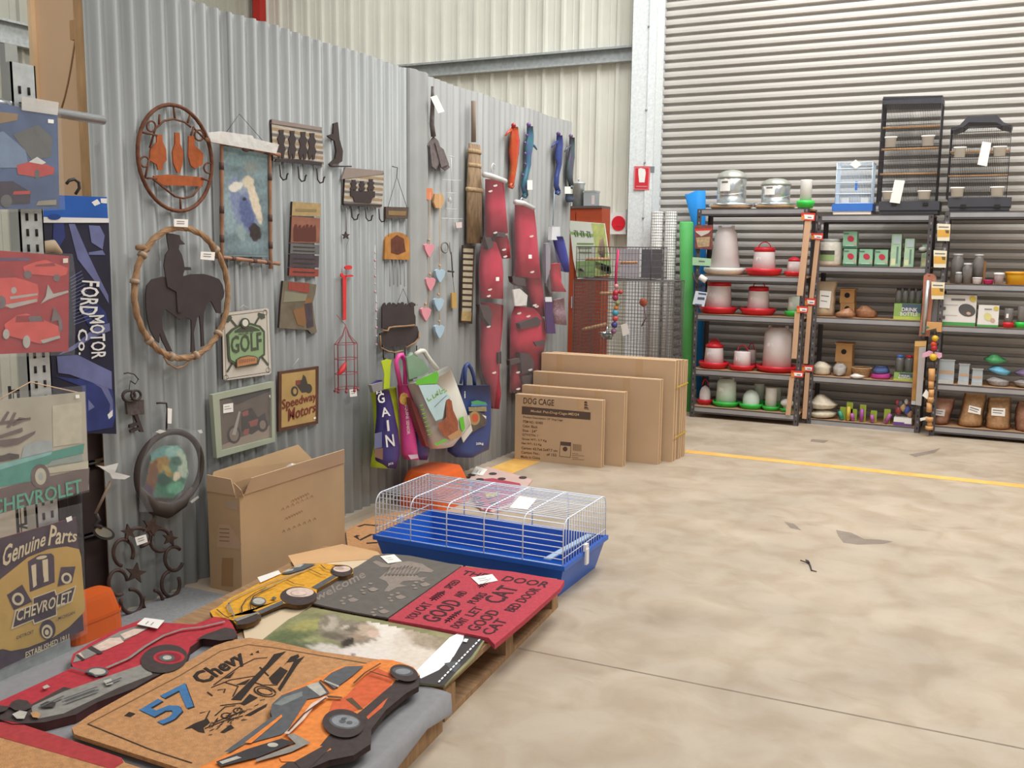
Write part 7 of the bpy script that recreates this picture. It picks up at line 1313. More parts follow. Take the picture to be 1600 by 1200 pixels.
def bigcage(label, base, wires, y, zt, perches, cups, tagp, z0, roof=None, rim=None):
    a, b = wz(base[0], y), wz(base[1], y); c, d = wz(wires[0], y), wz(wires[1], y); dp = .34
    o = crate('bird_cage', label, c.x, d.x, y, y+dp, z0+.09, zt, .0125, .0, .0013, None, WIRE_B, 'cage', 'bird cages on top of the shelves', True)
    mb = MB(); mb.box((a.x, y-.02, z0+.03), (b.x, y+dp+.02, z0+.10), CHAR); mb.put('base_tray', o); mb = MB(); mb.box((a.x+.01, y-.01, z0), (b.x-.01, y+dp+.01, z0+.03), CHAR); mb.put('plinth', o)
    zz_ = z0+.1
    while zz_ < zt-.1: zz_ += .16; mb = MB(); mb.tube([(c.x, y, zz_), (d.x, y, zz_), (d.x, y+dp, zz_), (c.x, y+dp, zz_)], .0022, WIRE_B, 4, True); mb.put('cross_rail', o)
    for k, p in enumerate(perches): z = wz((base[0][0]+40, p), y+.12).z; mb = MB(); mb.tube([(c.x, y+.12, z), (d.x, y+.12, z)], .009, OAK, 7); mb.put('perch', o)
    for x0, y0, x1, y1 in cups:
        p, q = wz((x0, y1), y+.03), wz((x1, y0), y+.03); r = (q.x-p.x)/2; mb = MB(); mb.lathe(((p.x+q.x)/2, y-.012, p.z), [(r*.8, 0), (r*.88, (q.z-p.z)*.85), (r, (q.z-p.z)*.86), (r, q.z-p.z), (r*.9, q.z-p.z), (r*.7, .01), (0, .01)], WHTP, 18, True, 1, .5); mb.put('seed_cup', o)
    if roof: mb = MB(); n = [wz(p, y) for p in roof]; mb.prism(n, (0, dp, 0), CHAR); mb.put('roof', o)
    mb = MB(); mb.slab(tagp, ('y', y-.03), .001, TAGW); mb.put('price_tag', o)
    for i, x in enumerate((base[0][0]+24, base[1][0]-22)): p = wz((x, base[0][1]-3), y-.022); mb = MB(); mb.box((p.x-.02, y-.026, p.z-.012), (p.x+.02, y-.02, p.z+.012), M('dark_hole')); mb.put('tray_latch', o)
    return o
bigcage('tall black flat topped bird cage on top of the middle shelf unit', [(1373, 322), (1468, 322)], [(1379, 160), (1472, 160)], Y2s+.03, wz((1425, 152), Y2s+.03).z, (199, 233, 272), [(1382, 214, 1403, 231), (1439, 212, 1462, 229), (1378, 299, 1400, 312), (1433, 298, 1456, 312)], [(1398, 281), (1414, 282), (1406, 318), (1390, 316)], 1.763, [(1380, 151), (1473, 149), (1473, 161), (1380, 163)])
bigcage('black bird cage with a raised curved roof on top of the right shelf unit', [(1481, 325), (1580, 322)], [(1486, 200), (1581, 198)], Y3s+.03, wz((1530, 198), Y3s+.03).z, (237, 275), [(1489, 230, 1511, 247), (1550, 229, 1574, 245), (1484, 293, 1508, 308), (1546, 292, 1570, 307)], [(1535, 221), (1549, 223), (1542, 260), (1527, 257)], 1.783, [(1486, 200), (1500, 195), (1512, 182), (1558, 180), (1568, 191), (1583, 196), (1580, 199), (1566, 196), (1556, 191), (1514, 191), (1504, 199), (1488, 204)])
# ---- middle unit stock --------------------------------------------------------
def pbox(name, label, cat, l, t, r, b, y, z, d, m, group=None, pr=None, side=None, ink=None):
    A, B2 = wz((l, b), y), wz((r, t), y); h = wz(((l+r)/2, t), y).z-wz(((l+r)/2, b), y).z; o = T(name, label, cat, ((A.x+B2.x)/2, y+d/2, z), group); e = .0025
    mb = MB(); x0, x1 = A.x+e, B2.x-e; mb.add([(x0, y, z), (x1, y, z), (x1, y+d, z), (x0, y+d, z), (x0+e, y+e, z+h), (x1-e, y+e, z+h), (x1-e, y+d-e, z+h), (x0+e, y+d-e, z+h)], [(3, 2, 1, 0), (4, 5, 6, 7), (0, 1, 5, 4), (1, 2, 6, 5), (2, 3, 7, 6), (3, 0, 4, 7)], m); mb.put('body', o)
    if pr:
        mb = MB(); k = 0
        for u0, v0, u1, v1, pm in pr:
            k += 1; f = y-.0006-.0003*k; X = lambda u: x0+(x1-x0)*u; Zv = lambda v: z+h*v
            if pm[0] == 'e': mb.poly([(X((u0+u1)/2)+(X(u1)-X(u0))/2*math.cos(q*.3927)+.3*(X(u1)-X(u0))*.3*math.sin(q*.3927)*-1, f, Zv((v0+v1)/2)+(Zv(v1)-Zv(v0))/2*math.sin(q*.3927)) for q in range(16)], pm[1])
            else: mb.poly([(X(u0), f, Zv(v0)), (X(u1), f, Zv(v0)), (X(u1), f, Zv(v1)), (X(u0), f, Zv(v1))], pm[1])
        mb.put('print', o)
    return o, (x0, x1, y, z, h)
GBX, GDK, PBLOB, PGT = M('mint_carton', '92bf9f', .5, var=.08), M('carton_dark_green', '3f6f58', .5), M('carton_red_pad', 'c0394d', .5), M('carton_white_text', 'dfe6de', .5)
pr = [(0, 0, 1, .12, ('r', GDK)), (.2, .13, .8, .17, ('r', PGT)), (.32, .38, .80, .74, ('e', PBLOB)), (.05, .84, .4, .9, ('r', M('carton_dark_text', '5a7a68', .5))), (.8, .2, .98, .34, ('e', M('carton_pink', 'd59a98', .5)))]
yb = Y2s+.09; GG2 = 'mint cartons with a red pad picture'
dz = at((1328, 385), ('y', yb)).z
for i, (l, t, r, b, lab, zb_) in enumerate(((1316.5, 384.5, 1340, 411, 'mint carton with a red pad, left of the bottom row of three', D2[1]), (1341, 385.5, 1365, 412, 'mint carton with a red pad, middle of the bottom row of three', D2[1]), (1365.5, 386, 1389, 412, 'mint carton with a red pad, right of the bottom row of three', D2[1]), (1316, 358, 1340.5, 384, 'mint carton with a red pad, stacked on top of the row', None))):
    pbox('mint_carton', lab, 'box', l, t, r, b, yb, D2[1] if zb_ else D2[1]+.146, .13, GBX, GG2, pr)
PGB = M('pale_green_carton', 'b5cfab', .5, var=.15, scale=10, col2='93b8a0')
pr2 = [(.55, .1, .75, .62, ('r', M('carton_grey_text', '6f8a80', .5))), (.1, .05, .5, .25, ('r', M('carton_lemon', 'd8dcae', .5))), (.2, .7, .9, .95, ('r', M('carton_pale_grey', 'b9c7c6', .5)))]
pbox('tall_green_carton', 'tallest pale green carton, right of the mint carton row', 'box', 1390, 362, 1410.5, 412.5, yb, D2[1], .12, PGB, 'pale green cartons', pr2)
pbox('tall_green_carton', 'pale green carton, second in height beside the tallest', 'box', 1411, 369, 1430.5, 413, yb, D2[1], .12, PGB, 'pale green cartons', pr2)
o, e = pbox('tall_green_carton', 'shortest pale green carton with a dark oval toy in front', 'box', 1438, 378, 1455, 413, yb+.03, D2[1], .1, PGB, 'pale green cartons', [(.1, .05, .8, .4, ('r', M('carton_lemon')))])
mb = MB(); p = wz((1440, 393), yb-.02); mb.ball(p, .03, M('dark_green_glaze', '3d4640', .3), 10, (1.3, .6, .45)); mb.ball(p+Vector((.01, -.005, .018)), .026, M('toy_pale_grey', 'b9b9ae', .5), 10, (1.3, .7, .8)); mb.put('oval_toy', o)
o = T('grit_tub', 'clear tub of white grit with a green and black label, left on the shelf', 'tub', (*wz((1297, 411), Y2s+.16).xy, D2[1]), None); c = wz((1297, 411), Y2s+.16)
mb = MB(); mb.lathe((c.x, c.y, D2[1]), [(.088, 0), (.095, .02), (.096, .16), (.09, .19), (.07, .2), (0, .2)], M('white_grit', 'd6d0c3', .5, var=.1, scale=40), 22); mb.put('tub', o)
mb = MB(); mb.lathe((c.x, c.y, D2[1]+.2), [(.075, 0), (.078, .012), (.07, .022), (0, .022)], M('clear_lid', 'c9cac8', .2), 20); mb.put('lid', o)
def wrap(x, y, r, z0, z1, a0, a1, m, name, o, n=8):
    mb = MB(); mb.add([(x+r*math.cos(a0+(a1-a0)*i/n), y+r*math.sin(a0+(a1-a0)*i/n), z) for i in range(n+1) for z in (z0, z1)], [(2*i, 2*i+2, 2*i+3, 2*i+1) for i in range(n)], m); mb.put(name, o)
wrap(c.x, c.y, .0975, D2[1]+.04, D2[1]+.09, -2.5, -1.1, M('label_green', '8ea66e', .5), 'label', o); wrap(c.x, c.y, .0978, D2[1]+.09, D2[1]+.125, -2.5, -1.1, M('label_black_arch', '45433c', .5), 'label_arch', o)
# nest boxes, bags, bowls
NB = M('nest_box_ply', 'c2935f', .7, var=.1)
def nestbox(label, l, t, r, b, y, z, roof=True):
    o, (x0, x1, y, z, h) = pbox('nest_box', label, 'nest box', l, t, r, b, y, z, .15, NB, 'plywood nest boxes')
    mb = MB(); cx, cz = x0+(x1-x0)*.5, z+h*.58; mb.prism([(cx+.022*math.cos(q*.3927), y+.001, cz+.022*math.sin(q*.3927)) for q in range(16)], (0, -.003, 0), M('dark_hole')); mb.put('entrance', o)
    if roof: mb = MB(); mb.box((x0-.008, y-.012, z+h), (x1+.008, y+.16, z+h+.008), NB); mb.put('roof', o)
    return h
yn = Y2s+.2
h = nestbox('lower plywood nest box of the stack on the third shelf', 1311, 476, 1336, 497, yn, D2[2], False); nestbox('upper plywood nest box of the stack on the third shelf', 1311, 455, 1336, 475.5, yn, D2[2]+h+.001)
h = nestbox('lower plywood nest box behind the wicker nest on the fourth shelf', 1305, 565, 1332, 585, yn, D2[3], False); nestbox('upper plywood nest box with a round hole on the fourth shelf', 1304, 537, 1333, 564.5, yn, D2[3]+h+.001)
def sack(name, label, cat, L, R, y, z, depth, m, group=None, lbl=None, film_=None, e=.6):
    b = wz(((L[-1][0]+R[-1][0])/2, L[-1][1]), y); o = T(name, label, cat, (b.x, y, z), group); mb = MB(); k0 = len(mb.v)
    tall = abs(L[-1][1]-L[0][1]) > 1.15*abs(R[1][0]-L[1][0])/1.5; rw = []; n = 10
    def cr(P, t):
        k = len(P)-1; f = t*k; i = min(int(f), k-1); f -= i; f = f*f*(3-2*f) if k < 3 else f; return (P[i][0]+(P[i+1][0]-P[i][0])*f, P[i][1]+(P[i+1][1]-P[i][1])*f)
    for i in range(n+1):
        t = i/n; fd = (min(1, .12+2.2*t) if t < .5 else min(1, .8+2.2*(1-t))) if tall else (.1 if i == 0 else math.sin(math.pi*(.1+.64*t))**.7)
        a, b_ = cr(L, t), cr(R, t); sq = 1 if tall else math.sin(math.pi*(.04+.68*t))**.6; c = ((a[0]+b_[0])/2, (a[1]+b_[1])/2); wob = 1+.03*math.sin(i*2.3+a[0])
        rw.append(((c[0]+(a[0]-c[0])*sq*wob, a[1]), (c[0]+(b_[0]-c[0])*sq*wob, b_[1]), fd*wob))
    bulge(rw, ('y', y+.06), depth*.55, m, 8, e, mb); bulge([(q, p, d) for p, q, d in rw], ('y', y+.06), -depth*.45, m, 8, e, mb)
    mz = min(v.z for v in mb.v); mb.v = [Vector((v.x, v.y, v.z-mz+z)) for v in mb.v]; mb.put('bag', o)
    if lbl: mb = MB(); mb.slab(lbl[0], ('y', y+.06-depth*.55-.004), .001, lbl[1] if len(lbl) > 1 else TAGW); a, b2, c2, d2 = lbl[0]; mb.line([((a[0]*.7+d2[0]*.3)+2, a[1]*.7+d2[1]*.3), ((b2[0]*.7+c2[0]*.3)-3, b2[1]*.7+c2[1]*.3)], ('y', y+.06-depth*.55-.004), .008, M('label_grey_text'), .0008); mb.line([((a[0]*.4+d2[0]*.6)+2, a[1]*.4+d2[1]*.6), ((b2[0]*.4+c2[0]*.6)-5, b2[1]*.4+c2[1]*.6)], ('y', y+.06-depth*.55-.004), .006, M('label_grey_text'), .0008); mb.put('label', o)
    return o
zM = lambda p: zz(1240, 330, 7.273, p); zN = lambda p: zz(1240, 500, 7.273, p)
PAPER, WBAG, BBAG = M('cream_paper_sack', 'cbb294', .7, var=.08), M('white_grain_bag', 'd9ccb5', .6, var=.1, scale=40), M('brown_seed_bag', 'a9795a', .5, var=.25, scale=45)
sack('paper_bag', 'cream paper bag with a printed white front, left on the third shelf', 'bag', zM([(255, 825), (235, 950), (222, 1100), (225, 1215)]), zM([(500, 835), (475, 950), (470, 1100), (462, 1215)]), Y2s+.1, D2[2], .10, PAPER, None, [zM([(300, 900), (430, 910), (410, 1105), (290, 1095)])])
sack('seed_bag', 'clear bag of brown seed lying left on the third shelf', 'bag', zM([(520, 1135), (470, 1180), (470, 1225)]), zM([(690, 1120), (705, 1180), (705, 1225)]), Y2s+.02, D2[2], .13, BBAG, 'brown seed bags on the third shelf')
sack('seed_bag', 'clear bag of brown seed lying right on the third shelf', 'bag', zM([(720, 1100), (690, 1150), (700, 1228)]), zM([(890, 1100), (950, 1160), (960, 1228)]), Y2s+.13, D2[2], .14, BBAG, 'brown seed bags on the third shelf')
sack('grain_bag', 'white bag of grit lying left on the fourth shelf', 'bag', zN([(240, 475), (215, 520), (215, 620)]), zN([(400, 485), (430, 530), (430, 625)]), Y2s+.08, D2[3], .14, WBAG)
sack('clear_bag', 'round clear bag of pale pellets beside the nest box on the fourth shelf', 'bag', zN([(480, 490), (440, 540), (445, 600), (490, 628)]), zN([(570, 490), (610, 540), (605, 600), (560, 628)]), Y2s+.07, D2[3], .12, M('silvery_clear_bag', 'b5aca4', .25, var=.2, scale=20))
o = T('wicker_nest', 'round woven wicker nest on the fourth shelf', 'nest', (*wz((1345, 583), Y2s+.16).xy, D2[3])); c = wz((1346, 583), Y2s+.16); WK = M('wicker', 'b08a62', .8, var=.2, scale=60)
mb = MB()
for k in range(6): mb.tube([(c.x+(.06+.004*k)*math.cos(q*.349), c.y+(.06+.004*k)*math.sin(q*.349), D2[3]+.008+.013*k) for q in range(18)], .008, WK, 5, True)
mb.lathe((c.x, c.y, D2[3]), [(.055, .002), (.07, .07)], WK, 18); mb.put('woven_wall', o)
sack('white_packet', 'small flat white packet in front of the wicker nest', 'packet', zN([(660, 595), (630, 620), (650, 645)]), zN([(760, 600), (820, 625), (790, 648)]), Y2s-.035, D2[3], .06, M('white_packet_film', 'ddd6cc', .4))
o = sack('bedding_pack', 'plastic pack of folded pink and blue bedding on the fourth shelf', 'pack', zN([(900, 590), (872, 620), (872, 665)]), zN([(1090, 590), (1112, 620), (1110, 672)]), Y2s+.05, D2[3], .12, M('pink_bedding', 'c84a9c', .4, var=.1))
bulge([(p, q) for p, q in zip(zN([(930, 520), (890, 560), (895, 595)]), zN([(1060, 525), (1085, 555), (1095, 595)]))], ('y', Y2s+.12), .08, M('blue_bedding', '5a6fa8', .4, var=.3, scale=12), 8, name='blue_layer', parent=o)
def bottlebox(label, l, t, r, b, mid, y, z, n, txt):
    o, (x0, x1, yy, z, h) = pbox('bottle_carton', label, 'carton', l, mid, r, b, y, z, .13, M('drink_carton_green', '8fae5e', .5, var=.15, scale=8), 'drink bottle cartons', [(.3, .45, 1, 1, ('r', M('drink_carton_slate', '4d5f6e', .5))), (0, 0, 1, .2, ('r', M('drink_carton_lime', 'b5c65a', .5)))])
    mb = MB(); f = y-.0025; mb.text('DRINK', [(x0+(x1-x0)*.3, f, z+h*.52), (x0+(x1-x0)*.88, f, z+h*.52), (x0+(x1-x0)*.88, f, z+h*.76), (x0+(x1-x0)*.3, f, z+h*.76)], CREAMP); mb.put('lettering', o); mb = MB(); mb.text('BOTTLE', [(x0+(x1-x0)*.25, f, z+h*.24), (x0+(x1-x0)*.9, f, z+h*.24), (x0+(x1-x0)*.9, f, z+h*.48), (x0+(x1-x0)*.25, f, z+h*.48)], CREAMP); mb.put('lettering', o)
    hb = wz((l, t), y).z-wz((l, mid), y).z
    for i in range(n):
        x = x0+(x1-x0)*(i+.5)/n; r_ = (x1-x0)/n*.46; q = T('drink_bottle', (f'clear bottle with a dark cap in the upper drink bottle carton, {["leftmost","second from left","third from left","rightmost"][i]}' if txt else f'clear bottle with a {"red" if i else "blue"} cap in the lower drink bottle carton'), 'bottle', (x, y+.065, z+h), 'drink bottles in the cartons')
        mb = MB(); mb.lathe((x, y+.065, z+h+.001), [(r_, 0), (r_, hb*.7), (r_*.7, hb*.86), (0, hb*.87)], M('smoky_clear_plastic', '8d8a88', .15, var=.15, trans=.4), 14); mb.put('bottle', q)
        mb = MB(); mb.lathe((x, y+.065, z+h+hb*.86), [(r_*.75, 0), (r_*.75, hb*.13), (0, hb*.14)], M('bottle_cap_dark', '2f2b2c', .4) if txt else (REDP if i else MBL), 12); mb.put('cap', q)
bottlebox('green and slate drink bottle carton on the third shelf', 1395, 451, 1440, 500, 475, Y2s+.06, D2[2], 4, 1)
bottlebox('green drink bottle carton, lower and half empty, on the fourth shelf', 1395.5, 553, 1427, 592, 580, Y2s+.06, D2[3], 2, 0)
for k, (L, R, z, lab) in enumerate((([(160, 1050), (150, 1080), (160, 1125)], [(480, 1050), (505, 1085), (490, 1130)], D2[4], 'lower cream grain sack lying on the bottom middle shelf'), ([(220, 885), (165, 960), (160, 1040)], [(400, 890), (515, 1000), (490, 1045)], D2[4]+.075, 'upper cream grain sack lying on the bottom middle shelf'))):
    sack('grain_sack', lab, 'sack', zN(L), zN(R), Y2s+.07, z, .2, WBAG, 'cream grain sacks')
LC = M('lime_card', '97a83c', .6)
for i, (x, yt, yb_, c, tl, lab) in enumerate(((1315, 642, 656, '3c9c86', 5, 'teal dog toy, first in the row on the bottom middle shelf'), (1325, 635, 657, 'd9b84c', 0, 'yellow toy on a lime card, bottom middle shelf'), (1332, 646, 658, 'b565a8', 2, 'short mauve toy on a lime card, bottom middle shelf'), (1346, 636, 656, 'a85aa0', 0, 'mauve toy on the tallest lime card, bottom middle shelf'), (1363, 649, 661, 'b565a8', 2, 'mauve toy right of the tallest lime card'), (1384, 645, 661, 'b060a0', -8, 'slanting mauve toy on a lime card near the purple box'))):
    y = Y2s+.06; b = wz((x, yb_), y); o = T('squeaky_toy', lab, 'toy', (b.x, y, D2[4]), 'small toys on lime cards'); hh = wz((x, yt), y).z-b.z
    mb = MB(); mb.tube([(b.x, y, D2[4]+.016), (b.x+tl*-.004, y, D2[4]+hh)], [.018, .015], M('toy_'+c, c, .4), 8); mb.ball((b.x, y, D2[4]+.018), .018, M('toy_'+c), 8); mb.put('toy_body', o)
    mb = MB(); mb.box((b.x-.02, y+.022, D2[4]), (b.x+.03, y+.026, D2[4]+hh+.035), LC); mb.put('lime_card', o)
o, (x0, x1, y, z, h) = pbox('toy_box', 'white and purple open box full of small toys, right on the bottom middle shelf', 'box', 1395, 652, 1425.5, 664, Y2s+.03, D2[4], .15, WHTP, None, [(0, 0, .6, .45, ('r', M('toy_box_purple', '6a4a8a', .5))), (.5, 0, 1, .3, ('r', M('toy_box_purple')))])
for i, (dx, dz, c, r) in enumerate(((.2, .05, '8c3a3f', .03), (.45, .08, 'b99a6a', .028), (.7, .06, '4a5a9a', .03), (.85, .03, 'a87a5a', .027), (.3, .11, '5a5560', .026), (.62, .13, 'c9c5c0', .02), (.12, .12, 'a8404a', .018), (.8, .12, '7a4a40', .02))):
    mb = MB(); mb.ball((x0+(x1-x0)*dx, y+.06, z+h+dz), r, M('toy_'+c, c, .4), 8, (1, 1, 1.3)); tag(mb.put('small_toy'), 'small ' + ['dark red', 'tan', 'blue', 'brown', 'grey', 'white', 'red', 'rust'][i] + ' toy heaped in the white and purple box', 'toy', 'toys heaped in the box')
# ---- hanging on the uprights -------------------------------------------------
def pack(label, cor, y, m, pr, name='hanging_pack', group='packs hung on the uprights'):
    o = T(name, label, 'pack', at(cor[3], ('y', y)), group); mb = MB(); mb.slab(cor, ('y', y), .012, m); mb.put('pouch', o); mb = MB()
    for i, (p, pm) in enumerate(pr): mb.print(p, ('y', y), pm, .0008+.0004*i)
    mb.put('print', o); return o
zl = lambda p: zz(1420, 330, 8.889, p); OCH = M('pack_orange', 'd9a238', .5, var=.12); LEM = M('pack_cream', 'e6dcc2', .5)
for lab, x, y_, yy in (('uppermost orange and cream pack on the right shelf upright', 395, 170, 0), ('second orange and cream pack down the right shelf upright', 345, 540, 0), ('third orange and cream pack down the right shelf upright', 315, 980, 0)):
    c = [(x, y_), (x+185, y_+12), (x+170, y_+245), (x, y_+240)]
    o = pack(lab, zl(c), Y3s-.02, LEM, [(zl([(x+5, y_+85), (x+175, y_+90), (x+168, y_+190), (x+3, y_+190)]), OCH), (zl([(x+110, y_+90), (x+165, y_+95), (x+160, y_+140), (x+120, y_+135)]), M('pack_dark', '6b5a3c', .5)), (zl([(x+20, y_+40), (x+160, y_+45), (x+160, y_+60), (x+20, y_+55)]), M('label_grey_text'))])
    mb = MB(); mb.slab(zl([(x+20, y_-45), (x+170, y_-35), (x+175, y_+245), (x+5, y_+245)]), ('y', Y3s-.021), .0008, CLEAR); mb.put('clear_sleeve', o)
zj = lambda p: zz(1060, 330, 7.273, p)
o = pack('red brown picture pack hanging at the left shelf upright', zj([(185, 160), (385, 155), (385, 435), (185, 425)]), Y1s-.02, M('pack_red_brown', '7d4a42', .5, var=.3, scale=30), [(zj([(190, 215), (380, 205), (340, 250), (260, 285), (200, 240)]), M('pack_pale_swirl', 'cfc4bb', .5)), (zj([(200, 300), (360, 290), (350, 400), (220, 410)]), M('pack_gold', 'b39a78', .5, var=.3, scale=40)), (zj([(185, 200), (385, 195), (385, 215), (185, 225)]), TKR)])
o = pack('pale green ticket on the left shelf upright', zj([(160, 522), (370, 540), (365, 625), (158, 612)]), Y1s-.02, M('ticket_mint', 'a9cfa8', .5), [(zj([(230, 560), (300, 565), (300, 580), (230, 576)]), M('label_grey_text'))], 'shelf_ticket')
o = pack('crumpled white and blue packet hanging at the left shelf upright', zj([(195, 905), (328, 925), (290, 1085), (160, 1055)]), Y1s-.02, M('pack_white', 'd9e0ea', .4), [(zj([(220, 975), (300, 980), (295, 1010), (215, 1005)]), M('pack_slate_text', '5a6078', .5)), (zj([(225, 925), (320, 935), (315, 955), (230, 945)]), M('pack_slate_text')), (zj([(190, 1050), (270, 1060), (265, 1075), (185, 1065)]), M('pack_slate_text'))])
o = T('collar', 'dark coiled collar with a white barrel tag on the left shelf upright', 'collar', at((1096, 445), ('y', Y1s-.02)))
mb = MB(); mb.tube(ats(zj([(170, 700), (175, 760), (210, 820), (270, 840), (310, 800), (300, 740)]), ('y', Y1s-.02)), .009, M('black_webbing'), 6); mb.put('strap', o); mb = MB(); mb.tube(ats(zj([(245, 745), (315, 790)]), ('y', Y1s-.035)), .026, WHTP, 10); mb.put('barrel', o)
mb = MB(); p = wz((1099, 466), Y1s-.005); mb.slab(zj([(230, 850), (300, 850), (295, 910), (240, 905)]), ('y', Y1s-.008), .01, M('navy_pack_top', '3f4a68', .5)); tag(mb.put('navy_pack'), 'small navy packet top above the white and blue packet', 'packet')
# long boxed items on the middle unit's right upright
CORAL, SILVR = M('coral_card', 'b8765f', .5, var=.08), M('silver_tube', 'c3c3c0', .25, .5)
zn = lambda p: zz(1420, 440, 8.889, p)
o = T('boxed_perch', 'long coral backed pack of a silver tube on the middle shelf upright', 'pack', at((1440, 526), ('y', Y2s-.03)))
mb = MB(); mb.slab(zl([(205, 900), (250, 865), (340, 870), (385, 915), (310, 1400), (292, 1740), (140, 1735), (190, 1300)]), ('y', Y2s-.03), .012, CORAL); mb.print(zl([(265, 895), (300, 890), (300, 900), (265, 905)]), ('y', Y2s-.03), INKD, .001); mb.put('card', o)
mb = MB(); mb.tube(ats(zl([(272, 960), (205, 1690)]), ('y', Y2s-.045)), .016, SILVR, 10); mb.put('silver_tube', o); mb = MB(); mb.slab(zn([(160, 705), (230, 705), (230, 735), (158, 735)]), ('y', Y2s-.05), .01, M('teal_clip', '3f7a6a', .5)); mb.put('end_clip', o)
o = T('boxed_perch', 'long tan headed pack with a clear silver tube, below the coral one', 'pack', at((1430, 634), ('y', Y2s-.03)))
zn2 = lambda p: zz(1240, 500, 7.273, p)
mb = MB(); mb.slab(zn2([(1378, 240), (1512, 235), (1505, 300), (1450, 975), (1335, 960)]), ('y', Y2s-.03), .012, M('amber_card', 'a8783f', .5, var=.25, scale=9)); mb.put('card', o); mb = MB(); mb.slab(zn2([(1380, 245), (1510, 240), (1505, 300), (1375, 300)]), ('y', Y2s-.031), .012, M('tan_header', 'd8ad6c', .5)); mb.put('header', o)
mb = MB(); mb.slab(zn2([(1425, 310), (1505, 305), (1450, 975), (1385, 965)]), ('y', Y2s-.046), .012, M('silver_panel', 'b9b3b0', .3, .3, var=.1)); mb.put('clear_tube', o); mb = MB(); mb.slab(zn2([(1338, 920), (1385, 925), (1380, 965), (1335, 958)]), ('y', Y2s-.05), .01, M('foil_end', 'a9b3b8', .3)); mb.put('foil_end', o)
o = T('bird_toy', 'hanging bird toy of wood block, yellow and red beads and a pink flower', 'toy', at((1458, 566), ('y', Y3s-.03)))
mb = MB(); mb.slab(zn([(250, 560), (460, 570), (455, 700), (390, 700), (380, 650), (240, 680)]), ('y', Y3s-.03), .03, M('toy_wood_block', 'cf9a62', .6, var=.15)); mb.put('wood_block', o)
mb = MB(); mb.print(zn([(235, 615), (290, 635), (240, 660)]), ('y', Y3s-.032), M('teal_clip'), .001); mb.put('green_chip', o)
for x, y_, c, r in ((365, 790, 'd8a92c', .026), (345, 870, 'c8472c', .024), (350, 920, 'c03038', .024), (340, 1050, 'd9b030', .03)): mb = MB(); mb.ball(wz(zn([(x, y_)])[0], Y3s-.045), r, M('toy_'+c, c, .4), 8); mb.put('bead', o)
mb = MB(); mb.slab(zn([(190, 1000), (280, 960), (460, 995), (460, 1050), (420, 1070), (340, 1020), (185, 1060)]), ('y', Y3s-.04), .02, M('toy_pink_petal', 'e0a8bd', .4)); mb.put('pink_petal', o); mb = MB(); mb.tube(ats(zn([(360, 700), (345, 1040)]), ('y', Y3s-.045)), .003, INKD, 4); mb.put('cord', o)
o = T('wooden_chew', 'string of turned wooden blocks with a white card on the right shelf upright', 'toy', at((1452, 670), ('y', Y3s-.03))); zq8 = lambda p: zz(1420, 550, 8.889, p)
for i, (x, a, b, w_) in enumerate(((320, 230, 395, 40), (312, 400, 505, 34), (315, 520, 620, 34), (305, 625, 700, 38), (285, 705, 835, 34), (285, 905, 960, 50), (290, 960, 1030, 30), (285, 1030, 1075, 50))):
    mb = MB(); mb.tube(ats(zq8([(x, a), (x-4, b)]), ('y', Y3s-.035)), w_*.0006, M('toy_wood_block'), 10); mb.put('wooden_block', o)
mb = MB(); mb.tube(ats(zq8([(320, 180), (285, 1075)]), ('y', Y3s-.035)), .003, INKD, 4); mb.put('cord', o); mb = MB(); mb.slab(zq8([(185, 605), (240, 520), (290, 570), (260, 660)]), ('y', Y3s-.03), .001, TAGW); mb.put('price_tag', o); mb = MB(); mb.slab(zq8([(155, 920), (260, 900), (240, 940), (160, 960)]), ('y', Y3s-.05), .006, WHTP); mb.put('white_loop', o)
# ---- right unit stock -----------------------------------------------------------
CG = M('grey_glass', '918b86', .15, var=.2, scale=12, trans=.35)
for i, (x, yt, w_, lab, dy) in enumerate(((1494, 398, 10, 'clear grey jar at the left of the upper right shelf', .12), (1510, 412, 8, 'low clear grey jar in front on the upper right shelf', .06), (1527, 398, 9, 'tall clear jar holding something amber on the upper right shelf', .14), (1497, 426, 6, 'small clear pot in front of the grey jars', .035))):
    y = Y3s+dy; x_, s, h = geo(x, 442, yt, y, 0); o = T('clear_jar', lab, 'jar', (x_, y, D3[1]), 'clear jars on the upper right shelf')
    mb = MB(); mb.lathe((x_, y, D3[1]), [(w_*s, 0), (w_*s, h*.8), (w_*s*.75, h*.9), (w_*s*.75, h)], CG, 18); mb.put('jar', o); mb = MB(); mb.lathe((x_, y, D3[1]+h), [(w_*s*.8, -.006), (w_*s*.8, .008), (0, .01)], M('clear_lid'), 16); mb.put('lid', o)
    if i == 2: mb = MB(); mb.box((x_+w_*s*.9, y-.02, D3[1]), (x_+w_*s*1.3, y+.03, D3[1]+h*.8), M('amber_brown', '8a6038', .5)); mb.put('amber_card', o)
def pot(label, cx, yb, yt, hw, m, y, z, lid=None, group=None, name='plastic_pot'):
    x_, s, h = geo(cx, yb, yt, y, z); o = T(name, label, 'pot', (x_, y, z), group); mb = MB(); mb.lathe((x_, y, z), [(hw*s*.9, 0), (hw*s, h*.85), (hw*s, h), (0, h)], m, 20); mb.put('pot', o)
    mb = MB(); mb.lathe((x_, y, z+h*.8), [(hw*s*1.05, 0), (hw*s*1.05, h*.2), (0, h*.22)], lid or m, 20); mb.put('lid', o)
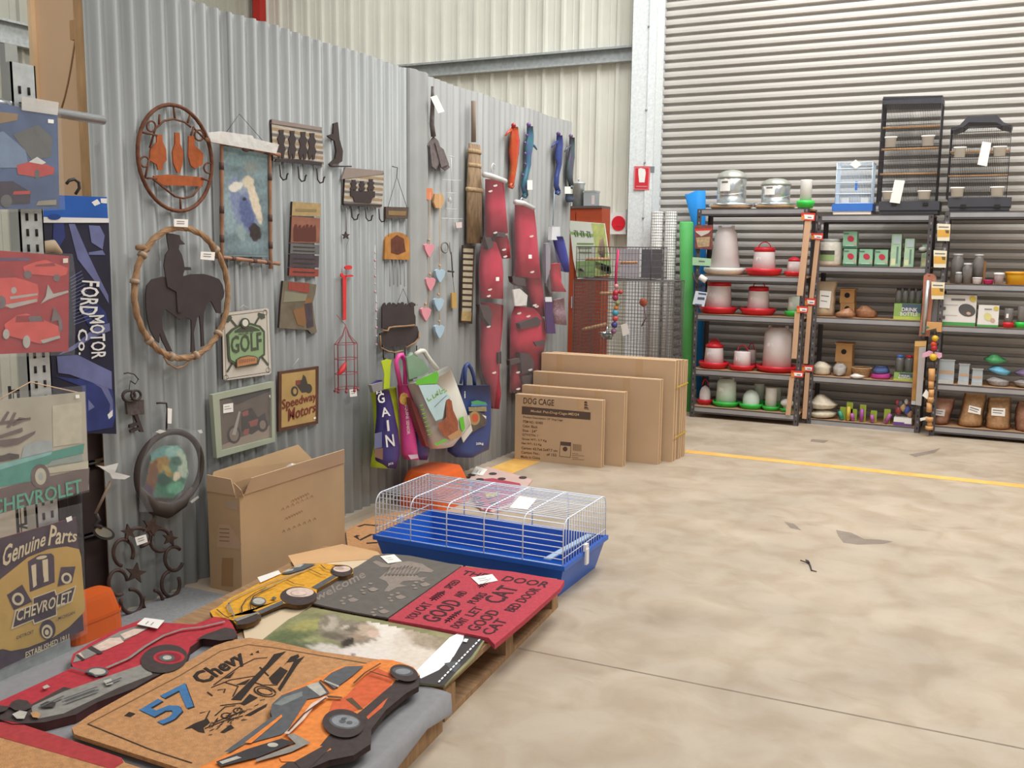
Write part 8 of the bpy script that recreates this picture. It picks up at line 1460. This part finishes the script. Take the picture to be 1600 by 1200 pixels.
pot('small white tub on the upper right shelf', 1526.5, 442, 432, 7.5, M('pot_white', 'd9cfce', .4), Y3s+.03, D3[1]); pot('small crimson tub beside the white tub', 1544, 442, 435.5, 8, M('pot_crimson', 'b8285c', .4), Y3s+.03, D3[1]); pot('small clear tub with pink rim beside the crimson tub', 1560, 442, 424, 8, M('pot_pink_clear', 'b8a8a8', .3, var=.1), Y3s+.05, D3[1], WHTP)
pot('yellow round tub with a white label at the right frame edge', 1588, 442, 422, 18, M('pot_yellow', 'e2a826', .4), Y3s+.1, D3[1], M('pot_orange_lid', 'd9951e', .4))
WB = M('white_carton', 'e3ddd6', .5, var=.03); GS = M('carton_leaf_green', '4f9c54', .5); YD = M('carton_yellow_disc', 'd3bc55', .5)
o, (x0, x1, y, z, h) = pbox('incubator_carton', 'large white carton with a dark oval window and green foot', 'carton', 1466, 458, 1528, 506, Y3s+.05, D3[2], .22, WB, 'white cartons on the right shelf', [(0, 0, 1, .11, ('r', GS)), (.52, .3, .98, .72, ('e', M('carton_dark_window', '5a5856', .4))), (.74, .36, .86, .46, ('e', M('carton_peach', 'c9a48f', .5))), (.8, .78, .98, .98, ('e', YD)), (.3, .82, .68, .88, ('r', M('label_grey_text'))), (.0, .66, .5, .67, ('r', M('label_grey_text'))), (0, .32, .5, .33, ('r', M('label_grey_text'))), (.04, .5, .17, .6, ('r', M('carton_thumb', '6f6a66', .5))), (.04, .2, .17, .3, ('r', M('carton_thumb')))])
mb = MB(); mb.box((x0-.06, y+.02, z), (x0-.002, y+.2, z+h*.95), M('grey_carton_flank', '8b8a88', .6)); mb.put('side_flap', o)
pbox('incubator_carton', 'smaller square white carton with a yellow chick picture', 'carton', 1526, 473, 1563, 507, Y3s+.03, D3[2], .16, WB, 'white cartons on the right shelf', [(0, 0, 1, .1, ('r', GS)), (.3, .28, .68, .66, ('e', M('carton_chick', 'd8d08a', .5))), (.6, .2, .84, .42, ('e', M('carton_peach'))), (.72, .76, .96, .96, ('e', YD)), (.3, .8, .65, .84, ('r', M('label_grey_text')))])
o = feeder('clear chick drinker on a red base, third shelf of the right unit', 'chick_drinker', 1575, 508, 478, 9, (7, 7), Y3s+.06, D3[2], REDP, M('clear_grey_plastic', '9a9492', .2, trans=.3), group='chick drinkers', sticker=True); o = feeder('clear chick drinker with green rings at the right frame edge', 'chick_drinker', 1595, 509, 475, 9.5, (7, 7), Y3s+.07, D3[2], GREENP, M('clear_grey_plastic'), group='chick drinkers', sticker=False)
GF = M('galvanised_box_steel', 'b9c0c4', .3, .5, var=.12)
for l, t, r, b, dd, lab in ((1462, 564, 1493, 600, .12, 'wide galvanised box feeder, left on the fourth right shelf'), (1496, 570, 1516, 601, .1, 'narrow galvanised box feeder, second of the three'), (1517, 577, 1537, 602, .1, 'shortest galvanised box feeder, third of the three')):
    o, (x0, x1, y, z, h) = pbox('box_feeder', lab, 'feeder', l, t, r, b, Y3s+.06, D3[3], dd, GF, 'galvanised box feeders'); mb = MB(); mb.box((x0, y-.045, z), (x1, y-.001, z+h*.18), BRIGHT); mb.put('trough', o); mb = MB(); mb.box((x0-.003, y-.006, z+h), (x1+.003, y+dd, z+h+.006), BRIGHT); mb.put('lid', o)
    mb = MB(); mb.box((x0+.008, y-.0015, z+h*.42), (x1-.008, y-.0002, z+h*.55), M('feeder_tan_label', 'c09a7a', .5)); mb.put('label', o)
zU = lambda p: zz(1420, 550, 8.889, p)
for lab, L, R, m, z in (('grey rope coil, lowest of the coloured coils', [(1100, 365), (1050, 410), (1110, 490)], [(1350, 390), (1410, 430), (1400, 500)], M('grey_braid', '9c9490', .6, var=.2, scale=50), D3[3]), ('pale blue rope coil, middle of the coloured coils', [(1130, 270), (1070, 310), (1150, 370)], [(1330, 285), (1425, 350), (1390, 410)], M('blue_braid', '6fb0cc', .5, var=.15, scale=50), D3[3]+.085), ('green rope coil, top of the coloured coils', [(1080, 145), (1020, 200), (1080, 265)], [(1270, 145), (1385, 240), (1300, 270)], M('green_braid', '4f9c62', .5, var=.2, scale=50), D3[3]+.175), ('grey rope coil at the right frame edge', [(1480, 400), (1420, 440), (1490, 500)], [(1700, 420), (1780, 460), (1740, 530)], M('grey_braid'), D3[3]), ('purple rope coil at the right frame edge', [(1490, 310), (1440, 350), (1500, 400)], [(1700, 320), (1780, 370), (1740, 420)], M('purple_braid', '7a6888', .6, var=.15), D3[3]+.085)):
    sack('rope_coil', lab, 'rope', zU(L), zU(R), Y3s+.07, z, .13, m, 'coiled ropes in packs')
SEED = M('brown_shavings', 'b28a62', .6, var=.22, scale=50); SEED2 = M('reddish_shavings', '9c705a', .6, var=.2, scale=50)
for lab, L, R, m, lb in (('reddish brown bag with a grey label, left on the bottom right shelf', [(370, 640), (330, 760), (300, 900), (300, 990)], [(650, 660), (620, 780), (580, 900), (560, 990)], SEED2, [(325, 790), (505, 800), (495, 895), (318, 870)]), ('brown shavings bag with a tilted white label, bottom right shelf', [(770, 590), (740, 760), (690, 920), (670, 1040)], [(1090, 590), (1060, 780), (1040, 920), (1030, 1045)], SEED, [(840, 740), (1005, 780), (995, 870), (820, 835)]), ('upright brown shavings bag with a square white label, bottom right shelf', [(1100, 650), (1080, 800), (1060, 940), (1060, 1060)], [(1420, 650), (1420, 800), (1415, 940), (1410, 1075)], SEED, [(1150, 775), (1340, 785), (1335, 895), (1145, 880)]), ('brown bag cut by the right frame edge on the bottom shelf', [(1520, 690), (1470, 830), (1470, 1000), (1480, 1080)], [(1750, 690), (1800, 830), (1800, 1000), (1790, 1090)], SEED2, None)):
    sack('shavings_bag', lab, 'bag', zU(L), zU(R), Y3s+.07, D3[4], .17, m, 'brown shavings bags', [zU(lb), M('pack_pale_label', 'c9c2bb', .6) if m is SEED2 else TAGW] if lb else None)
